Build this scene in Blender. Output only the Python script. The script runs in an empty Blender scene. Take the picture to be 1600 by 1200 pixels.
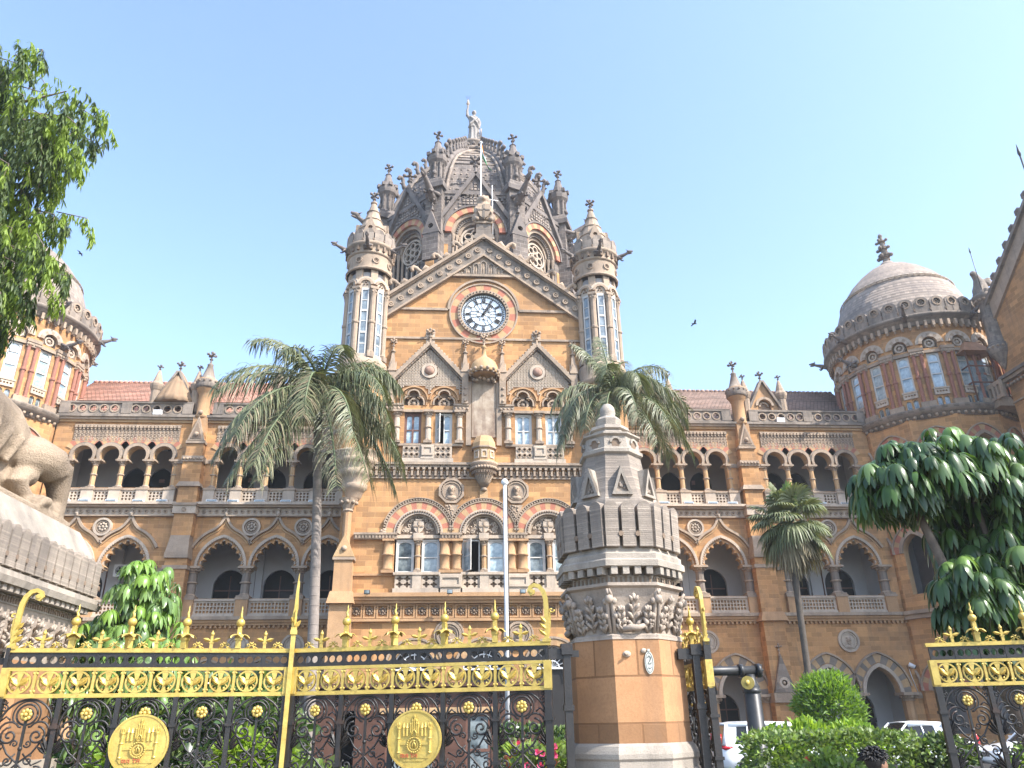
import bpy, math, random
from math import sin, cos, pi, radians as R, sqrt, atan2
from mathutils import Vector as V, Matrix as MX
from mathutils.geometry import tessellate_polygon
import mathutils.noise as mnoise

random.seed(7)
scene = bpy.context.scene
COL = scene.collection

# ------------------------------------------------------------------ materials
def new_mat(name):
    m = bpy.data.materials.new(name)
    m.use_nodes = True
    nt = m.node_tree
    b = nt.nodes['Principled BSDF']
    return m, nt, b

def N(nt, t, **kw):
    n = nt.nodes.new(t)
    for k, v in kw.items():
        if k.startswith('i_'):
            n.inputs[k[2:].replace('_', ' ')].default_value = v
        else:
            setattr(n, k, v)
    return n

def mixrgb(nt, a, b, fac, mode='MIX'):
    n = nt.nodes.new('ShaderNodeMix')
    n.data_type = 'RGBA'
    n.blend_type = mode
    for sock, val in ((n.inputs[0], fac), (n.inputs[6], a), (n.inputs[7], b)):
        if hasattr(val, 'is_linked'):
            nt.links.new(val, sock)
        elif isinstance(val, (int, float)):
            sock.default_value = val
        else:
            sock.default_value = (*val, 1) if len(val) == 3 else val
    return n.outputs[2]

def ramp(nt, src, stops):
    n = nt.nodes.new('ShaderNodeValToRGB')
    el = n.color_ramp.elements
    while len(el) < len(stops):
        el.new(0.5)
    for e, (p, c) in zip(el, stops):
        e.position = p
        e.color = (c, c, c, 1) if isinstance(c, (int, float)) else (*c, 1)
    nt.links.new(src, n.inputs[0])
    return n.outputs[0]

def noise(nt, scale, detail=5, rough=0.6, coord='Object', stretch=None):
    tc = nt.nodes.new('ShaderNodeTexCoord')
    out = tc.outputs[coord]
    if stretch:
        mp = nt.nodes.new('ShaderNodeMapping')
        mp.inputs['Scale'].default_value = stretch
        nt.links.new(out, mp.inputs[0])
        out = mp.outputs[0]
    n = N(nt, 'ShaderNodeTexNoise', i_Scale=scale, i_Detail=detail, i_Roughness=rough)
    nt.links.new(out, n.inputs['Vector'])
    return n.outputs[0]

def bump(nt, b, height, strength=0.3, dist=0.05):
    n = N(nt, 'ShaderNodeBump', i_Strength=strength, i_Distance=dist)
    nt.links.new(height, n.inputs['Height'])
    nt.links.new(n.outputs[0], b.inputs['Normal'])

def stone_mat(name, c1, c2, stain=(0.08, 0.07, 0.06), stain_amt=0.5, scale=1.2, bs=0.4, rough=0.9,
              courses=None, mortar=None, bd=0.03, fine=22, streak=True):
    """weathered stone: two tones of noise, dark drip streaks, optional coursed joints on the UV map (metres)"""
    m, nt, b = new_mat(name)
    base = mixrgb(nt, c1, c2, ramp(nt, noise(nt, scale, 6, .65), [(.35, 0.), (.65, 1.)]))
    base = mixrgb(nt, base, (c1[0]*.72, c1[1]*.70, c1[2]*.68), ramp(nt, noise(nt, fine, 3, .7), [(.45, 0.), (.75, .8)]))
    hgt = noise(nt, fine*1.3, 4, .7)
    if courses:
        w, h, mort = courses
        uv = nt.nodes.new('ShaderNodeTexCoord').outputs['UV']
        bt = N(nt, 'ShaderNodeTexBrick', i_Scale=1.0, i_Mortar_Size=mort, i_Brick_Width=w, i_Row_Height=h, i_Bias=-0.1)
        bt.inputs['Mortar Smooth'].default_value = 0.3
        bt.inputs['Color1'].default_value = (.64, .61, .58, 1)
        bt.inputs['Color2'].default_value = (1.18, 1.12, 1.06, 1)
        bt.inputs['Mortar'].default_value = (*(mortar or (.9, .9, .9)), 1)
        nt.links.new(uv, bt.inputs['Vector'])
        base = mixrgb(nt, base, bt.outputs['Color'], .85, 'MULTIPLY')
        inv = N(nt, 'ShaderNodeMath', operation='SUBTRACT'); inv.inputs[0].default_value = 1
        nt.links.new(bt.outputs['Fac'], inv.inputs[1])
        ad = N(nt, 'ShaderNodeMath', operation='MULTIPLY_ADD'); ad.inputs[1].default_value = .35
        nt.links.new(hgt, ad.inputs[0]); nt.links.new(inv.outputs[0], ad.inputs[2])
        hgt = ad.outputs[0]
    if stain_amt:
        s1 = ramp(nt, noise(nt, .55, 6, .7), [(.45, 0.), (.7, stain_amt)])
        base = mixrgb(nt, base, stain, s1)
        if streak:
            s2 = ramp(nt, noise(nt, 1.0, 5, .65, stretch=(2.6, 2.6, .22)), [(.52, 0.), (.72, stain_amt)])
            base = mixrgb(nt, base, stain, s2)
    nt.links.new(base, b.inputs['Base Color'])
    b.inputs['Roughness'].default_value = rough
    b.inputs['Specular IOR Level'].default_value = .25
    bump(nt, b, hgt, bs, bd)
    return m

def plain_mat(name, col, rough=.6, metal=0., var=.25, scale=3., bs=.1, spec=.4, coord='Object'):
    m, nt, b = new_mat(name)
    dark = tuple(x*(1-var) for x in col)
    base = mixrgb(nt, dark, col, ramp(nt, noise(nt, scale, 5, .6, coord), [(.3, 0.), (.65, 1.)]))
    nt.links.new(base, b.inputs['Base Color'])
    b.inputs['Roughness'].default_value = rough
    b.inputs['Metallic'].default_value = metal
    b.inputs['Specular IOR Level'].default_value = spec
    if bs:
        bump(nt, b, noise(nt, scale*6, 4, .7, coord), bs, .02)
    return m

def leaf_mat(name, c1, c2, rough=.45, trans=.25, spec=.4):
    m, nt, b = new_mat(name)
    oi = nt.nodes.new('ShaderNodeNewGeometry')
    f = oi.outputs['Random Per Island']
    base = mixrgb(nt, c1, c2, f)
    nt.links.new(base, b.inputs['Base Color'])
    b.inputs['Roughness'].default_value = rough
    b.inputs['Specular IOR Level'].default_value = spec
    tr = nt.nodes.new('ShaderNodeBsdfTranslucent')
    tcol = mixrgb(nt, base, (1.0, 1.0, .35), .35, 'MULTIPLY')
    br = mixrgb(nt, tcol, (1.7, 1.7, 1.0), 1., 'MULTIPLY')
    nt.links.new(br, tr.inputs['Color'])
    mx = nt.nodes.new('ShaderNodeMixShader')
    mx.inputs[0].default_value = trans
    nt.links.new(b.outputs[0], mx.inputs[1]); nt.links.new(tr.outputs[0], mx.inputs[2])
    out = [n for n in nt.nodes if n.type == 'OUTPUT_MATERIAL'][0]
    nt.links.new(mx.outputs[0], out.inputs['Surface'])
    return m

MT = {}
MT['buff'] = stone_mat('buff_ashlar', (.56, .325, .15), (.475, .26, .115), (.2, .135, .09), .46, 1.0, .35, courses=(.62, .26, .012), mortar=(1.05, 1.02, .98))
MT['buffplain'] = stone_mat('buff_stone', (.49, .305, .165), (.42, .25, .13), (.17, .11, .07), .4, 1.2, .3)
MT['stone'] = stone_mat('carved_pale_stone', (.43, .33, .24), (.345, .26, .19), (.13, .115, .10), .6, 1.5, .5)
MT['pale'] = stone_mat('white_stone', (.54, .445, .35), (.44, .36, .275), (.2, .17, .15), .5, 1.5, .35)
MT['grey'] = stone_mat('grey_weathered_stone', (.33, .285, .24), (.25, .215, .185), (.075, .07, .065), .65, 1.3, .5, courses=(.7, .32, .012))
MT['dark'] = stone_mat('dark_dome_stone', (.22, .19, .17), (.155, .137, .127), (.05, .046, .046), .55, 1.1, .5, courses=(.6, .3, .02), mortar=(1.5, 1.5, 1.45))
MT['darkp'] = stone_mat('dark_carved_stone', (.225, .193, .172), (.16, .138, .126), (.05, .046, .045), .55, 1.4, .5)
MT['dome'] = stone_mat('dome_courses', (.38, .325, .275), (.295, .25, .215), (.12, .105, .10), .5, 1.2, .4, courses=(.55, .24, .02), mortar=(.6, .6, .6))
MT['red'] = stone_mat('red_sandstone', (.47, .19, .125), (.40, .155, .10), (.16, .08, .06), .3, 2, .3)
MT['redcol'] = stone_mat('red_granite_column', (.34, .16, .115), (.28, .13, .095), (.16, .09, .07), .35, 2, .2)
MT['stained'] = stone_mat('water_stained_stone', (.50, .42, .33), (.38, .30, .22), (.13, .075, .05), .9, 1.6, .4)
MT['boss'] = stone_mat('pinkish_boss_stone', (.42, .27, .20), (.35, .22, .165), (.16, .1, .08), .3, 2, .2)
MT['cream'] = stone_mat('cream_sandstone', (.52, .35, .19), (.45, .29, .15), (.17, .11, .07), .35, 2, .3)
MT['greyv'] = stone_mat('brown_grey_voussoir', (.26, .215, .175), (.20, .17, .14), (.08, .075, .07), .4, 2, .3)
MT['recess_shade'] = stone_mat('recess_shade_stone', (.26, .19, .135), (.2, .145, .105), (.08, .07, .06), .4, 2, .3)  # recess and underside shade put into the colour; some beads use it too
MT['tile'] = None
MT['plaster'] = plain_mat('gallery_plaster', (.56, .54, .53), .9, 0, .12, .7, .05, .2)
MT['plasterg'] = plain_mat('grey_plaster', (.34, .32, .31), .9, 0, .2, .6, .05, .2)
MT['wood'] = plain_mat('dark_brown_wood', (.10, .045, .028), .55, 0, .4, 2.5, .2)
MT['door_and_dark'] = plain_mat('black_door_and_unlit_room', (.02, .018, .017), .6, 0, .3, 2, .1)  # also the black sheets that stand for unlit interiors
MT['whitep'] = plain_mat('white_window_paint', (.56, .54, .50), .5, 0, .18, 3, .05)
MT['brownp'] = plain_mat('brown_window_paint', (.16, .075, .05), .5, 0, .3, 3, .05)
def iron_mat():
    m, nt, b = new_mat('black_iron_paint')
    base = mixrgb(nt, (.012, .0115, .0115), (.022, .02, .019), ramp(nt, noise(nt, 9, 5, .65), [(.3, 0.), (.65, 1.)]))
    base = mixrgb(nt, base, (.07, .035, .02), ramp(nt, noise(nt, 5, 6, .75), [(.55, 0.), (.72, .8)]))
    nt.links.new(base, b.inputs['Base Color'])
    b.inputs['Roughness'].default_value = .45
    bump(nt, b, noise(nt, 45, 4, .7), .3, .008)
    return m
MT['iron'] = iron_mat()
MT['metalw'] = plain_mat('white_metal', (.78, .78, .78), .4, 0, .1, 3, .03)
MT['metalg'] = plain_mat('dull_white_metal', (.55, .55, .55), .5, 0, .15, 3, .03)
MT['pipe'] = plain_mat('black_pipe_paint', (.03, .032, .034), .42, 0, .4, 4, .1)

def glass_mat(name, c1, c2, rough=.06):
    m, nt, b = new_mat(name)
    base = mixrgb(nt, c1, c2, ramp(nt, noise(nt, 1.6, 4, .6), [(.38, 0.), (.6, 1.)]))
    nt.links.new(base, b.inputs['Base Color'])
    b.inputs['Roughness'].default_value = rough
    b.inputs['Specular IOR Level'].default_value = .9
    b.inputs['Coat Weight'].default_value = .6
    b.inputs['Coat Roughness'].default_value = .03
    bump(nt, b, noise(nt, 2.5, 2, .5), .05, .02)
    return m
MT['glass'] = glass_mat('window_glass_pale_blue', (.14, .20, .23), (.46, .55, .57))  # pale blue and darker tones mottled by noise
MT['glassd'] = glass_mat('window_glass_dim', (.06, .08, .09), (.24, .28, .29))
MT['glassc'] = glass_mat('clock_glass', (.80, .86, .88), (.88, .92, .93), .2)
MT['carglass'] = plain_mat('car_glass', (.014, .016, .017), .06, 0, .2, 3, 0, .35)

def gold_mat():
    m, nt, b = new_mat('gold_paint')
    base = mixrgb(nt, (.42, .30, .065), (.56, .425, .115), ramp(nt, noise(nt, 7, 5, .65), [(.3, 0.), (.65, 1.)]))
    base = mixrgb(nt, base, (.28, .19, .06), ramp(nt, noise(nt, 18, 4, .7), [(.55, 0.), (.72, .75)]))
    base = mixrgb(nt, base, (.34, .22, .05), ramp(nt, noise(nt, 3.0, 6, .7), [(.5, 0.), (.7, .6)]))
    nt.links.new(base, b.inputs['Base Color'])
    b.inputs['Metallic'].default_value = .3
    b.inputs['Roughness'].default_value = .42
    bump(nt, b, noise(nt, 40, 4, .7), .25, .01)
    return m
MT['gold'] = gold_mat()

def tile_mat(name, c1, c2, lichen):
    m, nt, b = new_mat(name)
    uv = nt.nodes.new('ShaderNodeTexCoord').outputs['UV']
    bt = N(nt, 'ShaderNodeTexBrick', i_Scale=1.0, i_Mortar_Size=.02, i_Brick_Width=.26, i_Row_Height=.30)
    bt.inputs['Color1'].default_value = (.75, .75, .75, 1); bt.inputs['Color2'].default_value = (1.15, 1.12, 1.1, 1)
    bt.inputs['Mortar'].default_value = (.42, .40, .38, 1)
    nt.links.new(uv, bt.inputs['Vector'])
    base = mixrgb(nt, c1, c2, ramp(nt, noise(nt, 1.3, 5, .7), [(.35, 0.), (.65, 1.)]))
    base = mixrgb(nt, base, lichen, ramp(nt, noise(nt, .6, 6, .7), [(.5, 0.), (.7, .7)]))
    base = mixrgb(nt, base, bt.outputs['Color'], 1., 'MULTIPLY')
    nt.links.new(base, b.inputs['Base Color'])
    b.inputs['Roughness'].default_value = .9
    bump(nt, b, bt.outputs['Color'], .6, .05)
    return m
MT['tile'] = tile_mat('red_roof_tiles', (.56, .31, .23), (.48, .27, .20), (.38, .27, .21))
MT['tileg'] = tile_mat('weathered_roof_tiles', (.36, .25, .20), (.30, .215, .175), (.22, .18, .16))

# ------------------------------------------------------------------ mesh builder
class MB:
    def __init__(s):
        s.v = []; s.f = []; s.m = []; s.sm = []; s.mats = []; s.T = None
    def mi(s, mat):
        if isinstance(mat, str): mat = MT[mat]
        if mat not in s.mats: s.mats.append(mat)
        return s.mats.index(mat)
    def pt(s, p):
        p = V(p)
        if s.T is not None: p = s.T(p) if callable(s.T) else s.T @ p
        s.v.append(p); return len(s.v)-1
    def face(s, idx, mat, smooth=False):
        s.f.append(tuple(idx)); s.m.append(s.mi(mat)); s.sm.append(smooth)
    def poly(s, pts, mat, smooth=False):
        s.face([s.pt(p) for p in pts], mat, smooth)
    def box(s, x0, x1, y0, y1, z0, z1, mat):
        i = [s.pt((x, y, z)) for z in (z0, z1) for y in (y0, y1) for x in (x0, x1)]
        for q in ((0, 2, 3, 1), (4, 5, 7, 6), (0, 1, 5, 4), (2, 6, 7, 3), (0, 4, 6, 2), (1, 3, 7, 5)):
            s.face([i[k] for k in q], mat)
    def frus(s, x, y, z0, z1, a0, b0, a1, b1, mat):
        """square frustum centred x,y : half sizes a (x), b (y) at the bottom and top"""
        i = [s.pt((x+sx*a, y+sy*b, z)) for z, a, b in ((z0, a0, b0), (z1, a1, b1)) for sy in (-1, 1) for sx in (-1, 1)]
        for q in ((0, 2, 3, 1), (4, 5, 7, 6), (0, 1, 5, 4), (2, 6, 7, 3), (0, 4, 6, 2), (1, 3, 7, 5)):
            s.face([i[k] for k in q], mat)
    def loft(s, rings, mat, closed=True, cap=True, smooth=False):
        idx = [[s.pt(p) for p in r] for r in rings]
        n = len(idx[0])
        for a, b in zip(idx, idx[1:]):
            for k in range(n if closed else n-1):
                k2 = (k+1) % n
                s.face((a[k], a[k2], b[k2], b[k]), mat, smooth)
        if cap and closed:
            s.face(idx[0][::-1], mat); s.face(idx[-1], mat)
    def lathe(s, prof, mat, x=0, y=0, n=16, phase=0., smooth=None, cap=True, a0=0, a1=2*pi):
        """prof: list of (r, z) bottom to top"""
        full = abs(a1-a0-2*pi) < 1e-6
        if smooth is None: smooth = n > 10
        rings = []
        for r, z in prof:
            r = max(r, 1e-4)
            rings.append([(x+r*cos(phase+a0+(a1-a0)*k/n), y+r*sin(phase+a0+(a1-a0)*k/n), z) for k in range(n if full else n+1)])
        s.loft(rings, mat, full, cap, smooth)
    def tube(s, pts, r, mat, n=6, smooth=True, cap=True):
        pts = [V(p) for p in pts]
        rs = r if isinstance(r, (list, tuple)) else [r]*len(pts)
        rings = []; up = None
        for k, p in enumerate(pts):
            t = (pts[min(k+1, len(pts)-1)]-pts[max(k-1, 0)])
            t = t.normalized() if t.length > 1e-9 else V((0, 0, 1))
            if up is None:
                up = V((0, 0, 1)) if abs(t.z) < .9 else V((1, 0, 0))
            a = t.cross(up)
            if a.length < 1e-6: a = t.orthogonal()
            a.normalize(); b = a.cross(t); up = b
            rings.append([p+(a*cos(2*pi*j/n)+b*sin(2*pi*j/n))*rs[k] for j in range(n)])
        s.loft(rings, mat, True, cap, smooth)
    def ribbon(s, pts, w, t, mat):
        """flat bar following pts in the local XZ plane: width w in plane, thickness t along y"""
        pts = [V(p) for p in pts]; rings = []
        ws = w if isinstance(w, (list, tuple)) else [w]*len(pts)
        for k, p in enumerate(pts):
            d = pts[min(k+1, len(pts)-1)]-pts[max(k-1, 0)]
            nrm = V((-d.z, 0, d.x))
            nrm = nrm.normalized() if nrm.length > 1e-9 else V((1, 0, 0))
            h = nrm*ws[k]/2; q = V((0, t/2, 0))
            rings.append([p-h-q, p+h-q, p+h+q, p-h+q])
        s.loft(rings, mat, True, True)
    def sphere(s, c, r, mat, n=10, m=6, sc=(1, 1, 1)):
        rings = []
        for j in range(m+1):
            a = -pi/2+pi*j/m
            rr = max(cos(a), 1e-3)
            rings.append([(c[0]+r*sc[0]*rr*cos(2*pi*k/n), c[1]+r*sc[1]*rr*sin(2*pi*k/n), c[2]+r*sc[2]*sin(a)) for k in range(n)])
        s.loft(rings, mat, True, True, True)
    def plate(s, outer, holes, y0, y1, mat, side=None, back=True):
        """polygon with holes in the XZ plane, extruded from y0 (front) to y1"""
        side = side or mat
        loops = [outer]+list(holes or [])
        tris = tessellate_polygon([[V((p[0], p[1], 0)) for p in l] for l in loops])
        flat = [p for l in loops for p in l]
        fi = [s.pt((p[0], y0, p[1])) for p in flat]
        bi = [s.pt((p[0], y1, p[1])) for p in flat]
        for t in tris:
            a, b, c = t
            ar = (flat[b][0]-flat[a][0])*(flat[c][1]-flat[a][1])-(flat[b][1]-flat[a][1])*(flat[c][0]-flat[a][0])
            if abs(ar) < 1e-10: continue
            if ar < 0: b, c = c, b
            s.face((fi[a], fi[b], fi[c]), mat)
            if back: s.face((bi[a], bi[c], bi[b]), mat)
        o = 0
        for li, l in enumerate(loops):
            n = len(l)
            area = sum(l[k][0]*l[(k+1) % n][1]-l[(k+1) % n][0]*l[k][1] for k in range(n))
            ccw = area > 0
            if li: ccw = not ccw
            for k in range(n):
                a, b = o+k, o+(k+1) % n
                s.face((fi[b], fi[a], bi[a], bi[b]) if ccw else (fi[a], fi[b], bi[b], bi[a]), side)
            o += n
    def arcband(s, cx, cz, r0, r1, a0, a1, n, y0, y1, mats, seg=2, sx=1., path=None):
        """arch ring made of n voussoirs with alternating materials"""
        for k in range(n):
            m = mats[k % len(mats)]
            A = a0+(a1-a0)*k/n; B = a0+(a1-a0)*(k+1)/n
            pin = [(cx+sx*r0*cos(A+(B-A)*j/seg), cz+r0*sin(A+(B-A)*j/seg)) for j in range(seg+1)]
            pout = [(cx+sx*r1*cos(A+(B-A)*j/seg), cz+r1*sin(A+(B-A)*j/seg)) for j in range(seg+1)]
            s.bandstrip(pin, pout, y0, y1, m)
    def bandstrip(s, pin, pout, y0, y1, m):
        a = [s.pt((p[0], y0, p[1])) for p in pin]; b = [s.pt((p[0], y0, p[1])) for p in pout]
        c = [s.pt((p[0], y1, p[1])) for p in pin]; d = [s.pt((p[0], y1, p[1])) for p in pout]
        for j in range(len(pin)-1):
            s.face((a[j], b[j], b[j+1], a[j+1]), m)
            s.face((b[j], d[j], d[j+1], b[j+1]), m)
            s.face((a[j+1], c[j+1], c[j], a[j]), m)
            s.face((d[j], c[j], c[j+1], d[j+1]), m)
        s.face((a[0], c[0], d[0], b[0]), m); s.face((a[-1], b[-1], d[-1], c[-1]), m)
    def offband(s, path, w0, w1, y0, y1, mats, n=None):
        """band following an open 2-D path between normal offsets w0..w1 (left of travel is negative)"""
        P = [V((p[0], p[1])) for p in path]; nr = []
        for k in range(len(P)):
            d = (P[min(k+1, len(P)-1)]-P[max(k-1, 0)]).normalized()
            nr.append(V((d.y, -d.x)))
        pin = [P[k]+nr[k]*w0 for k in range(len(P))]; pout = [P[k]+nr[k]*w1 for k in range(len(P))]
        if not isinstance(mats, (list, tuple)): mats = [mats]
        if n is None:
            s.bandstrip(pin, pout, y0, y1, mats[0])
        else:
            L = len(P)-1
            for k in range(n):
                a = round(L*k/n); b = round(L*(k+1)/n)
                if b > a: s.bandstrip(pin[a:b+1], pout[a:b+1], y0, y1, mats[k % len(mats)])
    def add(s, other, T):
        """append another builder transformed by T"""
        o = len(s.v)
        for p in other.v:
            q = T @ p
            if s.T is not None: q = s.T(q) if callable(s.T) else s.T @ q
            s.v.append(q)
        mp = [s.mi(m) for m in other.mats]
        flip = T.determinant() < 0
        for f, m, sm in zip(other.f, other.m, other.sm):
            g = tuple(i+o for i in f)
            s.f.append(g[::-1] if flip else g); s.m.append(mp[m]); s.sm.append(sm)
    def mesh(s, name):
        me = bpy.data.meshes.new(name)
        me.from_pydata([tuple(p) for p in s.v], [], s.f)
        for m in s.mats: me.materials.append(m)
        me.polygons.foreach_set('material_index', s.m)
        me.polygons.foreach_set('use_smooth', s.sm)
        uvl = me.uv_layers.new(name='UVMap').data
        uv = [0.]*(2*len(me.loops))
        vs = s.v
        for p in me.polygons:
            n = p.normal
            if abs(n.z) > .92:
                for li in p.loop_indices:
                    q = vs[me.loops[li].vertex_index]; uv[2*li] = q.x; uv[2*li+1] = q.y
            else:
                h = sqrt(n.x*n.x+n.y*n.y); tx, ty = -n.y/h, n.x/h
                for li in p.loop_indices:
                    q = vs[me.loops[li].vertex_index]
                    uv[2*li] = q.x*tx+q.y*ty; uv[2*li+1] = q.z/h
        uvl.foreach_set('uv', uv)
        me.update()
        return me
    def build(s, name, parent=None, loc=(0, 0, 0), rotz=0., label=None):
        o = bpy.data.objects.new(name, s.mesh(name))
        COL.objects.link(o)
        o.location = loc; o.rotation_euler = (0, 0, rotz)
        if parent: o.parent = parent
        if label: o['label'] = label
        return o

def tag(o, label=None, cat=None, group=None, kind=None):
    if label: o['label'] = label
    if cat: o['category'] = cat
    if group: o['group'] = group
    if kind: o['kind'] = kind
    return o

def thing(name, loc, label, cat, group=None, rotz=0.):
    o = bpy.data.objects.new(name, None)
    o.empty_display_size = .3
    COL.objects.link(o)
    o.location = loc; o.rotation_euler = (0, 0, rotz)
    return tag(o, label, cat, group)

CH = {}
def kids(o):
    return [c for c in bpy.data.objects if c.parent == o]
def copy_tree(o, parent=None, loc=None, rotz=None, label=None, scale=None):
    c = o.copy(); COL.objects.link(c)
    if parent: c.parent = parent
    if loc is not None: c.location = loc
    if rotz is not None: c.rotation_euler = (0, 0, rotz)
    if scale is not None: c.scale = scale
    if label: c['label'] = label
    for k in kids(o):
        copy_tree(k, c)
    return c

# ------------------------------------------------------------------ 2-D outlines
def circ(cx, cz, r, n=24, a0=0, a1=2*pi, end=False):
    return [(cx+r*cos(a0+(a1-a0)*k/n), cz+r*sin(a0+(a1-a0)*k/n)) for k in range(n+(1 if end else 0))]
def rect(x0, x1, z0, z1):
    return [(x0, z0), (x1, z0), (x1, z1), (x0, z1)]
def archpath(cx, z0, zs, w, kind='round', rise=None, n=12):
    """open path from the right foot up, over and down to the left foot; w = half width"""
    pts = [(cx+w, z0)] if z0 < zs-1e-6 else []
    if kind == 'round':
        pts += [(cx+w*cos(pi*k/n), zs+w*sin(pi*k/n)) for k in range(n+1)]
    elif kind == 'pointed':
        rise = rise or w*1.25
        c = (rise*rise-w*w)/(2*w)         # centre offset beyond the far side
        Rr = w+c; a1 = atan2(rise, c)
        r_ = [(cx-c+Rr*cos(a1*k/n), zs+Rr*sin(a1*k/n)) for k in range(n+1)]
        pts += r_+[(2*cx-x, z) for x, z in r_[:-1][::-1]]
    elif kind == 'horseshoe':
        a = R(28)
        rr = w/cos(a)
        zc = zs+rr*sin(a)
        pts += [(cx+rr*cos(-a+(pi+2*a)*k/n), zc+rr*sin(-a+(pi+2*a)*k/n)) for k in range(n+1)]
    elif kind == 'trefoil':
        r1 = w*.56
        a = [(cx+w-r1+r1*cos(t), zs+r1*sin(t)) for t in [(-.15+.80*k/5)*pi for k in range(6)]]
        a[0] = (cx+w, zs)
        zt = zs+w*.72
        b = [(cx+r1*cos(t), zt+r1*sin(t)) for t in [(.02+.96*k/8)*pi for k in range(9)]]
        pts += a+b+[(2*cx-x, z) for x, z in a[::-1]]
    elif kind == 'cusped':
        base = archpath(cx, zs, zs, w, 'pointed', rise, n*4)
        nl = 9; L = len(base)-1
        cum = [0.]
        for p, q in zip(base, base[1:]): cum.append(cum[-1]+sqrt((p[0]-q[0])**2+(p[1]-q[1])**2))
        for k, p in enumerate(base):
            a, b2 = base[max(k-1, 0)], base[min(k+1, L)]
            dx, dz = b2[0]-a[0], b2[1]-a[1]; l = sqrt(dx*dx+dz*dz)
            ph = (cum[k]/cum[-1]*nl) % 1
            bl = (1-abs(sin(pi*ph)))*w*.20
            pts.append((p[0]-dz/l*bl, p[1]+dx/l*bl))
    if z0 < zs-1e-6: pts.append((cx-w, z0))
    return pts
def ogee(cx, zs, w, za, xl=None, xr=None, n=30):
    """ogee hood of half width w, clipped at xl / xr beside neighbouring hoods: right foot -> apex -> left foot"""
    H = (za-zs)*.745; x1 = w*.40
    def zf(x):
        x = abs(x)
        if x >= x1: return zs+H*sqrt(max(0, 1-(x/w)**2))
        z1 = zs+H*sqrt(1-(x1/w)**2); sl = H*x1/(w*w*sqrt(1-(x1/w)**2)); s_ = (x1-x)/x1
        return z1+sl*x1*s_+(za-z1-sl*x1)*s_**3
    xr = w if xr is None else xr; xl = w if xl is None else xl
    out = []
    for k in range(n+1):
        x = xr*(1-(k/n))
        out.append((cx+x, zf(x)))
    for k in range(1, n+1):
        x = xl*k/n
        out.append((cx-x, zf(x)))
    return out

# ------------------------------------------------------------------ shared ornaments
def column_mb(h, r, shaft='buffplain', cap='stone', n=10, band=True):
    """column with base, ringed shaft and flared leafy capital; foot at z=0"""
    b = MB()
    b.box(-r*1.45, r*1.45, -r*1.45, r*1.45, 0, .07*h, cap)
    b.lathe([(r*1.35, .07*h), (r*1.4, .09*h), (r*1.1, .12*h), (r, .14*h)], cap, n=n)
    if band:
        b.lathe([(r, .14*h), (r*.98, .46*h)], shaft, n=n, cap=False)
        b.lathe([(r*1.0, .46*h), (r*1.35, .475*h), (r*1.35, .505*h), (r*1.0, .52*h)], cap, n=n)
        b.lathe([(r*.98, .52*h), (r*.92, .80*h)], shaft, n=n, cap=False)
    else:
        b.lathe([(r, .14*h), (r*.9, .80*h)], shaft, n=n, cap=False)
    b.lathe([(r*1.15, .80*h), (r*1.15, .815*h), (r*.95, .825*h), (r*1.15, .87*h), (r*1.6, .93*h)], cap, n=n)
    for k in range(8):
        a = 2*pi*k/8
        b.sphere((r*1.32*cos(a), r*1.32*sin(a), .89*h), r*.32, cap, 5, 4)
    b.box(-r*1.75, r*1.75, -r*1.75, r*1.75, .93*h, h, cap)
    return b

def finial_mb(h, mat='stone', w=1.):
    """cross-shaped leafy finial, foot at z=0"""
    b = MB(); r = h*.05*w
    b.lathe([(r*1.8, 0), (r*1.8, h*.06), (r, h*.1), (r*.8, h*.35), (r*1.7, h*.40), (r*1.7, h*.44), (r*.8, h*.48), (r*.7, h*.9), (.001, h)], mat, n=8)
    for k in range(4):
        a = pi/4+pi*k/2
        for zz, ln in ((.68, .17), ):
            ex, ey = cos(a)*h*ln*w, sin(a)*h*ln*w
            b.tube([(0, 0, h*zz), (ex*.6, ey*.6, h*(zz+.0)), (ex, ey, h*(zz+.03))], [r*.8, r*.75, r*1.15], mat, 5)
            b.sphere((ex*1.05, ey*1.05, h*(zz+.04)), r*1.35, mat, 6, 4)
    b.sphere((0, 0, h*.88), r*1.3, mat, 6, 4)
    return b

def crocket_mb(s_, mat):
    """curled leaf hook growing toward +x, up z"""
    b = MB()
    P = [(-s_*.1, 0, -s_*.05), (s_*.25, 0, s_*.2), (s_*.50, 0, s_*.52), (s_*.62, 0, s_*.84), (s_*.84, 0, s_*1.02), (s_*1.06, 0, s_*.94), (s_*1.08, 0, s_*.72), (s_*.92, 0, s_*.66)]
    b.tube(P, [s_*.26, s_*.22, s_*.18, s_*.18, s_*.21, s_*.22, s_*.19, s_*.08], mat, 6)
    b.tube([(s_*.4, 0, s_*.35), (s_*.66, 0, s_*.42), (s_*.74, 0, s_*.3)], [s_*.12, s_*.12, s_*.05], mat, 5)
    return b

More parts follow.
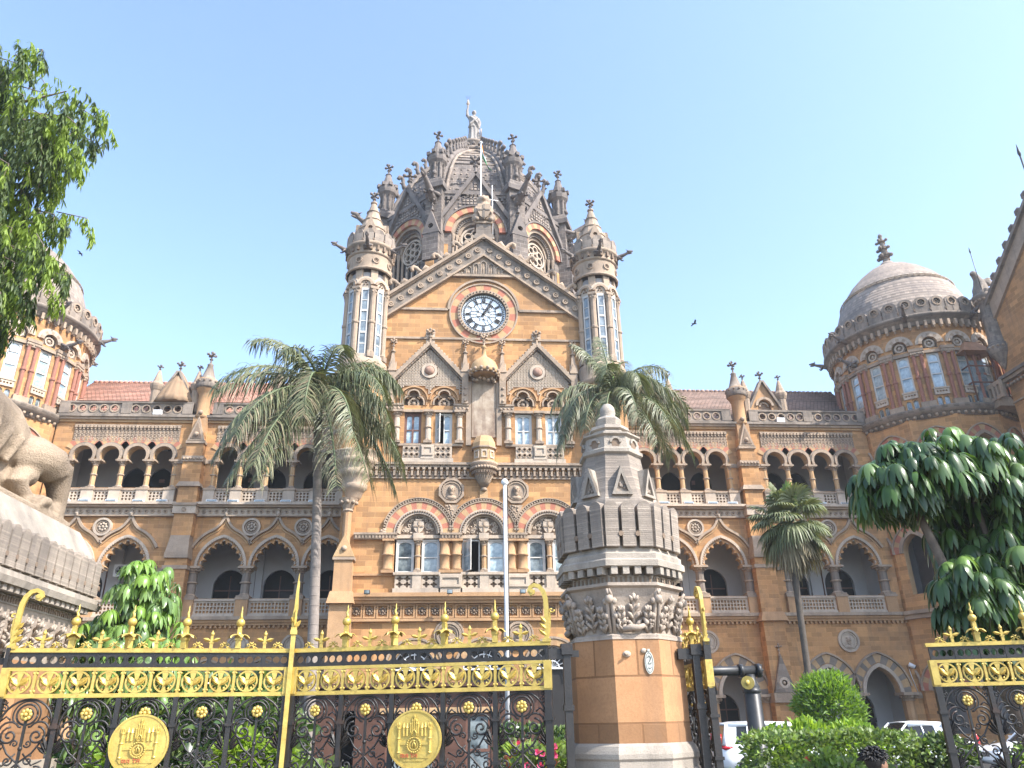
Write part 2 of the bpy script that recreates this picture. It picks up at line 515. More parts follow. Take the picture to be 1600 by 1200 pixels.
def gargoyle_mb(L, mat='stone'):
    """beast leaning out along +x: chest, wings, long neck and open-jawed head"""
    b = MB(); r = L*.1
    b.tube([(-.1*L, 0, -.02*L), (.2*L, 0, 0), (.45*L, 0, .05*L), (.7*L, 0, .09*L), (.82*L, 0, .12*L)], [r*1.2, r*1.35, r*1.05, r*.7, r*.75], mat, 7)
    b.tube([(.8*L, 0, .14*L), (.9*L, 0, .15*L), (1.06*L, 0, .13*L)], [r*.95, r*.85, r*.35], mat, 6)
    b.tube([(.82*L, 0, .07*L), (.92*L, 0, .045*L), (1.0*L, 0, .02*L)], [r*.5, r*.4, r*.2], mat, 5)
    for sy in (-1, 1):
        b.tube([(.82*L, sy*r*.6, .2*L), (.76*L, sy*r*.9, .3*L)], [r*.35, r*.08], mat, 4)
        b.tube([(.3*L, sy*r*.9, 0), (.12*L, sy*r*1.7, .12*L), (-.05*L, sy*r*2.0, .2*L)], [r*.5, r*.75, r*.12], mat, 5)
        b.tube([(.35*L, sy*r*.8, -.02*L), (.42*L, sy*r*1.0, -.14*L), (.5*L, sy*r*.9, -.17*L)], [r*.5, r*.35, r*.3], mat, 5)
    return b

def rot(p0, az, el=0., roll=0., s=1.):
    return MX.Translation(V(p0)) @ MX.Rotation(az, 4, 'Z') @ MX.Rotation(-el, 4, 'Y') @ MX.Rotation(roll, 4, 'X') @ MX.Scale(s, 4)

def bustplaque(b, cx, z, r, y, oct_=True, mat='stone'):
    """round or octagonal plaque with a bearded head carved in relief (front toward -y)"""
    n = 8 if oct_ else 24
    ph = pi/8 if oct_ else 0
    b.plate([(cx+r*1.06*cos(ph+2*pi*k/n), z+r*1.06*sin(ph+2*pi*k/n)) for k in range(n)], [circ(cx, z, r*.84, 24)], y-.10, y+.05, mat)
    b.plate(circ(cx, z, r*.86, 24), [], y-.015, y+.04, mat)
    b.arcband(cx, z, r*.66, r*.74, 0, 2*pi, 24, y-.07, y, [mat])
    for k in range(24):
        a = 2*pi*k/24
        b.sphere((cx+r*.79*cos(a), y-.03, z+r*.79*sin(a)), r*.05, mat, 5, 4)
    # head, beard, hair, shoulders
    b.sphere((cx, y-.06, z+r*.08), r*.27, mat, 10, 8, (.82, .75, 1.18))
    b.sphere((cx, y-.06, z-r*.2), r*.2, mat, 8, 6, (.9, .8, 1.1))
    b.sphere((cx, y-.04, z+r*.26), r*.27, mat, 10, 6, (.95, .7, .62))
    b.tube([(cx, y-.14-r*.12, z+r*.14), (cx, y-.14-r*.2, z+r*.0), (cx, y-.1-r*.15, z-r*.02)], [r*.04, r*.065, r*.04], mat, 5)
    for sx in (-1, 1):
        b.sphere((cx+sx*r*.1, y-.08-r*.17, z+r*.15), r*.05, mat, 6, 4, (1.3, .6, .6))
        b.sphere((cx+sx*r*.24, y-.06, z+r*.07), r*.07, mat, 6, 4, (.6, .8, 1.2))
    b.sphere((cx, y-.02, z-r*.52), r*.42, mat, 10, 6, (1.0, .4, .5))
# ================================================================== STATION BUILDING : central gabled block
BX, BY = 1.55, 37.0
station = thing('station_building', (BX, BY, 0), 'vast orange and grey Gothic station building with clock gable, arcades, turrets and central dome', 'building')

def clean_hole(pts):
    return pts

AX = (-3.15, 0., 3.15)          # arch axes of the lower storeys
UX = (-3.62, -2.05, 2.05, 3.62) # upper windows
holes = [circ(0, 22.25, 1.42, 40)]
for x in UX:
    holes.append(rect(x-.43, x+.43, 14.62, 16.38))
    holes.append(archpath(x, 16.78, 16.95, .5, 'trefoil'))
for x in AX:
    holes.append(archpath(x, 8.22, 10.12, 1.12, 'round', n=20))
    holes.append(archpath(x, .9, 4.0, .95, 'round', n=14))
w = MB()
w.plate([(-6.9, -.4), (6.9, -.4), (6.9, 21.7), (0, 27.0), (-6.9, 21.7)], holes, 0, .55, 'buff', 'buffplain')
w.box(-6.9, -6.4, .55, 9, -.4, 21.7, 'buff')
w.box(6.4, 6.9, .55, 9, -.4, 21.7, 'buff')
w.poly([(-6.9, .5, 21.7), (0, .5, 27.0), (0, 9, 27.0), (-6.9, 9, 21.7)], 'tileg')
w.poly([(6.9, .5, 21.7), (6.9, 9, 21.7), (0, 9, 27.0), (0, .5, 27.0)], 'tileg')
# floors and a back partition keep the rooms dark
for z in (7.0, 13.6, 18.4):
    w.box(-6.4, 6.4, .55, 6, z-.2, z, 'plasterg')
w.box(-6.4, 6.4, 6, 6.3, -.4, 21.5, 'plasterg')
front = w.build('front_wall', station)

# ---- string courses, ledges, friezes
t = MB()
for x0, x1 in ((-5.3, -1.95), (1.95, 5.3)):
    t.box(x0, x1, -.12, .02, 22.36, 22.50, 'stone')
t.box(-5.35, 5.35, -.09, .02, 20.60, 20.72, 'stone')
for s_ in (-1, 1):
    t.arcband(0, 22.43, 1.86, 1.98, 0 if s_ > 0 else pi/2, pi/2 if s_ > 0 else pi, 8, -.12, .02, ['stone'])
# capital-level band of the upper windows
for x0, x1 in ((-5.3, -4.1), (-1.57, -.75), (.75, 1.57), (4.1, 5.3)):
    t.box(x0, x1, -.16, .02, 16.42, 16.72, 'stone')
    t.box(x0, x1, -.22, .02, 16.72, 16.82, 'stone')
    k = x0+.12
    while k < x1-.05:
        t.sphere((k, -.17, 16.56), .08, 'stone', 6, 4); k += .2
# sill ledge over the big frieze
t.box(-6.9, 6.9, -.30, .02, 13.52, 13.64, 'stone')
t.box(-6.9, 6.9, -.20, .02, 13.40, 13.52, 'stone')
t.box(-6.9, 6.9, -.10, .02, 12.85, 12.93, 'stone')
k = -6.8
while k < 6.8:      # arched bracket frieze
    if abs(k+.13) > .75:
        t.box(k, k+.10, -.20, .02, 12.98, 13.40, 'stone')
        t.box(k-.02, k+.12, -.24, .02, 13.28, 13.40, 'stone')
        t.box(k+.12, k+.27, -.08, .02, 12.95, 13.12, 'stone')
        t.sphere((k+.195, -.08, 13.17), .07, 'stone', 6, 4)
    k += .29
# entablature at the springing of the first floor arches
for x0, x1 in ((-6.2, -4.15), (-2.1, -1.04), (1.04, 2.1), (4.15, 6.2)):
    t.box(x0, x1, -.20, .02, 9.82, 10.02, 'stone')
    t.box(x0, x1, -.28, .02, 10.02, 10.12, 'stone')
    k = x0+.08
    while k < x1-.06:
        t.box(k, k+.08, -.26, .02, 9.86, 9.99, 'stone'); k += .16
# sloping ledge and panelled frieze under the balcony
for z0, z1, d in ((7.12, 7.30, .42), (6.98, 7.12, .34), (6.84, 6.98, .24), (6.05, 6.17, .18)):
    t.box(-6.9, 6.9, -d, .02, z0, z1, 'buffplain')
k = -6.75
while k < 6.6:
    t.plate(rect(k, k+.56, 6.2, 6.82), [rect(k+.07, k+.49, 6.27, 6.75)], -.10, .02, 'buffplain')
    for a in range(8):
        t.sphere((k+.28+.14*cos(a*pi/4), -.03, 6.51+.14*sin(a*pi/4)), .065, 'recess_shade', 5, 4)
    t.sphere((k+.28, -.05, 6.51), .08, 'recess_shade', 6, 4)
    k += .6
for s_ in (-1, 1):
    t.box(min(s_*4.3, s_*6.9), max(s_*4.3, s_*6.9), -.10, .02, 8.12, 8.22, 'buffplain')
t.box(-6.9, 6.9, -.14, .02, .6, .9, 'greyv')
t.build('string_course', station)

# ---- first floor arches : red and cream voussoirs, pale ring, dentil hood, carved tympanum
for x in AX:
    b = MB()
    b.arcband(x, 10.12, 1.16, 1.54, 0, pi, 17, -.10, .02, ['cream', 'red'])
    b.arcband(x, 10.12, .94, 1.17, 0, pi, 24, -.16, .2, ['pale'], 1)
    b.arcband(x, 10.12, 1.54, 1.60, 0.05, pi-.05, 24, -.14, .02, ['stone'], 1)
    for k in range(37):
        a = .12+(pi-.24)*k/36
        p = (x+1.66*cos(a), 10.12+1.66*sin(a))
        T = MX.Translation(V((p[0], 0, p[1]))) @ MX.Rotation(-a, 4, 'Y')
        c = MB(); c.box(-.05, .05, -.16, .02, -.038, .038, 'stone'); b.add(c, T)
    b.arcband(x, 10.12, 1.71, 1.75, 0.3, pi-.3, 24, -.18, .02, ['stone'], 1)
    for k in range(28):
        a = .04+(pi-.08)*k/27
        b.sphere((x+1.055*cos(a), -.17, 10.12+1.055*sin(a)), .055, 'recess_shade', 5, 4)
    b.build('arch', station)
    c = MB()
    c.plate(archpath(x, 10.0, 10.12, .96, 'round', n=18), [], .14, .3, 'recess_shade')
    c.box(x-1.12, x+1.12, .0, .3, 9.90, 10.06, 'pale')
    c.box(x-.24, x+.24, -.12, .1, 9.86, 10.14, 'pale')
    random.seed(int(x*10)+50)
    for k in range(9):                      # scrolling foliage
        for sx in (-1, 1):
            a0 = random.uniform(.1, 1.4); rr = random.uniform(.45, .82)
            cx, cz = x+sx*rr*cos(a0), 10.14+rr*sin(a0)
            r0 = random.uniform(.07, .13)
            c.tube([(cx+r0*(1-j/11)*cos(sx*j*.9+a0), .11, cz+r0*(1-j/11)*sin(sx*j*.9+a0)) for j in range(10)], .028, 'pale', 4)
    for k in range(34):
        a = random.uniform(.08, pi-.08); rr = random.uniform(.28, .9)
        c.sphere((x+rr*cos(a), .12, 10.12+rr*sin(a)), random.uniform(.035, .07), 'pale', 5, 4)
    c.arcband(x, 10.12, .86, .95, 0, pi, 16, .05, .2, ['pale'], 1)
    sh = [(x-.24, 10.74), (x+.24, 10.74), (x+.26, 10.45), (x+.16, 10.25), (x, 10.14), (x-.16, 10.25), (x-.26, 10.45)]
    c.plate(sh, [], .0, .15, 'pale')
    c.box(x-.03, x+.03, -.04, .02, 10.2, 10.72, 'stone'); c.box(x-.23, x+.23, -.04, .02, 10.46, 10.52, 'stone')
    c.box(x-.16, x+.16, -.02, .12, 10.76, 10.84, 'pale')
    c.build('tympanum', station)
# label-stop leaves at the hood feet, panel wedges between hoods
l_ = MB()
for x in (-4.86, 4.86):
    for k in range(7):
        l_.sphere((x+.1*cos(k), -.1, 10.15+.12*sin(k*1.3)), .1, 'stone', 6, 4)
for x in (-1.575, 1.575):
    l_.plate([(x, 10.75), (x+.34, 11.52), (x-.34, 11.52)], [], -.12, .02, 'stone')
    for k in range(14):
        l_.sphere((x+random.uniform(-.25, .25)*min(1, (k+3)/12), -.13, 10.95+.04*k), .06, 'stone', 5, 4)
l_.build('hood_stop', station)

# ---- casement windows
def casement(name, w_, h_, n_mull, frame, glass, arched=True, open_=False, bars=1):
    """window with its foot centre at the origin: outer frame, sash frames, panes as a sub-part"""
    f = MB(); e = .075
    if arched:
        rows = []
    f.plate(rect(-w_/2, w_/2, 0, h_), [rect(-w_/2+e, w_/2-e, e, h_-e)], -.05, .06, frame)
    nw = n_mull+1; pw = (w_-2*e)/nw
    for k in range(nw):
        if open_ and k == 0: continue
        x0 = -w_/2+e+pw*k; x1 = x0+pw; s_ = .05
        q = pw/2-s_; mx = (x0+x1)/2; zt = h_-e-s_-q*.55
        hole = [(mx+q, e+s_)]+[(mx+q*cos(pi*j/8), zt+q*.55*sin(pi*j/8)) for j in range(9)]+[(mx-q, e+s_)]
        f.plate(rect(x0, x1, e, h_-e), [hole], -.02, .04, frame)
        for j in range(bars):
            z = e+(h_-2*e)*(j+1)/(bars+1)*.94
            f.box(x0+s_, x1-s_, -.015, .03, z-.025, z+.025, frame)
    o = f.build(name, None)
    g = MB()
    for k in range(nw):
        if open_ and k == 0: continue
        x0 = -w_/2+e+pw*k
        g.box(x0+.02, x0+pw-.02, .045, .055, e, h_-e, glass)
    if open_:
        d = MB()
        d.plate(rect(0, pw, e, h_-e), [rect(.05, pw-.05, e+.05, h_-e-.05)], -.02, .02, frame)
        d.box(.04, pw-.04, -.003, .003, e+.03, h_-e-.03, glass)
        d.box(.05, pw-.05, -.012, .012, h_*.47, h_*.50, frame)
        o2 = d.build('open_sash', o, (-w_/2+e, -.03, 0), R(-62))
    if g.v: g.build('pane', o)
    return o
def put(o, x, y, z, parent, rotz=0., first=None):
    if o.parent is None:
        o.parent = parent; o.location = (x, y, z); o.rotation_euler = (0, 0, rotz); return o
    return copy_tree(o, parent, (x, y, z), rotz)

win1 = casement('window', .86, 1.62, 0, 'whitep', 'glassd')
win1b = casement('window', .86, 1.62, 0, 'whitep', 'glass')
winopen = casement('window', .86, 1.62, 0, 'whitep', 'glass', open_=True)
winopen['label'] = 'white window with its sash swung open'
for x in AX:
    for s_ in (-1, 1):
        o = winopen if (x == 0 and s_ < 0) else (win1b if (x == 0 or (x > 0 and s_ > 0)) else win1)
        put(o, x+s_*.61, .16, 8.24, station)
sc_ = MB()                                  # slim column between the paired windows
sc_.add(column_mb(1.62, .12, 'buffplain', 'stone', 8), MX.Identity(4))
slim = None
for x in AX:
    o = sc_.build('window_column', station, (x, -.02, 8.24)) if slim is None else copy_tree(slim, station, (x, -.02, 8.24))
    slim = slim or o
big = None
bc = MB()
bc.box(-.28, .28, -.28, .28, 0, .14, 'buffplain')
bc.lathe([(.27, .14), (.27, .22), (.235, .26), (.235, .82), (.28, .84), (.28, .9), (.235, .92), (.22, 1.46), (.26, 1.5)], 'buffplain', n=12)
bc.box(-.28, .28, -.28, .28, 1.5, 1.60, 'buffplain')
for x in (-4.55, -1.86, -1.29, 1.29, 1.86, 4.55):
    o = bc.build('stout_column', station, (x, -.02, 8.22)) if big is None else copy_tree(big, station, (x, -.02, 8.22))
    big = big or o
# balcony fronts of the first floor
def pierced_panel(b, x0, x1, z0, z1, y, mat='pale'):
    hs = []; n = max(1, round((x1-x0)/.38)); dx = (x1-x0-.1)/n
    for k in range(n):
        cx = x0+.05+dx*(k+.5)
        for cz in ((z0*.72+z1*.28), (z0*.28+z1*.72)):
            hs.append([(cx+.13*(1+.35*cos(4*t_))*cos(t_), cz+.115*(1+.35*cos(4*t_))*sin(t_)) for t_ in [2*pi*j/16 for j in range(16)]])
    b.plate(rect(x0, x1, z0, z1), hs, y, y+.12, mat)
    b.box(x0, x1, y+.13, y+.16, z0, z1, 'recess_shade')  # dark backing paints the shade behind the piercings
b = MB()
for x in AX:
    for s_ in (-1, 1):
        pierced_panel(b, x+s_*.62-.40, x+s_*.62+.40, 7.52, 8.12, -.22)
    b.box(x-.21, x+.21, -.30, .02, 7.45, 8.16, 'pale')
    b.box(x-1.1, x+1.1, -.34, .02, 8.12, 8.24, 'pale')
    b.box(x-1.1, x+1.1, -.36, .02, 7.30, 7.50, 'pale')
for x in (-1.575, 1.575):
    b.box(x-.55, x+.55, -.36, .02, 7.30, 8.16, 'pale')
    b.plate(rect(x-.5, x+.5, 7.55, 8.08), [rect(x-.38, x+.38, 7.66, 7.97)], -.42, -.36, 'pale')
b.build('balcony_front', station)

# ---- second floor : paired windows under trefoils, lattice gablets, pinnacles
wu = {-3.62: ('brownp', 'glass', 1), -2.05: ('whitep', 'glass', 1), 2.05: ('whitep', 'glass', 1), 3.62: ('whitep', 'glass', 1)}
wbr = casement('window', .86, 1.72, 1, 'brownp', 'glass'); wbr['label'] = 'brown framed window'
wwh = casement('window', .86, 1.72, 1, 'whitep', 'glass')
wop = casement('window', .86, 1.72, 1, 'whitep', 'glass', open_=True); wop['label'] = 'white window half open'
for x, o in zip(UX, (wbr, wop, wwh, wwh)):
    put(o, x, .12, 14.64, station)
colp = None
cm = column_mb(1.78, .15, 'pale', 'stone', 9)
for x in (-4.42, -2.835, -1.25, 1.25, 2.835, 4.42):
    o = cm.build('window_column', station, (x, -.1, 14.66)) if colp is None else copy_tree(colp, station, (x, -.1, 14.66))
    colp = colp or o
for x in UX:
    b = MB()
    b.plate(archpath(x, 16.44, 16.95, .56, 'trefoil'), [], .22, .34, 'recess_shade')
    b.arcband(x, 16.92, .20, .30, 0, 2*pi, 16, .02, .22, ['stone'], 1)
    b.sphere((x, .14, 16.92), .13, 'stone', 8, 5)
    for k in range(8):
        b.sphere((x+.17*cos(k*pi/4), .1, 16.92+.17*sin(k*pi/4)), .045, 'stone', 5, 4)
    pth = archpath(x, 16.78, 16.95, .5, 'trefoil', n=8)
    b.offband(pth, 0.0, .08, -.10, .05, 'stone')
    b.offband(pth, .14, .2, -.06, .02, 'buffplain')
    b.arcband(x, 17.05, .70, .78, .02, pi-.02, 20, -.14, .02, ['buffplain'], 1, .98)
    b.box(x-.5, x+.5, -.12, .1, 16.38, 16.52, 'stone')
    b.build('trefoil_arch', station)
for cx in (-2.85, 2.85):
    g = MB()
    hw = 1.78; z0 = 18.25; za = 20.15
    # lattice of the spandrel and gable
    def inside(x, z):
        dx = abs(x-cx)
        if z > z0: return dx < hw*(za-z)/(za-z0)-.1
        if dx > 1.6: return False
        for wx in (-.785, .785):
            if (x-cx-wx)**2+(z-17.05)**2 < .84**2: return False
        return z > 17.15
    g.plate([(cx-hw, z0), (cx+hw, z0), (cx, za)], [], -.03, .02, 'recess_shade')
    for i in range(-12, 13):
        for j in range(24):
            x = cx+i*.158; z = 17.1+j*.158
            if inside(x, z) and (x-cx)**2+(z-18.72)**2 > .4**2:
                g.sphere((x+.079, -.04, z+.079), .052, 'pale', 5, 4)
                if inside(x, z+.158): g.box(x-.022, x+.022, -.07, .02, z, z+.158, 'pale')
                if inside(x+.158, z): g.box(x, x+.158, -.07, .02, z-.022, z+.022, 'pale')
    g.arcband(cx, 18.72, .27, .42, 0, 2*pi, 24, -.14, .02, ['pale'], 1)
    for sx in (-1, 1):
        P = [(cx+sx*(hw+.12), z0-.14), (cx, za+.10)]
        g.offband(P if sx > 0 else P[::-1], -.04, .16, -.30, .02, 'stone')
        g.offband(P if sx > 0 else P[::-1], -.12, -.04, -.2, .02, 'grey')
        for k in range(13):             # dentils under and leaf crest over the raking cornice
            f_ = (k+.5)/13
            x = cx+sx*(hw+.12)*(1-f_); z = z0-.14+(za+.24-z0)*f_
            g.sphere((x+sx*.09, -.14, z+.17), .085, 'stone', 6, 4, (1, 1.2, 1))
            g.box(x-.04, x+.04, -.22, .02, z-.16, z-.06, 'recess_shade')
    f_ = finial_mb(1.0, 'stone', 1.3); g.add(f_, MX.Translation(V((cx, -.14, za+.12))))
    g.box(cx-.20, cx+.20, -.24, .02, za-.05, za+.2, 'stone')
    g.plate(rect(cx-.24, cx+.24, 20.1, 21.1), [], -.02, .03, 'pale')
    o = g.build('gablet', station)
    m = MB(); m.sphere((0, 0, 0), .26, 'boss', 14, 10, (1, .8, 1)); m.build('roundel_boss', o, (cx, -.08, 18.72))
def pinn_mb(z0, z1, z2, z3, r, mat='stone'):
    """attached pinnacle: shaft, gabled cap and finial"""
    b = MB()
    b.box(-r, r, -r, r, z0, z1, mat)
    b.box(-r*1.3, r*1.3, -r*1.3, r*1.3, z1-.1, z1, mat)
    for k in range(4):
        a = k*pi/2; T = MX.Rotation(a, 4, 'Z')
        c = MB(); c.plate([(-r*1.15, z1), (r*1.15, z1), (0, z1+r*3)], [], -r*1.15, -r*.9, mat); b.add(c, T)
    b.frus(0, 0, z1, z2, r, r, r*.35, r*.35, mat)
    b.lathe([(r*.75, z2), (r*.85, z2+.05), (r*.4, z2+.12)], mat, n=8)
    b.add(finial_mb(z3-z2, mat, 1.1), MX.Translation(V((0, 0, z2))))
    for k in range(3):
        b.sphere((0, -r, z0+.15+k*.35), r*.5, mat, 6, 4)
    return b
pp = None
pm = pinn_mb(16.82, 18.7, 19.75, 20.65, .17)
for x in (-4.78, -.98, .98, 4.78):
    o = pm.build('pinnacle', station, (x, -.12, 0)) if pp is None else copy_tree(pp, station, (x, -.12, 0))
    pp = pp or o
for cx in (-2.835, 2.835):                  # second floor balcony fronts
    b = MB()
    for s_ in (-1, 1):
        x = cx+s_*.785
        b.plate(rect(x-.44, x+.44, 13.9, 14.52), [circ(x+dx, z, .09, 10) for dx in (-.26, 0, .26) for z in (14.05, 14.36)], -.2, -.08, 'pale')
        b.box(x-.44, x+.44, -.07, -.04, 13.9, 14.52, 'recess_shade')  # shade of the round holes, painted as a dark sheet
        for dx in (-.26, 0, .26):
            for z in (14.05, 14.36):
                b.arcband(x+dx, z, .075, .115, 0, 2*pi, 10, -.24, -.2, ['stone'], 1)
    b.box(cx-.33, cx+.33, -.28, .02, 13.82, 14.56, 'pale')
    b.plate(rect(cx-.28, cx+.28, 14.0, 14.5), [rect(cx-.18, cx+.18, 14.1, 14.4)], -.33, -.28, 'pale')
    b.box(cx-1.3, cx+1.3, -.26, .02, 13.66, 13.86, 'pale')
    b.box(cx-1.75, cx+1.75, -.22, .02, 14.52, 14.64, 'stone')
    b.build('balcony_front', station)

# ---- canopied niche with its empty pedestal
n_ = MB()
n_.plate(rect(-.62, .62, 15.05, 18.3), [], -.08, .02, 'stained')
for x in (-.78, .78):
    n_.box(x-.13, x+.13, -.14, .02, 14.6, 18.1, 'stone')
n_.lathe([(.74, 18.35), (.78, 18.42), (.76, 18.55), (.72, 18.78), (.62, 19.0), (.42, 19.2), (.2, 19.36), (.12, 19.5), (.1, 19.9), (.17, 19.95), (.08, 20.05)], 'cream', 0, -.45, 16)
n_.lathe([(.6, 18.55), (.6, 18.34), (.72, 18.34)], 'recess_shade', 0, -.45, 16, cap=False)  # canopy underside shade put into a darker stone colour
for k in range(14):
    a = 2*pi*k/14
    n_.sphere((.76*cos(a), -.45+.76*sin(a), 18.48), .1, 'stone', 6, 5)
    n_.sphere((.7*cos(a), -.45+.7*sin(a), 18.34), .08, 'stone', 6, 4)
for k in range(9):
    n_.sphere((.55*cos(pi+pi*k/8), -.2+.3*sin(pi+pi*k/8), 18.2-.06*(k % 3)), .1, 'stone', 6, 4)
n_.add(finial_mb(.85, 'stone', 1.3), MX.Translation(V((0, -.45, 19.95))))
n_.build('niche_canopy', station)
n_ = MB()
n_.lathe([(.02, 12.2), (.13, 12.22), (.17, 12.3), (.13, 12.4), (.24, 12.6), (.42, 12.95), (.48, 13.0), (.5, 13.1), (.62, 13.3), (.68, 13.45), (.72, 13.5), (.72, 13.6)], 'stone', 0, -.1, 16)
for k in range(15):
    a = pi+pi*k/14
    n_.tube([(.13*cos(a), -.1+.13*sin(a), 12.4), (.26*cos(a), -.1+.26*sin(a), 12.62), (.45*cos(a), -.1+.45*sin(a), 12.96)], .03, 'stone', 4)
    n_.sphere((.64*cos(a), -.1+.64*sin(a), 13.3), .09, 'stone', 6, 5)
    n_.box(.6*cos(a)-.03, .6*cos(a)+.03, -.1+.6*sin(a)-.03, -.1+.6*sin(a)+.03, 13.02, 13.16, 'recess_shade')
n_.lathe([(.62, 13.6), (.56, 13.66), (.56, 14.3), (.62, 14.36), (.60, 14.62), (.5, 14.85), (.42, 15.0)], 'cream', 0, -.15, 8, pi/8, False)
n_.lathe([(.66, 14.32), (.66, 14.4)], 'stone', 0, -.15, 8, pi/8, False)
for a in (-pi/2, -pi/4, -3*pi/4):
    T = MX.Translation(V((0, -.15, 0))) @ MX.Rotation(a+pi/2, 4, 'Z')
    c = MB(); c.plate(rect(-.15, .15, 13.78, 14.2), [rect(-.09, .09, 13.86, 14.12)], -.56, -.50, 'pale'); n_.add(c, T)
n_.box(-.2, .2, -.12, .02, 11.75, 12.3, 'cream')
n_.build('niche_pedestal', station)

# ---- bust plaques
for x, z, r, y, oc in ((-1.6, 12.22, .63, -.06, True), (1.6, 12.22, .63, -.06, True)):
    b = MB(); bustplaque(b, x, z, r, y, oc); b.build('portrait_plaque', station)
for x in (-1.6, 1.6):
    b = MB(); bustplaque(b, x, 5.45, .55, -.05, False)
    b.arcband(x, 5.45, .62, .70, 0, 2*pi, 24, -.1, .02, ['stone'], 1); b.build('portrait_plaque', station)

# ---- ground floor arches with white fanlights
for x in AX:
    b = MB()
    b.arcband(x, 4.0, .95, 1.22, 0, pi, 16, -.12, .02, ['cream', 'buffplain'])
    b.arcband(x, 4.0, 1.24, 1.34, 0, pi, 16, -.16, .02, ['stone'])
    b.build('ground_arch', station)
    f = MB()
    for k in range(9):
        a = pi*k/8
        f.tube([(x, .2, 4.0), (x+.93*cos(a), .2, 4.0+.93*sin(a))], .022, 'metalw', 4)
    for rr in (.3, .62, .92):
        f.arcband(x, 4.0, rr-.025, rr+.025, 0, pi, 16, .18, .23, ['metalw'], 1)
    f.box(x-.95, x+.95, .16, .24, 3.94, 4.02, 'metalw')
    f.box(x-.95, x+.95, .3, .34, .9, 4.95, 'door_and_dark')  # black sheet painted in for the unlit room behind
    f.build('fanlight', station)

# ---- clock
def clock():
    b = MB()
    b.arcband(0, 22.25, 1.40, 1.80, 0, 2*pi, 24, -.05, .02, ['cream', 'red'], 2)
    b.arcband(0, 22.25, 1.80, 1.88, 0, 2*pi, 40, -.10, .02, ['stone'], 1)
    b.arcband(0, 22.25, 1.24, 1.42, 0, 2*pi, 40, -.16, .25, ['stone'], 1)
    for k in range(44):
        a = 2*pi*k/44
        b.sphere((1.33*cos(a), -.17, 22.25+1.33*sin(a)), .05, 'recess_shade', 5, 4)
    o = b.build('clock', station)
    d = MB(); d.plate(circ(0, 22.25, 1.26, 40), [], .06, .1, 'glassc'); d.build('dial_glass', o)
    k_ = MB(); ir = 'iron'
    k_.arcband(0, 22.25, 1.20, 1.25, 0, 2*pi, 48, -.02, .06, [ir], 1)
    k_.arcband(0, 22.25, 1.04, 1.055, 0, 2*pi, 48, 0, .06, [ir], 1)
    k_.arcband(0, 22.25, .70, .715, 0, 2*pi, 48, 0, .06, [ir], 1)
    for k in range(60):
        a = 2*pi*k/60
        k_.ribbon([(1.03*cos(a), .03, 22.25+1.03*sin(a)), (1.15*cos(a), .03, 22.25+1.15*sin(a))], .02, .04, ir)
    num = ['XII', 'I', 'II', 'III', 'IIII', 'V', 'VI', 'VII', 'VIII', 'IX', 'X', 'XI']
    for h in range(12):
        a = pi/2-2*pi*h/12
        s = num[h]; wd = {'I': .06, 'V': .1, 'X': .11}
        tot = sum(wd[c] for c in s); o_ = -tot/2
        T = MX.Translation(V((0, 0, 22.25))) @ MX.Rotation(-(a-pi/2), 4, 'Y')
        c = MB()
        for ch in s:
            cw = wd[ch]; m = o_+cw/2
            if ch == 'I': c.ribbon([(m, .02, .74), (m, .02, 1.0)], .045, .04, ir)
            if ch == 'V':
                c.ribbon([(m-.045, .02, 1.0), (m, .02, .74)], .035, .04, ir); c.ribbon([(m, .02, .74), (m+.045, .02, 1.0)], .02, .04, ir)
            if ch == 'X':
                c.ribbon([(m-.05, .02, 1.0), (m+.05, .02, .74)], .035, .04, ir); c.ribbon([(m-.05, .02, .74), (m+.05, .02, 1.0)], .02, .038, ir)
            o_ += cw
        k_.add(c, T)
    # tracery of the glass
    for k in range(6):
        a = pi/2+2*pi*k/6; a2 = a+pi/6; a3 = a+pi/3
        P = lambda r_, t_: (r_*cos(t_), .035, 22.25+r_*sin(t_))
        k_.ribbon([P(0, a), P(.3, a)], .014, .03, ir)
        k_.ribbon([P(.3, a), P(.42, a2), P(.3, a3)], .014, .03, ir)
        k_.ribbon([P(.42, a2), P(.7, a2)], .014, .03, ir)
        k_.ribbon([P(.3, a), P(.56, a+.18), P(.7, a+.25)], .016, .03, ir); k_.ribbon([P(.3, a), P(.56, a-.18), P(.7, a-.25)], .016, .03, ir)
    k_.build('numeral_ring', o)
    for nm, ang, ln, wd in (('hour_hand', 38, .72, .12), ('minute_hand', 26, 1.02, .08)):
        h = MB(); a = pi/2-R(ang); dx, dz = cos(a), sin(a)
        h.ribbon([(-.22*dx, -.03, 22.25-.22*dz), (0, -.03, 22.25), (dx*ln*.72, -.03, 22.25+dz*ln*.72), (dx*ln*.82, -.03, 22.25+dz*ln*.82), (dx*ln, -.03, 22.25+dz*ln)], [wd*.6, wd*.7, wd*.55, wd*(1.9 if nm == 'hour_hand' else .6), .01], .03, ir)
        h.sphere((0, -.03, 22.25), .08, ir, 8, 5, (1, .5, 1))
        h.build(nm, o)
clock()

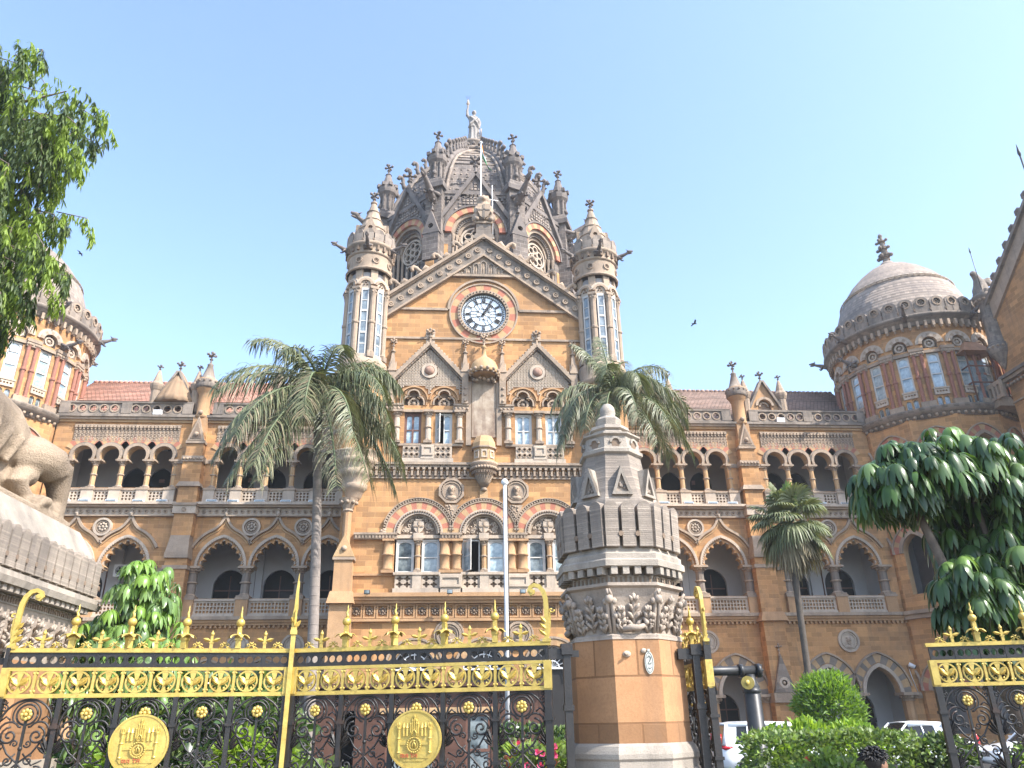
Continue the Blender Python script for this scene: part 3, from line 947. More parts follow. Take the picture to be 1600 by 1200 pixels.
# ---- gable verge, coping, niches, crest scrolls
g = MB()
A, B, C_ = (6.25, 22.22), (0, 27.02), (-6.25, 22.22)
P = [A, B, C_]
def raking(b, off0, off1, y0, y1, mat):
    L = sqrt(6.25**2+4.8**2); nx, nz = 4.8/L, 6.25/L
    for sx in (-1, 1):
        q = [(sx*(6.25+nx*off0), 22.22+nz*off0), (sx*(6.25+nx*off1), 22.22+nz*off1), (0, 27.02+off1/nz), (0, 27.02+off0/nz)]
        b.plate(q if sx > 0 else q[::-1], [], y0, y1, mat)
raking(g, -.82, .0, -.16, .02, 'grey')
raking(g, .0, .16, -.42, .6, 'stone')
raking(g, -.92, -.82, -.26, .02, 'stone')
raking(g, -.06, .0, -.3, .02, 'stone')
for sx in (-1, 1):
    for k in range(11):
        f_ = (k+.35)/11
        x = sx*(5.75*(1-f_)); z = 22.22+4.8*(1-(abs(x)/6.25))-.52
        g.lathe([(.13, 0), (.13, .05), (.09, .09), (.001, .1)], 'stone', n=8) if False else None
        g.arcband(x, z, .09, .17, 0, 2*pi, 10, -.24, -.1, ['stone'], 1)
        g.sphere((x, -.17, z), .085, 'stone', 6, 4)
g.plate([(-1.95, 24.62), (1.95, 24.62), (0, 26.12)], [], -.08, .02, 'stone')
g.box(-2.05, 2.05, -.2, .02, 24.52, 24.66, 'stone')
for x, h in ((0, .85), (-.42, .62), (.42, .62), (-.84, .36), (.84, .36), (-1.2, .14), (1.2, .14)):
    zz = 24.72
    pth = archpath(x, zz, zz+h*.75, .13, 'pointed', n=5)
    g.plate(archpath(x, zz-.02, zz+h*.75, .19, 'pointed', n=6), [pth], -.16, .0, 'grey')
    g.lathe([(.05, zz), (.07, zz+h*.3), (.045, zz+h*.6), (.05, zz+h*.75), (.01, zz+h*.85)], 'stone', x, -.07, 6)
g.build('gable_verge', station)
c = MB()
cr = crocket_mb(.62, 'stone')
for sx in (-1, 1):
    for k, x in enumerate((.95, 2.05, 3.2, 4.35)):
        T = MX.Translation(V((sx*x, -.05, 27.1-.768*x))) @ MX.Scale(1, 4)
        if sx < 0: T = T @ MX.Rotation(pi, 4, 'Z')
        T = T @ MX.Rotation(R(18), 4, 'Y')
        c.add(cr, T)
        c.tube([(sx*(x-.25), -.05, 27.35-.768*(x-.1)), (sx*x, -.05, 27.5-.768*x), (sx*(x+.3), -.05, 27.2-.768*x)], [.1, .2, .08], 'stone', 6)
c.frus(0, 0, 26.9, 27.25, .62, .4, .5, .36, 'grey')
c.box(-.44, .44, -.34, .34, 27.25, 28.0, 'grey')
c.box(-.52, .52, -.42, .42, 27.95, 28.1, 'stone')
c.build('gable_crest', station)

# ---- corner piers at the lower left and right of the block, small gabled buttress
for sx in (-1, 1):
    b = MB()
    x = sx*6.55
    b.box(x-.5, x+.5, -.55, .02, -.4, 6.8, 'buffplain')
    b.frus(x, -.25, 6.8, 7.35, .62, .5, .5, .36, 'buffplain')
    b.box(x-.42, x+.42, -.5, .02, 7.35, 8.9, 'buffplain')
    b.plate([(x-.5, 8.9), (x+.5, 8.9), (x, 10.0)], [], -.58, -.3, 'cream')
    b.box(x-.5, x+.5, -.58, .02, 8.78, 8.92, 'stone')
    b.sphere((x, -.58, 9.3), .14, 'stone', 8, 5)
    b.frus(x, -.15, 8.9, 9.9, .42, .35, .1, .1, 'buffplain')
    b.lathe([(.2, 8.2), (.2, 11.2)], 'buffplain', x+sx*.0, -.2, 10)
    b.lathe([(.2, 11.1), (.26, 11.15), (.22, 11.25), (.34, 11.5), (.46, 11.75)], 'stone', x, -.2, 10)
    for k in range(8):
        b.sphere((x+.38*cos(k*pi/4), -.2+.38*sin(k*pi/4), 11.55), .1, 'stone', 6, 4)
    b.build('corner_buttress', station)

# ---- floodlights on brackets under the balcony
fl = MB()
fl.tube([(0, 0, 0), (0, -.45, .02)], .025, 'iron', 5)
fl.box(-.13, .13, -.62, -.45, -.08, .1, 'iron')
fl.box(-.11, .11, -.635, -.62, -.06, .08, 'glassd')
fo = None
for x in (-5.35, -1.6, 1.75):
    o = fl.build('floodlight', station, (x, -.3, 7.25)) if fo is None else copy_tree(fo, station, (x, -.3, 7.25))
    fo = fo or o

# ================================================================== corner turrets
def turret():
    b = MB()
    # corbel, drum, ring
    b.lathe([(.28, 11.7), (.42, 11.9), (.5, 12.2), (.64, 12.28), (.66, 12.5), (.6, 12.58), (.82, 12.9), (.9, 12.98), (.9, 13.2), (.84, 13.26), (1.04, 13.5), (1.12, 13.58), (1.12, 13.75), (1.06, 13.8), (1.24, 14.0), (1.26, 14.1)], 'stone', n=20)
    b.lathe([(1.2, 14.1), (1.2, 17.8)], 'buff', n=20, cap=False)
    b.lathe([(1.2, 15.0), (1.27, 15.05), (1.27, 15.2), (1.2, 15.25)], 'stone', n=20, cap=False)
    b.lathe([(1.2, 17.8), (1.38, 17.95), (1.38, 18.1), (1.28, 18.2), (1.36, 18.6), (1.3, 18.9), (1.2, 19.05)], 'stone', n=20)
    b.lathe([(1.0, 19.0), (1.0, 24.2)], 'plasterg', n=16, cap=False)
    b.lathe([(1.2, 24.35), (1.2, 25.35)], 'stone', n=20, cap=False)
    b.lathe([(1.22, 24.3), (1.3, 24.34), (1.3, 24.42), (1.2, 24.46)], 'stone', n=20, cap=False)
    b.lathe([(1.2, 25.3), (1.28, 25.35), (1.28, 25.45), (1.22, 25.5), (1.3, 25.8), (1.4, 25.85), (1.42, 26.0), (1.36, 26.05)], 'stone', n=20)
    for k in range(22):
        a = 2*pi*k/22
        T = MX.Rotation(a, 4, 'Z')
        c = MB(); c.box(1.2, 1.36, -.06, .06, 25.5, 25.8, 'recess_shade'); b.add(c, T)
    # parapet of rounded merlons
    for k in range(14):
        T = MX.Rotation(2*pi*k/14, 4, 'Z') @ MX.Translation(V((0, -1.22, 0)))
        c = MB(); hw = .27
        c.plate([(-hw, 26.0), (hw, 26.0), (hw, 26.62), (hw*.7, 26.78), (0, 26.84), (-hw*.7, 26.74), (-hw, 26.62)], [], -.11, .11, 'grey')
        c.lathe([(.055, 26.08), (.055, 26.2)], 'recess_shade', hw+.0, -.08, 6)  # dark peg drawn as a shaded hole between merlons
        b.add(c, T)
    # spire with gablets
    b.lathe([(1.05, 26.0), (1.0, 26.6), (.90, 27.0), (.62, 27.8), (.40, 28.5), (.2, 29.2), (.13, 29.4), (.19, 29.42), (.19, 29.5), (.12, 29.54)], 'stone', n=12, smooth=False)
    for z, r in ((27.35, .78), (28.05, .535), (28.7, .34)):
        b.lathe([(r, z), (r+.06, z+.03), (r+.02, z+.1)], 'stone', n=12, cap=False)
    for k in range(4):
        T = MX.Rotation(pi/4+k*pi/2+pi/4, 4, 'Z')
        c = MB()
        c.plate([(-.42, 26.85), (.42, 26.85), (0, 27.95)], [circ(0, 27.2, .13, 8)], -.92, -.78, 'stone')
        for sx in (-1, 1):
            c.poly([(sx*.42, -.92, 26.85), (sx*.42, -.5, 26.85), (0, -.3, 27.95), (0, -.92, 27.95)], 'stone')
        b.add(c, T)
    # arcade storey: arches with tympana
    for k in range(8):
        T = MX.Rotation(2*pi*k/8, 4, 'Z') @ MX.Translation(V((0, -1.08, 0)))
        c = MB()
        c.arcband(0, 23.35, .27, .40, 0, pi, 7, -.10, .08, ['stone'], 1)
        c.arcband(0, 23.35, .40, .52, .1, pi-.1, 7, -.04, .08, ['pale'], 1)
        c.plate(archpath(0, 23.1, 23.35, .28, 'round', n=8), [], .0, .06, 'pale')
        for j in range(3):
            c.sphere((.09*cos(pi/2+j*2.09), -.03, 23.42+.09*sin(pi/2+j*2.09)), .055, 'recess_shade', 6, 4)
        c.box(-.27, .27, -.04, .06, 19.05, 19.25, 'pale')
        b.add(c, T)
        T2 = MX.Rotation(2*pi*(k+.5)/8, 4, 'Z') @ MX.Translation(V((0, -1.08, 0)))
        b.T = None
        c = MB(); c.plate([(-.16, 23.2), (.16, 23.2), (.2, 24.35), (-.2, 24.35)], [], -.02, .12, 'stone'); b.add(c, T2)
    for k in range(8):
        T = MX.Rotation(2*pi*(k+.5)/8, 4, 'Z') @ MX.Translation(V((0, -1.2, 24.9)))
        c = MB(); c.arcband(0, 0, .13, .2, 0, 2*pi, 12, -.05, .02, ['stone'], 1)
        for j in range(6):
            c.sphere((.08*cos(j*pi/3), -.01, .08*sin(j*pi/3)), .04, 'recess_shade', 5, 4)
        b.add(c, T)
    o = b.build('corner_turret', station)
    cl = MB()
    cl.box(-.17, .17, -.17, .17, 0, .3, 'stone'); cl.lathe([(.19, .3), (.155, .4), (.155, 1.95), (.2, 2.0), (.2, 2.1), (.155, 2.15), (.15, 3.6), (.22, 3.95), (.22, 4.0)], 'stone', n=9)
    cl.box(-.22, .22, -.22, .22, 4.0, 4.15, 'stone')
    for k in range(6): cl.sphere((.17*cos(k*pi/3), .17*sin(k*pi/3), 3.85), .07, 'stone', 5, 4)
    co = None
    for k in range(8):
        a = 2*pi*(k+.5)/8-pi/2
        p = (1.1*cos(a), 1.1*sin(a), 19.05)
        if co is None: co = cl.build('turret_column', o, p, a+pi/2)
        else: copy_tree(co, o, p, a+pi/2)
    wn = MB()
    wn.plate(rect(-.2, .2, 0, 3.95), [rect(-.14, .14, .07+k*1.29, 1.25+k*1.29) for k in range(3)], -.04, .03, 'whitep')
    wn.box(-.17, .17, .0, .02, .05, 3.9, 'glassd')
    wn.box(-.18, .18, -.02, .01, .62, .68, 'whitep'); wn.box(-.18, .18, -.02, .01, 1.95, 2.0, 'whitep'); wn.box(-.18, .18, -.02, .01, 3.2, 3.25, 'whitep')
    wo = None
    for k in range(8):
        a = 2*pi*k/8-pi/2
        p = (1.06*cos(a), 1.06*sin(a), 19.2)
        if wo is None: wo = wn.build('turret_window', o, p, a+pi/2)
        else: copy_tree(wo, o, p, a+pi/2)
    fb = finial_mb(.95, 'darkp', 1.45).build('finial', o, (0, 0, 29.35))
    ga = gargoyle_mb(1.15, 'darkp'); go = None
    for az, z, r in ((R(-155), 25.75, 1.1), (R(-25), 25.75, 1.1), (R(-90), 25.6, 1.15), (R(130), 27.6, .7), (R(50), 27.6, .7)):
        p = (r*cos(az), r*sin(az), z)
        if go is None: go = ga.build('gargoyle', o, p, az); go.rotation_euler = (0, R(-8), az)
        else:
            q = copy_tree(go, o, p, az); q.rotation_euler = (0, R(-8), az)
    return o
tu = turret(); tu.location = (-6.35, .15, 0); tu['label'] = 'left corner turret beside the clock gable'
tu2 = copy_tree(tu, station, (6.35, .15, 0)); tu2['label'] = 'right corner turret beside the clock gable'
# ================================================================== great octagonal dome
DX, DY = -.30, 12.5
RO = 7.0; AP = RO*cos(pi/8); HW = RO*sin(pi/8)
DC = MX.Translation(V((DX, DY, 0)))
def fT(k):      # frame of face k: x along the face, -y outward
    return DC @ MX.Rotation(k*pi/4, 4, 'Z')
def vT(k):      # frame of vertex k: -y outward along the radius
    return DC @ MX.Rotation(k*pi/4+pi/8, 4, 'Z')

drum = MB()
for k in range(8):
    c = MB()
    hole = archpath(0, 28.0, 31.7, 1.58, 'round', n=20)
    c.plate([(-HW, 19.), (HW, 19.), (HW, 35.0), (-HW, 35.0)], [hole], -AP, -AP+.5, 'dark')
    c.box(-HW, HW, -AP-.12, -AP+.3, 27.2, 27.5, 'darkp')
    c.box(-HW, HW, -AP-.14, -AP+.3, 34.55, 34.75, 'darkp')
    c.box(-HW-.05, HW+.05, -AP-.22, -AP+.3, 34.75, 35.05, 'darkp')
    for j in range(16):
        x = -HW+.2+j*(2*HW-.4)/15
        c.box(x-.08, x+.08, -AP-.2, -AP, 34.3, 34.55, 'darkp')
    for x in (-2.15, 2.15):
        c.box(x-.35, x+.35, -AP-.03, -AP, 27.5, 30.8, 'buff')
    drum.add(c, fT(k))
drum.build('dome', station, label='dark octagonal stone dome with crested ribs and gabled rose windows')
dome_o = bpy.data.objects['dome']

def dormer():
    c = MB()
    y = -AP
    c.arcband(0, 31.7, 1.60, 2.02, 0, pi, 15, y-.22, y+.1, ['red', 'cream'])
    c.arcband(0, 31.7, 2.02, 2.14, 0, pi, 20, y-.3, y+.1, ['darkp'], 1)
    c.arcband(0, 31.7, 1.36, 1.60, 0, pi, 20, y-.05, y+.3, ['stone'], 1)
    c.arcband(0, 31.7, 1.14, 1.36, 0, pi, 20, y+.15, y+.5, ['grey'], 1)
    c.arcband(0, 31.7, .95, 1.14, 0, pi, 20, y+.3, y+.7, ['stone'], 1)
    for k in range(22):
        a = pi*(k+.5)/22
        c.sphere((1.25*cos(a), y+.13, 31.7+1.25*sin(a)), .07, 'darkp', 5, 4)
    for sx in (-1, 1):
        for r, yy in ((1.48, .1), (1.25, .3), (1.04, .5)):
            c.lathe([(.14, 28.), (.14, 28.2), (.09, 28.3), (.09, 31.2), (.16, 31.55), (.16, 31.7)], 'stone', sx*r, y+yy, 7)
    c.plate(rect(-1.7, 1.7, 27.9, 33.4), [], y+.62, y+.8, 'door_and_dark')  # black sheet standing for the darkness behind the tracery
    # rose tracery
    c.arcband(0, 31.5, .84, .98, 0, 2*pi, 24, y+.4, y+.6, ['pale'], 1)
    for k in range(6):
        a = k*pi/3+pi/6
        c.arcband(.52*cos(a), 31.5+.52*sin(a), .20, .29, 0, 2*pi, 10, y+.44, y+.58, ['pale'], 1)
    c.arcband(0, 31.5, .16, .25, 0, 2*pi, 10, y+.44, y+.58, ['pale'], 1)
    for x in (-.55, 0, .55):
        c.box(x-.06, x+.06, y+.44, y+.58, 28, 30.6, 'pale')
        c.arcband(x+.275, 30.2, .22, .32, 0, pi, 8, y+.44, y+.58, ['pale'], 1)
    # gable over the arch
    gz, ga, gw = 32.5, 36.5, 2.45
    c.plate([(-gw, gz), (gw, gz), (0, ga)], [archpath(0, gz+.01, 32.52, 1.95, 'round', n=16)] if False else [], y-.12, y+.05, 'dark') if False else None
    arc = [(2.05*cos(a), 31.7+2.05*sin(a)) for a in [R(24)+(pi-R(48))*j/14 for j in range(15)]]
    c.plate([(gw, gz-.1), (0, ga), (-gw, gz-.1)]+arc[::-1], [], y-.14, y+.1, 'darkp')
    for i in range(-9, 10):
        for j in range(12):
            x = i*.26; z = 33.55+j*.24
            if abs(x) < gw*(ga-z)/(ga-gz)-.42 and x*x+(z-31.7)**2 > 2.25**2:
                c.box(x-.09, x+.09, y-.2, y-.12, z-.08, z+.08, 'dome')
    for sx in (-1, 1):
        P = [(sx*(gw+.12), gz-.2), (0, ga+.05)]
        c.offband(P if sx > 0 else P[::-1], -.12, .14, y-.38, y+.3, 'darkp')
        c.poly([(sx*gw, y+.1, gz), (sx*gw, y+1.2, gz+.5), (0, y+3.0, ga-.2), (0, y+.1, ga)], 'dark')
        for k in range(7):
            f_ = (k+.6)/7.5
            T = MX.Translation(V((sx*gw*(1-f_), y-.1, gz+(ga-gz)*f_))) @ MX.Rotation(0 if sx > 0 else pi, 4, 'Z')
            c.add(crocket_mb(.30, 'darkp'), T)
    c.add(finial_mb(1.75, 'darkp', 1.25), MX.Translation(V((0, y-.1, ga))))
    return c
dm = dormer()
d0 = None
for k in (0, 1, 2, 3, 5, 6, 7):
    if d0 is None:
        d0 = dm.build('rose_dormer', dome_o, (DX, DY, 0))
    else:
        copy_tree(d0, dome_o, (DX, DY, 0), k*pi/4)

# shell
prof = [(34.9, 6.75), (36.0, 6.42), (37.2, 5.98), (38.3, 5.48), (39.3, 4.92), (40.2, 4.32), (41.0, 3.68), (41.7, 3.02), (42.3, 2.38), (42.8, 1.82), (43.25, 1.38), (43.6, 1.08)]
def prof_at(z):
    for (z0, r0), (z1, r1) in zip(prof, prof[1:]):
        if z <= z1: return r0+(r1-r0)*(z-z0)/(z1-z0), atan2(z1-z0, r0-r1)
    return prof[-1][1], pi/4
sh = MB()
for k in range(8):
    a0 = -pi/2+pi/8+k*pi/4; a1 = a0+pi/4
    for (z0, r0), (z1, r1) in zip(prof, prof[1:]):
        m = 'dark' if z1 < 40.6 else 'dome'
        q = [(DX+r0*cos(a0), DY+r0*sin(a0), z0), (DX+r0*cos(a1), DY+r0*sin(a1), z0), (DX+r1*cos(a1), DY+r1*sin(a1), z1), (DX+r1*cos(a0), DY+r1*sin(a0), z1)]
        sh.poly(q, m)
    # checker of small raised bosses low on the face and pale courses above
    am = (a0+a1)/2
    for (z, n_) in ((35.6, 9), (36.2, 9), (36.8, 8), (37.4, 8), (38.0, 7)):
        r = prof_at(z)[0]+.02
        for j in range(n_):
            t_ = (j+.5+(.25 if int(z*10) % 4 else 0))/n_-.5
            ap = r*cos(pi/8); x = t_*2*r*sin(pi/8)*.78
            px, py = ap*cos(am)-x*sin(am), ap*sin(am)+x*cos(am)
            sh.sphere((DX+px, DY+py, z), .085, 'dome', 5, 4)
    for z in (38.9, 39.5, 40.0, 40.6, 41.2):
        r = prof_at(z)[0]+.01
        ap = r*cos(pi/8)+.02; w_ = r*sin(pi/8)*.74
        p = [(DX+ap*cos(am)-x*sin(am), DY+ap*sin(am)+x*cos(am), z) for x in (-w_, w_)]
        sh.tube(p, .07, 'dome', 4)
    # arched border mould
    path = []
    for side in (1, -1):
        seg = []
        for (z, r) in prof[:9]:
            f_ = .80*(1-max(0, (z-39.5)/3.3)**2.2)
            ap = r*cos(pi/8)+.06; x = side*r*sin(pi/8)*f_
            seg.append((DX+ap*cos(am)-x*sin(am), DY+ap*sin(am)+x*cos(am), z))
        path += seg if side > 0 else seg[::-1]
    sh.tube(path, .13, 'dome', 5)
sh.build('dome_shell', dome_o)
rb = MB()
rp = [(0, -r-.02, z) for z, r in prof]
rb.tube(rp, [.27, .27, .26, .26, .25, .25, .24, .22, .2, .18, .15, .12], 'darkp', 7)
for z in (35.5, 36.5, 37.5, 38.45, 39.35, 40.15, 40.9, 41.5, 42.0, 42.45, 42.85, 43.2):
    r, sl = prof_at(z)
    s_ = .80 if z < 40.5 else .66
    T = MX.Translation(V((0, -r-.15, z))) @ MX.Rotation(-pi/2, 4, 'Z') @ MX.Rotation(-(pi/2-sl)*.75, 4, 'Y')
    rb.add(crocket_mb(s_, 'darkp'), T)
r0_ = None
for k in range(8):
    if r0_ is None: r0_ = rb.build('dome_rib', dome_o, (DX, DY, 0), k*pi/4+pi/8)
    else: copy_tree(r0_, dome_o, (DX, DY, 0), k*pi/4+pi/8)
tp = MB()
tp.lathe([(1.25, 43.4), (1.3, 43.7), (1.05, 43.85), (.95, 44.1), (1.2, 44.3), (1.25, 44.45), (1.0, 44.5)], 'dome', DX, DY, 16)
for k in range(16):
    a = 2*pi*k/16
    tp.sphere((DX+1.2*cos(a), DY+1.2*sin(a), 43.95), .16, 'darkp', 6, 4)
tp.build('dome_cap', dome_o)
# piers and pinnacles at the eight corners
pb = MB(); y = -RO
pb.box(-.72, .72, y-.55, y+.8, 19, 29.2, 'dark')
pb.frus(0, y+.1, 29.2, 30.0, .72, .65, .58, .5, 'dark')
pb.box(-.58, .58, y-.40, y+.7, 30.0, 35.2, 'dark')
pb.plate([(-.62, 31.2), (.62, 31.2), (0, 33.0)], [circ(0, 31.75, .2, 8)], y-.75, y-.35, 'darkp')
pb.box(-.55, .55, y-.72, y-.3, 29.2, 31.2, 'dark')
pb.box(-.3, .3, y-.76, y-.7, 27.5, 29.0, 'buff')
pb.add(finial_mb(1.0, 'darkp', 1.3), MX.Translation(V((0, y-.55, 33.1))))
pb.box(-.75, .75, y-.62, y+.8, 35.0, 35.35, 'darkp')
pb.frus(0, y+.1, 35.35, 35.9, .7, .7, .5, .5, 'dark')
pb.lathe([(.55, 35.7), (.5, 35.9), (.42, 35.95), (.42, 37.1), (.5, 37.3), (.66, 37.5), (.7, 37.7), (.7, 38.0), (.58, 38.1), (.5, 38.2), (.34, 38.7), (.2, 39.25), (.25, 39.3), (.16, 39.4)], 'darkp', 0, y+.1, 10)
for k in range(8):
    a = 2*pi*k/8
    pb.lathe([(.08, 35.95), (.08, 37.1), (.13, 37.25)], 'dark', .47*cos(a), y+.1+.47*sin(a), 5)
    pb.box(.66*cos(a)-.13, .66*cos(a)+.13, y+.1+.66*sin(a)-.13, y+.1+.66*sin(a)+.13, 37.95, 38.22, 'darkp')
pb.add(finial_mb(1.15, 'darkp', 1.35), MX.Translation(V((0, y+.1, 39.25))))
ga = MB(); ga.add(gargoyle_mb(2.3, 'darkp'), rot((0, y-.35, 34.0), -pi/2, R(22)))
p0 = None
for k in range(8):
    if p0 is None:
        p0 = pb.build('corner_pinnacle', dome_o, (DX, DY, 0), k*pi/4+pi/8)
    else: copy_tree(p0, dome_o, (DX, DY, 0), k*pi/4+pi/8)
g0 = None
for k in (0, 1, 6, 7):
    if g0 is None: g0 = ga.build('gargoyle', dome_o, (DX, DY, 0), k*pi/4+pi/8)
    else: copy_tree(g0, dome_o, (DX, DY, 0), k*pi/4+pi/8)
# ================================================================== arcaded wings (built once for the right, copied mirrored to the left)
WY = 8.0            # wing face, local y
XE, XI = 25.2, 6.9  # outer and inner end of a wing
UAX = [10.35, 11.88, 13.41, 14.94]       # upper arches of the inner bay
UBX = [18.72, 20.25, 21.78, 23.31]       # upper arches of the outer bay
LAX = [8.65, 11.6, 14.55]
LBX = [19.85, 22.85]
PIER = 16.8
def wing():
    hs = []
    def bay(xs, z0, zs, w_, half, *k, **kw):
        # one opening under a whole row of arches; the columns stand free in it
        e0, e1 = xs[0]-half+.14, xs[-1]+half-.14
        out = [(e0, z0), (e1, z0), (e1, zs)]
        for x in xs[::-1]: out += archpath(x, zs, zs, w_, *k, **kw)
        return out+[(e0, zs)]
    hs.append(bay([8.82]+UAX, 14.62, 16.32, .50, .765, 'horseshoe', n=14)); hs.append(bay(UBX, 14.62, 16.32, .50, .765, 'horseshoe', n=14))
    for xs in (LAX, LBX):
        hs.append(bay(xs, 8.3, 10.05, 1.2, 1.48, 'cusped', 1.55)); hs.append(bay(xs, .75, 2.95, .98, 1.40, 'pointed', 1.35))
    b = MB()
    b.plate(rect(XI, XE, -.4, 19.2), hs, WY, WY+.5, 'buff', 'cream')
    W = b.build('arcade_wing', station, label='right arcaded wing with three storeys')
    t = MB()
    y = WY
    # cornice, frieze and ledges
    t.box(XI, XE, y-.34, y+.5, 18.95, 19.1, 'grey'); t.box(XI, XE, y-.24, y, 18.80, 18.95, 'stone'); t.box(XI, XE, y-.12, y, 18.66, 18.80, 'cream')
    t.box(XI, XE, y-.55, y+.3, 13.52, 13.66, 'pale'); t.box(XI, XE, y-.40, y, 13.40, 13.52, 'stone'); t.box(XI, XE, y-.16, y, 12.95, 13.40, 'pale'); t.box(XI, XE, y-.22, y, 12.9, 12.97, 'stone')
    k = XI+.3
    while k < XE:
        t.arcband(k, 13.18, .07, .13, 0, 2*pi, 8, y-.22, y-.14, ['stone'], 1); t.sphere((k, y-.16, 13.18), .07, 'recess_shade', 5, 4)
        k += .36
    t.box(XI, XE, y-.42, y+.2, 7.12, 7.3, 'stone'); t.box(XI, XE, y-.3, y, 6.98, 7.12, 'buffplain'); t.box(XI, XE, y-.2, y, 6.84, 6.98, 'buffplain')
    k = XI+.1
    while k < XE:
        t.box(k, k+.12, y-.16, y, 6.7, 6.84, 'buffplain'); k += .26
    t.box(XI, XE, y-.12, y, .5, .75, 'greyv')
    # capital bands
    for x0, x1 in ((15.75, 17.95), ):
        t.box(x0, x1, y-.1, y, 16.1, 16.32, 'stone')
        t.box(15.6, 18.2, y-.1, y, 9.78, 9.98, 'stone')
    t.box(15.9, 17.85, y-.14, y, 2.6, 2.92, 'stone')
    for x0, x1 in ((15.9, 18.5), (24.1, XE)):
        t.box(x0, x1, y-.08, y, 2.62, 2.9, 'stone')
    # carved panel frieze over the upper arches
    for x0, x1 in ((8.1, 15.75), (17.95, 24.1)):
        t.box(x0, x1, y-.03, y+.02, 17.45, 18.45, 'recess_shade')
        t.box(x0, x1, y-.12, y, 18.42, 18.5, 'stone')
        k = x0
        while k < x1-.1:
            t.box(k+.03, k+.19, y-.14, y, 18.30, 18.42, 'stone'); t.box(k+.07, k+.15, y-.11, y, 18.18, 18.30, 'stone')
            for zz in (17.52, 17.73, 17.94):
                t.box(k+.015, k+.085, y-.07, y, zz, zz+.15, 'stone'); t.box(k+.085, k+.2, y-.06, y, zz+.05, zz+.10, 'stone'); t.sphere((k+.145, y-.045, zz+.165), .036, 'pale', 5, 4)
            k += .22
        for zz in (17.46, 17.68, 17.89, 18.1): t.box(x0, x1, y-.055, y, zz, zz+.035, 'stone')
    # arch rings of the upper loggia
    for x in [8.82]+UAX+UBX:
        c = R(28)
        rr = .50/cos(c); zc = 16.32+rr*sin(c)
        t.arcband(x, zc, rr, rr+.16, -c, pi+c, 18, y-.14, y+.1, ['stone'], 1)
        t.arcband(x, zc, rr+.16, rr+.24, -.1, pi+.1, 16, y-.08, y+.05, ['grey'], 1)
        t.arcband(x, zc, rr+.25, rr+.62, R(26), pi-R(26), 9, y-.05, y+.02, ['cream', 'red'])
    # ogee hoods and cusped arch trims of the middle storey
    for xs in (LAX, LBX):
        for x in xs:
            nb = [q for q in xs if q != x]
            pth = ogee(x, 10.05, 1.92, 13.0, 1.49 if (x-2.95) > xs[0]-.2 else 1.68, 1.49 if (x+2.95) < xs[-1]+.2 else 1.68)
            t.offband(pth, -.07, .07, y-.16, y+.02, 'stone')
            t.offband(pth, -.2, -.15, y-.06, y+.02, 'cream')
            t.lathe([(.07, 12.92), (.12, 13.05), (.05, 13.2), (.13, 13.3), (.02, 13.42)], 'pale', x, y-.2, 7)
            cp = archpath(x, 10.05, 10.05, 1.27, 'pointed', 1.64, n=16)
            t.offband(cp, 0.0, .16, y-.12, y+.1, 'pale')
            L = len(cp)
            for k in range(0, L, 1):
                t.sphere((cp[k][0], y-.10, cp[k][1]), .055, 'stone', 5, 4)
            t.offband(archpath(x, 10.05, 10.05, 1.14, 'pointed', 1.5, n=16), -.02, .10, y+.02, y+.2, 'pale')
            # ground storey: alternating voussoirs and pale inner ring
            gp = archpath(x, 2.95, 2.95, 1.0, 'pointed', 1.37, n=14)
            t.offband(gp, 0.0, .20, y-.12, y+.1, 'pale')
            gp2 = archpath(x, 2.95, 2.95, 1.22, 'pointed', 1.62, n=18)
            t.offband(gp2, 0.0, .44, y-.05, y+.02, ['greyv', 'cream'], 15)
            t.offband(archpath(x, 2.95, 2.95, 1.68, 'pointed', 2.1, n=18)[2:-2], 0.0, .10, y-.14, y+.02, 'stone')
    t.build('wing_trim', W)
    # galleries behind the arches
    g = MB()
    for z in (7.1, 13.5):
        g.box(XI, XE, y+.5, y+4.0, z-.12, z, 'plasterg')
    g.box(XI, XE, y+.5, y+4.0, 18.6, 18.8, 'plasterg')
    g.box(XI, XE, y+.5, y+4.0, -.3, .1, 'plasterg')
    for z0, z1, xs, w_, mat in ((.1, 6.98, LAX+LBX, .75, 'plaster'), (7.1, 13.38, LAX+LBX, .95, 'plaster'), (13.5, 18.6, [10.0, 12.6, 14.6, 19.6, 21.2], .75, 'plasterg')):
        dh = [archpath(x+.25, z0+.01, z0+(2.35 if z0 > 5 else 2.0), w_, 'pointed', 1.0, n=8) for x in xs if XI+1 < x+.25 < XE-1]
        g.plate(rect(XI, XE, z0, z1), dh, y+3.2, y+3.4, mat)
    g.box(XI, XE, y+4.4, y+4.5, 0, 19, 'door_and_dark')  # unlit rooms behind the doors, painted as one black sheet
    for x in (7.0, 16.8, 25.0):
        g.box(x-.1, x+.1, y+.5, y+3.2, .1, 18.6, 'plaster')
    for x in (10.1, 13.07, 21.35):
        g.box(x-.2, x+.2, y+.5, y+3.2, 11.6, 13.38, 'plaster')
        g.box(x-.2, x+.2, y+3.0, y+3.25, 7.1, 12, 'plaster')
    rg = random.Random(8)
    for k in range(16):
        x = rg.uniform(8, 24.5); z0 = rg.choice((.1, 7.1, 13.5)); zz = z0+rg.uniform(1.0, 2.6); w_, h_ = rg.uniform(.15, .5), rg.uniform(.15, .45)
        g.box(x, x+w_, y+3.1, y+3.19, zz, zz+h_, rg.choice(('door_and_dark', 'brownp', 'metalg', 'pale')))
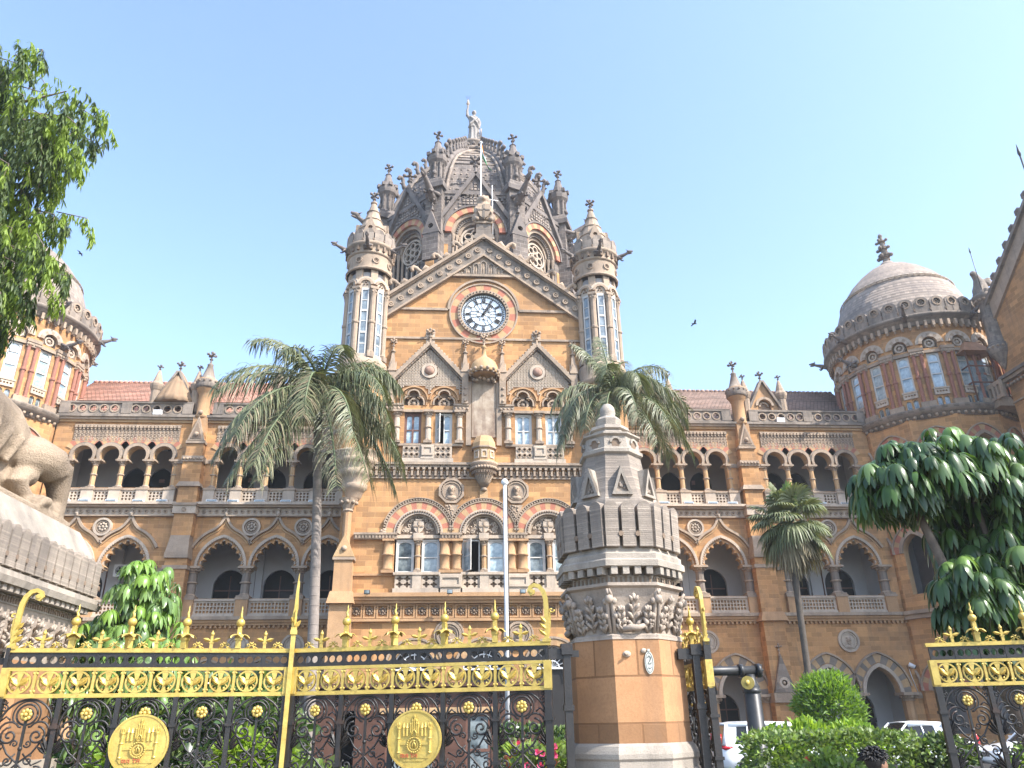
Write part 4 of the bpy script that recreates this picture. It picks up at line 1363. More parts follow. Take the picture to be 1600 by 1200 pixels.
    for k in range(9):
        x = rg.uniform(8, 24.5); z1 = rg.choice((6.9, 13.3, 18.5)); g.tube([(x, y+1.8, z1), (x, y+1.8, z1-.9)], .02, 'door_and_dark', 4); g.box(x-.5, x+.5, y+1.75, y+1.85, z1-1.0, z1-.9, rg.choice(('metalg', 'door_and_dark')))
    for x in (9.9, 13.3, 18.9, 22.0):
        g.tube([(x, y+3.15, 7.2), (x, y+3.15, 13.3)], .04, 'brownp', 5)
    g.build('gallery', W)
    dl = MB()
    dl.box(.22, .28, 0, .04, 0, 3.0, 'brownp'); dl.box(-.6, .215, 0, .04, 2.1, 2.18, 'brownp'); dl.box(.285, 1.1, 0, .04, 2.1, 2.18, 'brownp')
    dl.box(-.55, .2, .02, .03, .1, 2.05, 'door_and_dark')
    o0 = None
    for x in LAX+LBX:
        for z0 in (.1, 7.1):
            if o0 is None: o0 = dl.build('gallery_door', W, (x, y+3.3, z0))
            else: copy_tree(o0, W, (x, y+3.3, z0))
    # parapet
    p = MB()
    for x0, x1 in ((XI, 16.2), (17.4, XE)):
        p.box(x0, x1, y-.18, y+.12, 19.1, 19.2, 'grey'); p.box(x0, x1, y-.2, y+.14, 19.86, 19.98, 'grey')
        seg = []; k = x0+.9
        while k < x1-.6: seg.append(k); k += .62
        p.plate(rect(x0, x1, 19.2, 19.86), [circ(q, 19.53, .23, 14) for q in seg], y-.12, y+.06, 'grey')
        for q in seg:
            p.arcband(q, 19.53, .20, .27, 0, 2*pi, 14, y-.16, y-.1, ['stone'], 1)
            for j in range(4):
                a = j*pi/2+pi/4
                p.sphere((q+.19*cos(a), y-.04, 19.53+.19*sin(a)), .065, 'grey', 5, 4)
        for q in (x0+.3, x1-.3, x0+(x1-x0)*.5):
            p.box(q-.3, q+.3, y-.2, y+.14, 19.2, 19.86, 'grey')
    p.build('parapet', W)
    # roof
    r_ = MB()
    r_.poly([(XI, y+.5, 19.5), (XE+1, y+.5, 19.5), (XE+1, y+5.2, 23.55), (XI, y+5.2, 23.55)], 'tileg')
    r_.poly([(XI, y+5.2, 23.55), (XE+1, y+5.2, 23.55), (XE+1, y+10, 19.5), (XI, y+10, 19.5)], 'tileg')
    k = XI
    while k < XE+.9:
        r_.sphere((k, y+5.2, 23.58), .13, 'tileg', 6, 4, (1.5, 1, 1)); k += .33
    for j in range(22):     # tile courses stand a little proud
        f_ = j/22
        yy, zz = y+.5+4.7*f_, 19.5+4.05*f_
        r_.tube([(XI, yy, zz+.02), (XE+1, yy, zz+.02)], .035, 'tileg', 4)
    r_.build('roof', W)
    # balustrades
    bl = MB()
    n = 0
    cols = []
    for xs, half in (([8.82]+UAX, .765), (UBX, .765)):
        bl = MB()
        edges = [xs[0]-half]+[x+half for x in xs]
        for e in edges:
            bl.box(e-.32, e+.32, y-.30, y+.25, 13.66, 14.5, 'pale'); bl.box(e-.36, e+.36, y-.34, y+.3, 14.42, 14.55, 'stone')
            cols.append(e)
        for x in xs:
            bl.plate(rect(x-.46, x+.46, 13.72, 14.42), [circ(x+dx, z, .068, 8) for dx in (-.3, -.1, .1, .3) for z in (13.9, 14.08, 14.26)], y-.16, y-.02, 'pale')
            bl.box(x-.46, x+.46, y-.22, y+.06, 14.42, 14.54, 'stone')
        bl.build('balustrade', W)
    b2 = MB()
    c2 = []
    for xs in (LAX, LBX):
        b2 = MB()
        edges = [xs[0]-1.48]+[x+1.48 for x in xs]
        for e in edges:
            b2.box(e-.34, e+.34, y-.28, y+.28, 7.3, 8.3, 'buffplain'); b2.box(e-.38, e+.38, y-.32, y+.32, 8.2, 8.32, 'stone')
            c2.append(e)
        for x in xs:
            x0, x1 = x-1.14, x+1.14
            hl = []
            for i in range(11):
                for j in range(3):
                    hx = x0+.1+i*.19; hz = 7.5+j*.2
                    hl.append(rect(hx, hx+.13, hz, hz+.14))
            b2.plate(rect(x0, x1, 7.42, 8.14), hl, y-.1, y+.02, 'pale')
            b2.box(x0, x1, y-.18, y+.1, 8.14, 8.26, 'pale'); b2.box(x0, x1, y-.2, y+.1, 7.3, 7.42, 'pale')
        b2.build('balustrade', W)
    # columns as copies
    cm1 = column_mb(1.78, .155, 'cream', 'stone', 8); cm1.box(-.38, .38, -.2, .45, 1.70, 1.80, 'stone')
    cm2 = column_mb(1.72, .25, 'greyv', 'stone', 9); cm2.box(-.42, .42, -.3, .45, 1.62, 1.75, 'stone')
    cm3 = column_mb(2.2, .3, 'buffplain', 'stone', 9, False); cm3.box(-.5, .5, -.3, .45, 2.05, 2.2, 'stone')
    for cm, xs, z in ((cm1, cols, 14.55), (cm2, c2, 8.32), (cm3, c2, .75)):
        o0 = None
        for x in xs:
            if o0 is None: o0 = cm.build('column', W, (x, y+.12, z))
            else: copy_tree(o0, W, (x, y+.12, z))
    # rosettes, portraits
    ro = MB()
    ro.arcband(0, 0, .40, .52, 0, 2*pi, 24, -.16, .02, ['pale'], 1); ro.arcband(0, 0, .30, .36, 0, 2*pi, 20, -.1, .02, ['stone'], 1)
    ro.plate(circ(0, 0, .42, 20), [], -.03, .02, 'recess_shade')
    for k in range(8): ro.sphere((.19*cos(k*pi/4), -.07, .19*sin(k*pi/4)), .085, 'pale', 6, 4)
    ro.sphere((0, -.07, 0), .1, 'pale', 6, 4)
    ro.plate([(0, -1.05), (.16, -.62), (-.16, -.62)], [], -.1, .02, 'stone')
    for k in range(5): ro.sphere((.08*cos(k*2.4), -.1, -.72-.05*k), .07, 'stone', 5, 4)
    o0 = None
    for x in (10.12, 13.07, 21.35):
        if o0 is None: o0 = ro.build('rosette', W, (x, y, 12.3))
        else: copy_tree(o0, W, (x, y, 12.3))
    po = MB(); bustplaque(po, 0, 0, .60, -.02, False, 'pale')
    o0 = None
    for x in (10.12, 13.07, 21.35):
        if o0 is None: o0 = po.build('portrait_plaque', W, (x, y, 5.75))
        else: copy_tree(o0, W, (x, y, 5.75))
    # buttress pier between the bays
    q = MB(); x = PIER
    q.box(x-.62, x+.62, y-.75, y, -.4, 6.8, 'buff')
    q.frus(x, y-.4, 6.8, 7.3, .8, .6, .62, .45, 'buffplain')
    q.box(x-.60, x+.60, y-.70, y, 7.3, 10.4, 'buff')
    q.box(x-.68, x+.68, y-.78, y, 9.8, 10.0, 'stone')
    q.frus(x, y-.33, 10.7, 11.7, .62, .52, .52, .32, 'stone'); q.box(x-.64, x+.64, y-.86, y, 10.4, 10.7, 'stone')
    q.box(x-.55, x+.55, y-.58, y, 11.7, 16.05, 'buff')
    q.box(x-.64, x+.64, y-.72, y, 12.95, 13.4, 'pale'); q.box(x-.68, x+.68, y-.8, y, 13.4, 13.55, 'stone')
    q.arcband(x, 13.18, .07, .14, 0, 2*pi, 8, y-.78, y-.7, ['stone'], 1)
    q.frus(x, y-.3, 14.55, 14.85, .7, .42, .56, .3, 'stone')
    q.box(x-.62, x+.62, y-.66, y, 16.05, 16.4, 'stone')
    for k in range(6): q.sphere((x-.5+k*.2, y-.68, 16.22), .09, 'stone', 6, 4)
    q.frus(x, y-.24, 16.4, 17.9, .5, .3, .46, .24, 'buff')
    q.plate([(x-.5, 17.35), (x+.5, 17.35), (x, 18.9)], [], y-.62, y-.1, 'stone')
    q.plate([(x-.32, 17.5), (x+.32, 17.5), (x, 18.5)], [], y-.66, y-.6, 'recess_shade'); q.sphere((x, y-.64, 17.75), .16, 'stone', 6, 4)
    q.box(x-.55, x+.55, y-.62, y-.1, 17.2, 17.38, 'stone')
    q.box(x-.4, x+.4, y-.42, y, 17.9, 18.9, 'buffplain')
    q.lathe([(.46, 18.9), (.46, 19.1), (.40, 19.2), (.40, 20.5), (.44, 20.55), (.6, 20.85), (.64, 20.95), (.64, 21.45), (.5, 21.5)], 'buffplain', x, y-.05, 12)
    q.lathe([(.62, 20.85), (.66, 20.95), (.66, 21.4), (.56, 21.46), (.46, 21.5), (.3, 22.0), (.16, 22.5), (.2, 22.55), (.1, 22.65)], 'grey', x, y-.05, 12)
    for k in range(12):
        a = k*pi/6; q.sphere((x+.64*cos(a), y-.05+.64*sin(a), 21.28), .085, 'recess_shade', 5, 4)
    q.sphere((x, y-.5, 19.2), .16, 'stone', 6, 4)
    q.plate([(x-.6, 3.0), (x+.6, 3.0), (x, 5.0)], [circ(x, 3.5, .22, 10)], y-.98, y-.72, 'grey')
    q.arcband(x, 3.5, .16, .3, 0, 2*pi, 12, y-1.02, y-.96, ['pale'], 1); q.sphere((x, y-.9, 3.5), .12, 'stone', 6, 4)
    q.box(x-.66, x+.66, y-.95, y, 2.5, 3.0, 'stone')
    q.add(finial_mb(.7, 'stone', 1.3), MX.Translation(V((x, y-.85, 4.9))))
    pie = q.build('buttress_pier', W)
    finial_mb(1.05, 'darkp', 1.35).build('finial', W, (x, y-.05, 22.5))
    # small gabled dormers between pairs of turrets
    for xc in (11.25, 18.75):
        d = MB()
        d.plate([(xc-.95, 19.9), (xc+.95, 19.9), (xc+.95, 20.3), (xc, 22.15), (xc-.95, 20.3)], [archpath(xc, 20.1, 20.45, .45, 'round', n=8)], y+.3, y+.6, 'buffplain')
        d.arcband(xc, 20.45, .45, .62, 0, pi, 9, y+.2, y+.35, ['stone'], 1)
        d.arcband(xc, 20.45, .22, .32, 0, pi, 9, y+.4, y+.5, ['stone'], 1)
        d.box(xc-.5, xc+.5, y+.5, y+.55, 20, 21, 'recess_shade')
        for sx in (-1, 1):
            P = [(xc+sx*1.02, 20.25), (xc, 22.2)]
            d.offband(P if sx > 0 else P[::-1], -.02, .12, y+.1, y+.7, 'grey')
            d.poly([(xc+sx*.95, y+.6, 20.3), (xc+sx*.95, y+1.6, 20.3), (xc, y+3.0, 22.1), (xc, y+.6, 22.1)], 'tileg')
        d.add(finial_mb(.95, 'darkp', 1.3), MX.Translation(V((xc, y+.4, 22.1))))
        for sx in (-1, 1):
            xx = xc+sx*1.22
            d.lathe([(.30, 19.5), (.30, 20.9), (.34, 20.95), (.42, 21.15), (.44, 21.3), (.38, 21.4), (.3, 21.5), (.12, 22.15), (.06, 22.3)], 'stone', xx, y+.35, 9)
            d.add(finial_mb(.6, 'darkp', 1.5), MX.Translation(V((xx, y+.35, 22.15))))
        d.build('roof_dormer', W)
    # white ledge floodlights
    fm = MB(); fm.box(-.3, .3, -.22, .0, 0, .12, 'metalw'); fm.box(-.26, .26, -.235, -.22, .02, .1, 'glassd')
    o0 = None
    for x in (9.6, 11.2, 12.7, 14.2, 15.4, 18.2, 19.5, 21.0, 22.5, 23.6):
        if o0 is None: o0 = fm.build('ledge_floodlight', W, (x, y-.34, 13.67))
        else: copy_tree(o0, W, (x, y-.34, 13.67))
    fm2 = MB(); fm2.box(-.25, .25, -.1, .1, 0, .3, 'metalw'); fm2.build('ledge_floodlight', W, (19.4, y-.25, 19.1))
    return W
WR = wing()
WL = copy_tree(WR, station, scale=(-1, 1, 1)); WL['label'] = 'left arcaded wing with redder tile roof and covered dormer'
for o in WL.children_recursive:
    if o.name.startswith('roof') and not o.name.startswith('roof_d'):
        o.data = o.data.copy()
        for i, m in enumerate(o.data.materials):
            if m == MT['tileg']: o.data.materials[i] = MT['tile']
# brown tarpaulin over one dormer of the left wing
tb = MB()
rings = []
for k in range(7):
    f_ = k/6; z = 20.0+2.35*f_; r_ = 1.35*(1-f_)**.85+.06
    ring = []
    for j in range(40):
        a = 2*pi*j/40; rr = r_*(1+.06*sin(a*13+k*.3)+.03*sin(a*7))
        ring.append((rr*cos(a)*.92, rr*sin(a)*.8, z))
    rings.append(ring)
MT['tarp'] = plain_mat('brown_tarpaulin', (.30, .20, .12), .8, 0, .25, 2, .2)
tb.loft(rings, 'tarp', True, True, True)
tarp = tb.build('tarpaulin', None, (BX-18.75, BY+WY+.5, 0))
tag(tarp, 'brown tarpaulin draped over a roof dormer of the left wing', 'tarpaulin')
# ================================================================== organic helper : voxel-merged bodies
def organic(mb, name, mat, parent=None, loc=(0, 0, 0), voxel=.03, smooth=4, rotz=0.):
    me = mb.mesh('tmp'); o = bpy.data.objects.new('tmp', me); COL.objects.link(o)
    m = o.modifiers.new('r', 'REMESH'); m.mode = 'VOXEL'; m.voxel_size = voxel; m.use_smooth_shade = True
    if smooth:
        s_ = o.modifiers.new('s', 'SMOOTH'); s_.iterations = smooth; s_.factor = .5
    dg = bpy.context.evaluated_depsgraph_get(); dg.update()
    m2 = bpy.data.meshes.new_from_object(o.evaluated_get(dg)); m2.name = name
    bpy.data.objects.remove(o); bpy.data.meshes.remove(me)
    m2.materials.clear(); m2.materials.append(MT[mat])
    p = bpy.data.objects.new(name, m2); COL.objects.link(p)
    p.location = loc; p.rotation_euler = (0, 0, rotz)
    if parent: p.parent = parent
    return p

# ================================================================== domed corner towers
TX, TY = 30.05, 9.0
def domed_tower():
    NF = 18; RT_ = 5.05; ap = RT_*cos(pi/NF); hw = RT_*sin(pi/NF)
    b = MB()
    for k in range(NF):
        T = MX.Rotation(2*pi*k/NF, 4, 'Z'); c = MB(); y = -ap
        holes = [rect(-.36, .36, 20.2, 22.6), archpath(0, 22.95, 23.25, .42, 'round', n=10)]
        for sx in (-.2, .2): holes.append(archpath(sx, 19.1, 19.5, .14, 'round', n=6))
        c.plate(rect(-hw, hw, 18.8, 25.2), holes, y, y+.35, 'buff', 'stone')
        c.box(-hw, hw, y+.36, y+.4, 18.8, 25.2, 'recess_shade')
        c.arcband(0, 23.25, .44, .66, 0, pi, 9, y-.14, y+.05, ['stone', 'pale'])
        c.arcband(0, 23.25, .66, .82, 0, pi, 12, y-.08, y+.03, ['pale'], 1)
        c.plate(circ(0, 23.28, .36, 16), [], y+.12, y+.2, 'stone'); 
        c.arcband(0, 23.28, .2, .3, 0, 2*pi, 12, y+.02, y+.12, ['pale'], 1); c.sphere((0, y+.1, 23.28), .12, 'pale', 6, 4)
        for j in range(6): c.sphere((.2*cos(j*pi/3), y+.08, 23.28+.2*sin(j*pi/3)), .06, 'recess_shade', 5, 4)
        c.box(-.5, .5, y-.1, y+.1, 22.6, 22.8, 'stone')
        c.plate(rect(-.42, .42, 19.75, 20.15), [circ(dx, 19.95, .06, 8) for dx in (-.25, -.08, .08, .25)], y-.1, y+.02, 'pale')
        c.box(-.45, .45, y-.14, y+.02, 20.12, 20.22, 'pale')
        b.add(c, T)
        # capital band and bases of the paired columns on each facet edge
        T2 = MX.Rotation(2*pi*(k+.5)/NF, 4, 'Z'); c = MB(); y = -RT_
        c.box(-.42, .42, y-.18, y+.15, 22.75, 22.95, 'stone'); c.box(-.38, .38, y-.14, y+.15, 22.45, 22.75, 'stone')
        for sx in (-.22, .22):
            for j in range(4): c.sphere((sx+.12*cos(j*1.57), y-.12, 22.6), .09, 'stone', 5, 4)
        c.box(-.42, .42, y-.18, y+.15, 18.95, 19.35, 'stone')
        b.add(c, T2)
    # round cornices
    b.lathe([(5.0, 18.3), (5.1, 18.35), (5.12, 18.55), (5.3, 18.6), (5.42, 18.85), (5.45, 18.95), (5.1, 19.05)], 'grey', n=54, cap=False)
    for k in range(80):
        a = 2*pi*k/80
        b.sphere((5.16*cos(a), 5.16*sin(a), 18.46), .12, 'stone', 5, 4)
    b.lathe([(5.05, 24.55), (5.15, 24.6), (5.2, 24.85), (5.45, 24.95), (5.52, 25.1), (5.55, 25.2), (5.4, 25.28), (4.6, 25.35)], 'grey', n=54, cap=False)
    for k in range(72):
        a = 2*pi*k/72
        T = MX.Rotation(a, 4, 'Z'); c = MB()
        c.box(-.08, .08, -5.34, -5.05, 24.35, 24.75, 'stone'); c.sphere((0, -5.2, 24.3), .09, 'stone', 5, 4); b.add(c, T)
    for k in range(36):
        T = MX.Rotation(2*pi*k/36, 4, 'Z') @ MX.Translation(V((0, -5.32, 0))); c = MB(); h_ = .44
        c.plate([(-h_, 25.25), (h_, 25.25), (h_, 26.0)]+[(h_*cos(a), 26.0+h_*.85*sin(a)) for a in [pi*j/8 for j in range(1, 8)]]+[(-h_, 26.0)], [circ(0, 25.98, .24, 12)], -.1, .1, 'grey')
        c.arcband(0, 25.98, .22, .30, 0, 2*pi, 12, -.14, -.1, ['stone'], 1)
        c.box(-.25, .25, .02, .05, 25.7, 26.25, 'grey')
        for j in range(5): c.sphere((.12*cos(j*1.257), 0, 25.98+.12*sin(j*1.257)), .075, 'stone', 5, 4)
        c.lathe([(.06, 25.4), (.06, 25.55)], 'recess_shade', h_, -.08, 6)  # dark peg coloured as the shade of a small hole
        b.add(c, T)
    # lower storeys : twelve-sided wall with two rows of arches
    NL = 12; r2 = 5.15; ap2 = r2*cos(pi/NL); hw2 = r2*sin(pi/NL)
    for k in range(NL):
        T = MX.Rotation(2*pi*k/NL, 4, 'Z'); c = MB(); y = -ap2
        h_ = [archpath(0, 14.2, 16.2, .68, 'pointed', .9, n=8), archpath(0, 8.2, 10.6, .75, 'pointed', 1.0, n=8), archpath(0, .8, 3., .75, 'pointed', 1., n=8)]
        c.plate(rect(-hw2, hw2, -.4, 18.4), h_, y, y+.5, 'buff', 'cream')
        for zz, w_, rs in ((16.2, .68, .9), (10.6, .75, 1.0), (3., .75, 1.)):
            p_ = archpath(0, zz, zz, w_+.02, 'pointed', rs+.03, n=10)
            c.offband(p_, 0, .2, y-.14, y+.1, 'stone')
            c.offband(archpath(0, zz, zz, w_+.24, 'pointed', rs+.26, n=14), 0, .34, y-.05, y+.02, ['red', 'cream'], 11)
            c.offband(archpath(0, zz, zz, w_+.58, 'pointed', rs+.62, n=12), 0, .08, y-.14, y+.02, 'stone')
        for z0, z1, d_ in ((13.4, 13.65, .4), (12.95, 13.4, .16), (7.1, 7.3, .36), (6.85, 7.1, .2)):
            c.box(-hw2-.05, hw2+.05, y-d_, y, z0, z1, 'stone')
        c.box(-.6, .6, y+.9, y+1.0, 8, 18, 'door_and_dark'); c.box(-hw2, hw2, y+1.6, y+1.7, 0, 18.4, 'plasterg')  # black sheet for the shade inside the arches
        b.add(c, T)
    b.lathe([(4.9, 18.2), (4.9, 18.3)], 'plasterg', n=24)
    o = b.build('domed_tower', station)
    d = MB()
    pr = [(4.45, 25.2), (4.45, 26.0), (4.38, 26.8), (4.17, 27.7), (3.84, 28.6), (3.42, 29.4), (2.88, 30.15), (2.25, 30.8), (1.58, 31.35), (.95, 31.75), (.5, 32.0), (.42, 32.2)]
    for (r0, z0), (r1, z1) in zip(pr, pr[1:]):
        n_ = max(1, round((z1-z0)/.24))
        for j in range(n_):         # stepped courses
            a, e = j/n_, (j+1)/n_
            ra, rb_ = r0+(r1-r0)*a, r0+(r1-r0)*e
            d.lathe([(ra+.012, z0+(z1-z0)*a), (rb_+.012, z0+(z1-z0)*e), (rb_-.01, z0+(z1-z0)*e)], 'dome', n=48, cap=False)
    for z, r in ((28.9, 3.74), (29.06, 3.64)):
        d.lathe([(r, z), (r+.07, z+.04), (r, z+.09)], 'pale', n=48, cap=False)
    for k in range(60):
        a = 2*pi*k/60; d.sphere((3.72*cos(a), 3.72*sin(a), 29.0), .07, 'recess_shade', 5, 4)
    d.build('dome_shell', o)
    f = MB()
    f.lathe([(.45, 32.1), (.3, 32.3), (.2, 32.5), (.2, 32.7), (.42, 32.85), (.45, 32.95), (.2, 33.1), (.16, 33.4), (.3, 33.5), (.34, 33.6), (.15, 33.7), (.13, 34.5), (.17, 34.6), (.1, 34.75)], 'grey', n=10)
    for z, L, s_ in ((32.75, .46, .13), (33.45, .40, .11), (34.1, .36, .10)):
        f.lathe([(L*.5, z-.1), (L*.75, z-.03), (L*.75, z+.05), (L*.4, z+.12)], 'grey', n=10)
        for k in range(4):
            a = k*pi/2+.55
            f.tube([(0, 0, z), (L*.7*cos(a), L*.7*sin(a), z), (L*cos(a), L*sin(a), z+.02)], [s_, s_*.85, s_*.9], 'grey', 6); f.sphere((L*1.05*cos(a), L*1.05*sin(a), z+.03), s_*1.15, 'grey', 7, 5)
    f.build('finial', o)
    # windows, columns, gargoyles as copies round the drum
    wn = MB()
    wn.plate(rect(-.36, .36, 0, 2.4), [rect(-.27, .27, .1, .95), rect(-.27, .27, 1.03, 1.75), archpath(0, 1.83, 2.05, .26, 'round', n=8)], -.05, .03, 'whitep')
    wn.box(-.3, .3, .0, .02, .05, 2.35, 'glass')
    lo_ = MB()
    for sx in (-.2, .2):
        lo_.plate(archpath(sx, 0, .4, .15, 'round', n=6), [archpath(sx, .03, .4, .11, 'round', n=6)], -.02, .03, 'whitep'); lo_.box(sx-.12, sx+.12, 0, .015, .02, .52, 'glassd')
    cb = MB()
    for sx in (-.22, .22):
        cb.lathe([(.16, 0), (.11, .1), (.11, 1.55), (.16, 1.6), (.16, 1.7), (.11, 1.75), (.105, 3.05), (.15, 3.15)], 'redcol', sx, 0, 8)
    W0 = C0 = L0 = None
    for k in range(NF):
        a = 2*pi*k/NF-pi/2; p = (ap*cos(a), ap*sin(a))
        if W0 is None:
            W0 = wn.build('drum_window', o, (p[0], p[1], 20.2), 0); L0 = lo_.build('vent_window', o, (p[0], p[1], 19.1), 0)
            W0.location.y += .12; L0.location.y += .12
        else:
            q = (ap-.12)
            copy_tree(W0, o, (q*cos(a), q*sin(a), 20.2), a+pi/2); copy_tree(L0, o, (q*cos(a), q*sin(a), 19.1), a+pi/2)
        a2 = a+pi/NF; p2 = ((RT_+.05)*cos(a2), (RT_+.05)*sin(a2), 19.35)
        if C0 is None: C0 = cb.build('red_column', o, p2, a2+pi/2)
        else: copy_tree(C0, o, p2, a2+pi/2)
    g0 = None; ga = gargoyle_mb(1.35, 'darkp')
    for k in range(8):
        a = 2*pi*k/8+R(13); p = (5.2*cos(a), 5.2*sin(a), 25.0)
        if g0 is None: g0 = ga.build('gargoyle', o, p); g0.rotation_euler = (0, R(-14), a)
        else:
            q = copy_tree(g0, o, p, a); q.rotation_euler = (0, R(-14), a)
    g1 = copy_tree(g0, o, (5.05*cos(R(195)), 5.05*sin(R(195)), 23.2), R(195)); g1.rotation_euler = (0, R(-5), R(195))
    g2 = copy_tree(g0, o, (5.05*cos(R(-20)), 5.05*sin(R(-20)), 23.2), R(-20)); g2.rotation_euler = (0, R(-5), R(-20))
    return o
tw = domed_tower(); tw.location = (TX, TY, 0); tw['label'] = 'right corner tower with stepped stone dome'
tw2 = copy_tree(tw, station, (-TX-.25, TY, 0)); tw2['label'] = 'left corner tower half hidden by the drooping tree'

# ================================================================== gabled end pavilion at the right edge (wall faces -x)
PXL = 31.9
e = MB()
def side(p):            # local plate frame: x -> -y (towards the street), y -> x, z
    return V((PXL+p[1], 3.2-p[0], p[2]))
e.T = side
gh = [archpath(5.2+1.6*k, 14.6, 16.4, .5, 'horseshoe', n=10) for k in range(5)]
gh += [archpath(3+3.2*k, 8.3, 10.2, 1.1, 'pointed', 1.4, n=10) for k in range(4)]
e.plate([(0, -.4), (15, -.4), (15, 24.6), (7.4, 30.2), (0, 24.6)], gh, 0, .5, 'buff', 'cream')
e.box(0, 15, 2.5, 2.6, -.4, 24, 'plasterg')
e.box(-.2, 15, -.4, .02, 20.3, 20.5, 'grey'); e.box(-.2, 15, -.28, .02, 20.1, 20.3, 'stone'); e.box(0, 15, -.1, .02, 18.7, 18.8, 'stone')
for k in range(50): e.sphere((.1+.3*k, -.15, 19.85), .12, 'stone', 5, 4)
for k in range(24):
    for j in range(4):
        e.box(4.2+k*.34, 4.4+k*.34, -.12, .02, 17.6+j*.25, 17.75+j*.25, 'stone')
for k in range(5):
    c_ = R(28); x = 5.2+1.6*k; rr = .5/cos(c_); zc = 16.4+rr*sin(c_)
    e.arcband(x, zc, rr, rr+.16, -c_, pi+c_, 14, -.14, .1, ['stone'], 1); e.arcband(x, zc, rr+.2, rr+.55, R(26), pi-R(26), 9, -.05, .02, ['cream', 'red'])
    e.lathe([(.2, 14.5), (.15, 14.7), (.14, 16.0), (.28, 16.4)], 'stone', x+.8, .15, 8)
for sx in (-1, 1):
    P = [(7.4+sx*7.7, 24.4), (7.4, 30.2)]
    e.offband(P if sx > 0 else P[::-1], -.75, 0.12, -.18, .02, 'stone'); e.offband(P if sx > 0 else P[::-1], .1, .32, -.4, .7, 'grey')
e.box(0, 15, -.12, .02, 24.0, 24.2, 'stone') if False else None
cr = crocket_mb(.75, 'darkp')
for k in range(9):
    x = .35+k*.82
    T = MX(((1, 0, 0, 0), (0, 1, 0, .1), (0, 0, 1, 0), (0, 0, 0, 1)))
    T = MX.Translation(V((x, .1, 24.55+x*.757+.1))) @ MX.Rotation(pi, 4, 'Z')
    e.add(cr, T)
e.T = None
e.box(PXL+.5, PXL+9, -11.8, 3.2, -.4, 24.2, 'buff')
pav = e.build('end_pavilion', station, label='gabled pavilion with crockets at the far right')
rd = MB(); rd.tube([(PXL+.15, -2.75, 29.2), (PXL+.15, -2.76, 32.4)], .05, 'iron', 6); rd.tube([(PXL+.15, -2.76, 32.3), (PXL+.15, -2.76, 32.5), (PXL+.15, -2.76, 33.2)], [.05, .1, .01], 'iron', 6); rd.sphere((PXL+.15, -2.75, 29.3), .3, 'grey', 8, 6)
rd.build('lightning_rod', pav)
bb = MB()           # balcony between tower and pavilion, with parapet
bb.box(PXL-.9, PXL+3, 3.2, 5.2, 18.6, 19.0, 'stone')
bb.plate(rect(PXL-1.0, PXL+.0, 19.0, 20.1), [rect(PXL-.8+.3*k, PXL-.6+.3*k, 19.2, 19.8) for k in range(3)], 3.3, 3.45, 'stone')
bb.T = lambda p: V((PXL-.95+p[1], 5.3-p[0], p[2]))
bb.plate(rect(0, 2.6, 19.0, 20.1), [rect(.2+.34*k, .42+.34*k, 19.2, 19.85) for k in range(7)], 0, .15, 'stone')
bb.T = None
bb.build('balcony', pav)
ct = MB(); x, y = PXL-.1, 3.0
ct.lathe([(.05, 20.9), (.2, 21.2), (.3, 21.5), (.55, 21.9), (.62, 22.1), (.62, 22.5), (.5, 22.6), (.46, 23.2), (.42, 24.3), (.46, 24.4), (.42, 24.5), (.40, 25.3), (.5, 25.4), (.6, 25.7), (.66, 25.75), (.66, 26.0)], 'grey', x, y, 14)
for k in range(14):
    a = 2*pi*k/14; ct.sphere((x+.6*cos(a), y+.6*sin(a), 22.3), .1, 'stone', 5, 4); ct.sphere((x+.56*cos(a), y+.56*sin(a), 25.6), .1, 'stone', 5, 4)
ct.build('corbel_turret', pav)
mt_ = plain_mat('rusty_sheet_metal', (.42, .22, .12), .6, .2, .3, 3, .1); MT['rust'] = mt_
aw = MB(); x0, y0 = PXL-1.2, 4.1
rings = []
for k in range(5):
    f_ = k/4; rr = 1.05*(1-f_)+.45*f_; z = 22.3+.55*f_+.25*f_*f_
    rings.append([(x0+rr*sx, y0+rr*.8*sy, z) for sx, sy in ((-1, -1), (1, -1), (1, 1), (-1, 1))])
aw.loft(rings, 'rust', True, True)
for sx in (-.8, .8):
    for sy in (-.6, .6): aw.tube([(x0+sx, y0+sy, 19.0), (x0+sx, y0+sy, 22.35)], .05, 'brownp', 5)
for z in (20.2, 21.3):
    aw.box(x0-.8, x0+.8, y0-.63, y0-.57, z, z+.08, 'brownp'); aw.box(x0-.83, x0-.77, y0-.6, y0+.6, z, z+.08, 'brownp')
aw.box(x0-.3, x0+.5, y0-.2, y0+.4, 19.1, 21.9, 'glassd')
tag(aw.build('balcony_canopy', None, (BX, BY, 0)), 'small rusty hooded canopy on the balcony beside the right domed tower', 'canopy')

